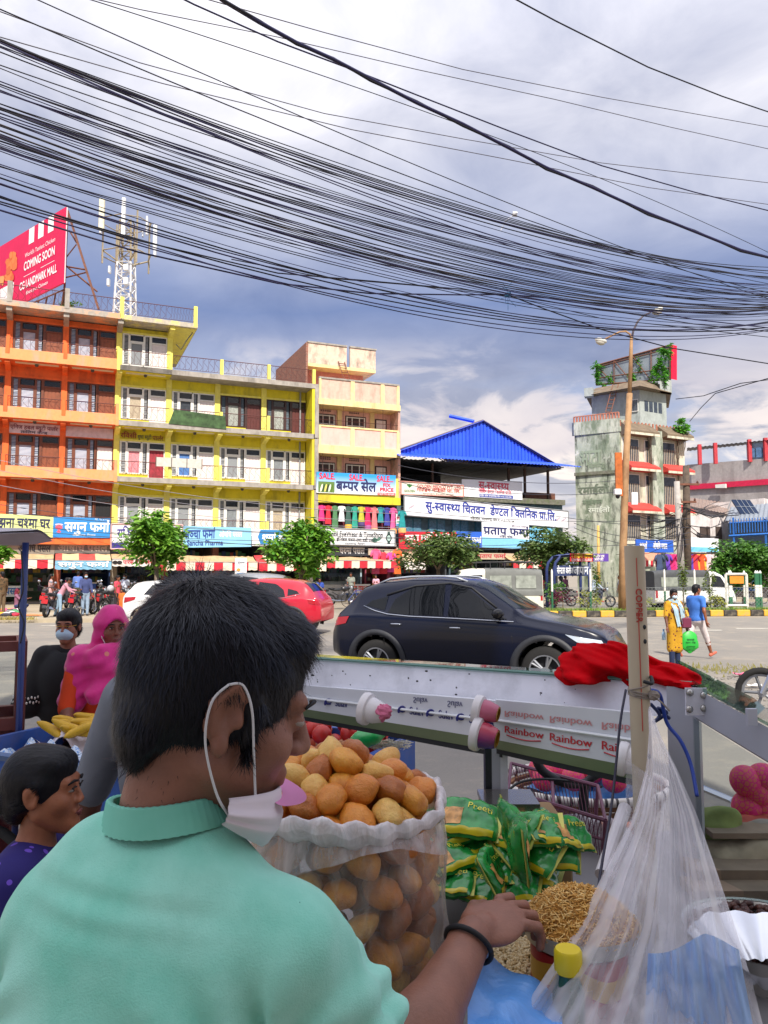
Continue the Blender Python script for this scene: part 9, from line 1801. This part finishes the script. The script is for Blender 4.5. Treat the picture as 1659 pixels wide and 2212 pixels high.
bh=thing('cart_handlebar','curved black handlebar with brake cable behind the glass','handlebar',tuple(P(1230,1665,2.45))); ho_=bh.location.copy(); MB().tube([p-ho_ for p in curve([P(1155,1632,2.4),P(1172,1665,2.4),P(1215,1690,2.42),P(1262,1692,2.45),P(1290,1672,2.45),P(1345,1660,2.45)])],.014,10).build('bar',PLAS,bh,True); MB().tube([p-ho_ for p in curve([P(1092,1745,2.3),P(1096,1712,2.32),P(1130,1688,2.35),P(1200,1684,2.38),P(1300,1700,2.4)])],.004,6).build('brake_cable',PLAS,bh,True); MB().tube([P(1262,1690,2.45)-ho_,Vector((.02,.1,-1.0))],.016,8).build('stem',PLAS,bh)
wk=thing('wire_basket','mauve wire bicycle basket holding bottles','basket',(0,0,0)); mb=MB(); WQ=[P(1098,1708,2.35),P(1308,1772,2.05),P(1300,1900,2.05),P(1120,1850,2.3)]
for a,b in((0,1),(1,2),(2,3),(3,0)):mb.tube([WQ[a],WQ[b]],.0055,6)
for f in(.33,.66):mb.tube([WQ[0].lerp(WQ[3],f),WQ[1].lerp(WQ[2],f)],.004,6)
off=Vector((.05,.25,.02))
for a,b in((0,1),(1,2)):mb.tube([WQ[a]+off,WQ[b]+off],.0055,6)
for f in(0,.5,1):mb.tube([WQ[0].lerp(WQ[1],f),WQ[0].lerp(WQ[1],f)+off],.005,6)
for k in range(24):f=k/24; mb.tube([WQ[0].lerp(WQ[1],f),WQ[3].lerp(WQ[2],min(1,f+.12))],.0013,4); mb.tube([WQ[0].lerp(WQ[1],f),WQ[3].lerp(WQ[2],max(0,f-.12))],.0013,4); mb.tube([WQ[0].lerp(WQ[1],f)+off,WQ[3].lerp(WQ[2],min(1,f+.12))+off],.0013,4)
mb.build('wire_frame',M('mauve_wire','6d3f55',.5),wk)
for(u,v,lab,c,capc)in((1215,1795,'clear plastic bottle with an orange label in the wire basket','c9c6cc','e07a1c'),(1262,1800,'clear pinkish plastic bottle in the wire basket','d0c4cc','d8661c')):
 b_=thing('drink_bottle',lab,'bottle',tuple(P(u,v,2.15)),0); b_.rotation_euler=(0,R(80),R(-12)); MB().lathe([(0,-.09),(.036,-.09),(.04,-.07),(.036,-.02),(.041,.02),(.038,.07),(.015,.10),(.015,.115),(0,.115)],20).build('bottle_body',plasticmat('pet_'+c+capc,.35,.6,12,c,.15),b_,True); MB().lathe([(.0165,.105),(.0165,.128),(0,.128)],14).build('cap',M('cap_'+capc,capc,.4),b_,40)
 if capc=='e07a1c':MB().lathe([(.0415,-.06),(.0415,-.0)],20).build('label',M('label_orange','e0861c',.4),b_,True)
for i,(u0,v0,u1,v1)in enumerate(((1350,1745,1300,1890),(1352,1800,1312,1905))):a,b=P(u0,v0,1.72),P(u1,v1,1.55); tag(MB().tube([a,b],.014,12).build('rolled_sheet',M('white_roll','d4d0d6',.5)),('upper','lower')[i]+' white rolled plastic sheet leaning by the pole','roll')
# ================================================================== blue fruit cart on the left
TZ=.95; fcx=thing('fruit_barrow','long blue wooden fruit barrow with white paper lining','cart',(-.38,2.73,0),R(180-24.8)); BLW=M('blue_wood','1f4f9c',.6,var=.2,scale=4,dirt='6a5a52',damt=.35,dscale=5)
LC,WC=1.75,1.2
def bx(n,x0,x1,y0,y1,z0,z1,m=BLW):return MB().box(x0,x1,y0,y1,z0,z1).build(n,m,fcx)
bx('side_board',0,LC,-.03,.0,TZ-.17,TZ+.02); bx('side_board',0,LC,-WC,-WC+.03,TZ-.17,TZ+.02); bx('end_board',-.03,0,-WC,0,TZ-.17,TZ+.02); bx('end_board',LC,LC+.03,-WC,0,TZ-.17,TZ+.02); bx('tray_bottom',0,LC,-WC+.03,-.03,TZ-.12,TZ-.10)
bx('top_rail',0,LC,-.035,.015,TZ+.02,TZ+.04,M('worn_blue_wood','46648f',.7,var=.3,scale=9,dirt='8a7a70',damt=.6))
for x in(.25,1.5):
 for y in(-.08,-1.12):w_=thing('wheel',None,None,(x,y,.33)); w_.parent=fcx; MB().tube([(.32*math.cos(k*.2618),0,.32*math.sin(k*.2618))for k in range(25)],.022,8,cap=False).build('tyre',TYRE,w_,True); mb=MB(); [mb.tube([(0,0,0),(.31*math.cos(k*.4),0,.31*math.sin(k*.4))],.004,4)for k in range(16)]; mb.build('spokes',CHR,w_)
bx('axle_block',.2,1.6,-.9,-.3,.33,.45,M('maroon_wood','6a1f2c',.7)); [bx('leg',x,x+.06,y,y+.06,.33,TZ-.17,M('maroon_wood','6a1f2c'))for x in(.22,1.47)for y in(-1.1,-.15)]
fl2=lambda p:fcx.matrix_basis@Vector(p)
fcx_m=Matrix.Translation(Vector((-.38,2.73,0)))@Matrix.Rotation(R(180-24.8),4,'Z')
W_=lambda x,y,z_=0:fcx_m@Vector((x,y,TZ-.10+z_))
def paper(lab,x0,x1,y0,y1,mat,h=.05,seed=0,nm='paper_sheet'):MBp=MB(); MBp.grid(lambda a,b:tuple(W_(lerp(x0,x1,a),lerp(y0,y1,b),.012+h*(.5+.5*math.sin(a*9+seed)*math.sin(b*7+seed*2))+h*.3*math.sin(a*23+b*17))),26,22); tag(MBp.build(nm,mat,None,True,fix=False),lab,'paper')
paper('white paper sheet crumpled on the barrow under the bananas',.95,1.72,-1.05,-.45,M('white_paper','d9d2dc',.7,var=.05),.11,1); paper('blue and white printed plastic on the near left of the barrow',1.2,1.72,-.42,-.05,spots('blue_print_plastic','c9d6e6','6a96d0',60,0,.35),.10,3); paper('blue and white printed plastic on the near middle of the barrow',.2,.9,-.42,-.05,spots('blue_print_plastic','c9d6e6','6a96d0',60,0,.35),.09,5)
BAN=M('banana','d2a417',.5,var=.2,scale=14,dirt='4a3412',damt=.55,dscale=26)
mb=MB(); pts=[(.085*math.sin(t),0,.085*(1-math.cos(t)))for t in np.linspace(-.95,.95,12)]; mb.tube(pts,[.004,.012,.0165,.0185,.0195,.02,.02,.0195,.018,.0155,.009,.0045],8); BME=mb.mesh('banana',BAN,60); q=random.Random(3)
for i in range(17):x,y=1.38+(i%6)*.05+q.uniform(-.02,.02),-.75+(i//6)*.12+q.uniform(-.02,.02); tag(ob('banana',BME,None,tuple(W_(x,y,.13+.02*(i%2))),(R(70+q.uniform(-20,20)),q.uniform(-.4,.4),q.uniform(-.8,.6))),'spotted ripe banana in the bunch on the barrow','banana','bananas on the barrow').scale=(1.15,)*3
POM=[M('pomegranate_red','b8281e',.35,var=.2,scale=12),M('pomegranate_orange','cc5a3a',.4,var=.25,scale=12),M('pomegranate_brown','b87a4a',.5,var=.25,scale=14)]
PMM=[]
for m in POM:mb=MB(); mb.ell((0,0,0),(.045,.045,.042),18,12); mb.lathe([(.016,.036),(.010,.046),(.014,.056),(.008,.048)],8); PMM.append(mb.mesh('pomegranate',m,True))
for i in range(46):x,y=q.uniform(.03,.5),q.uniform(-1.15,-.6); tag(ob('pomegranate',PMM[q.randrange(3)if i<30 else 0],None,tuple(W_(x,y,.055+(i//16)*.06)),(q.uniform(-.9,.9),q.uniform(-.9,.9),q.random()*6)),'ripe pomegranate in the pile at the barrow end','pomegranate','pomegranates on the barrow')
gbg=thing('green_bag','knotted bright green plastic bag at the barrow corner','plastic bag',tuple(P(795,1592,3.3))); ob('bag_body',vf_mesh('bag_body',[blobmesh([('e',(0,0,0),(.085,.05,.045),Matrix.Rotation(R(-28),3,'Y')),('c',(.05,0,.03),(.085,0,.05),.02,.03)],.006,.02,lambda P_:.006*npn(P_*55,3))],M('bag_green2','179a48',.25,coat=.4)),gbg)
hay=MB();
for i in range(300):p=P(q.uniform(800,880),q.uniform(1600,1618),3.35); a=q.uniform(0,6.28); hay.tube([p,p+Vector((.03*math.cos(a),.03*math.sin(a),q.uniform(-.004,.008)))],.0012,3,cap=False)
tag(hay.build('straw',M('straw','cfc8b4',.8)),'pale straw packing at the barrow corner','straw',kind='stuff')
paper('white lilac packing paper beside the green bag',.05,.28,-.68,-.42,M('white_paper','d9d2dc'),.08,7)
# ================================================================== popcorn case and canopy at the left edge
a,b=P(-60,1575,4.0),P(60,1385,4.0); zb_,zt_=a.z,b.z; pc=thing('glass_food_case','brown framed glass food case at the left edge','display case',(b.x,4.0,0),R(26)); BRW=M('brown_frame','6a3630',.5,var=.2); xl_=-.55
for(x0,x1,y0,y1,z0,z1)in((xl_,0,0,.05,zt_-.05,zt_),(xl_,0,0,.05,zb_,zb_+.06),(-.05,0,0,.05,zb_+.06,zt_-.05),(-.05,0,.4,.45,zb_+.06,zt_-.05),(xl_,0,.4,.45,zt_-.05,zt_),(xl_,0,.4,.45,zb_,zb_+.06),(-.05,0,.05,.4,zt_-.05,zt_),(-.05,0,.05,.4,zb_,zb_+.06)):MB().box(x0,x1,y0,y1,z0,z1).build('frame',BRW,pc)
MB().box(xl_,-.05,.02,.026,zb_+.06,zt_-.05).build('pane',glass('case_glass'),pc); MB().box(-.03,-.024,.05,.4,zb_+.06,zt_-.05).build('pane',glass('case_glass'),pc); MB().box(xl_,0,.03,.4,zb_-.06,zb_).build('case_floor',BRW,pc); MB().lathe([(0,.01),(.10,.01),(.13,.09)],24,(-.25,.2,zb_+.06)).build('food_bowl',M('pale_food','d8cf9a',.6),pc,True)
for x in(xl_+.05,-.08):MB().box(x,x+.04,.05,.09,0,zb_-.06).build('leg',BRW,pc)
cp=thing('stall_canopy','blue pole carrying a sagging grey canopy','canopy',(P(53,1238,3.95).x,3.95,0)); zt2=P(53,1172,3.95).z; MB().tube([(0,0,0),(0,0,zt2)],.016,12).build('pole',M('blue_pole','1a2f6a',.4),cp,True); MB().sheet(lambda a,b:(lerp(-1.4,.06,a),lerp(-.06,.2,b),zt2+lerp(.0,.06,a)+.03*math.sin(a*9)*math.sin(b*5)-.02*b),16,8,(0,0,-.012)).build('canopy_sheet',M('grey_tarp','b5b0b6',.7,var=.15),cp,True)
wire('thin dark wire hanging beside the blue pole',curve([P(46,1190,3.9),P(50,1270,3.9),P(40,1310,3.9),P(52,1345,3.9),P(44,1390,3.9)]),.004,PLAS)
motorcycle('red and black motorcycle half seen at the gravel edge',(P(1905,1238,8.8).x,8.8,.004),R(150),'9c1a24',lean=.05)
rp=P(1712,1238,9.4); person('person in a loose grey shirt beside the right hand motorcycle',(rp.x,9.4,0),R(60),1.6,res=.02,top='8f95a0',bottom='3a3a44',sleeve='half',wide=1.2)
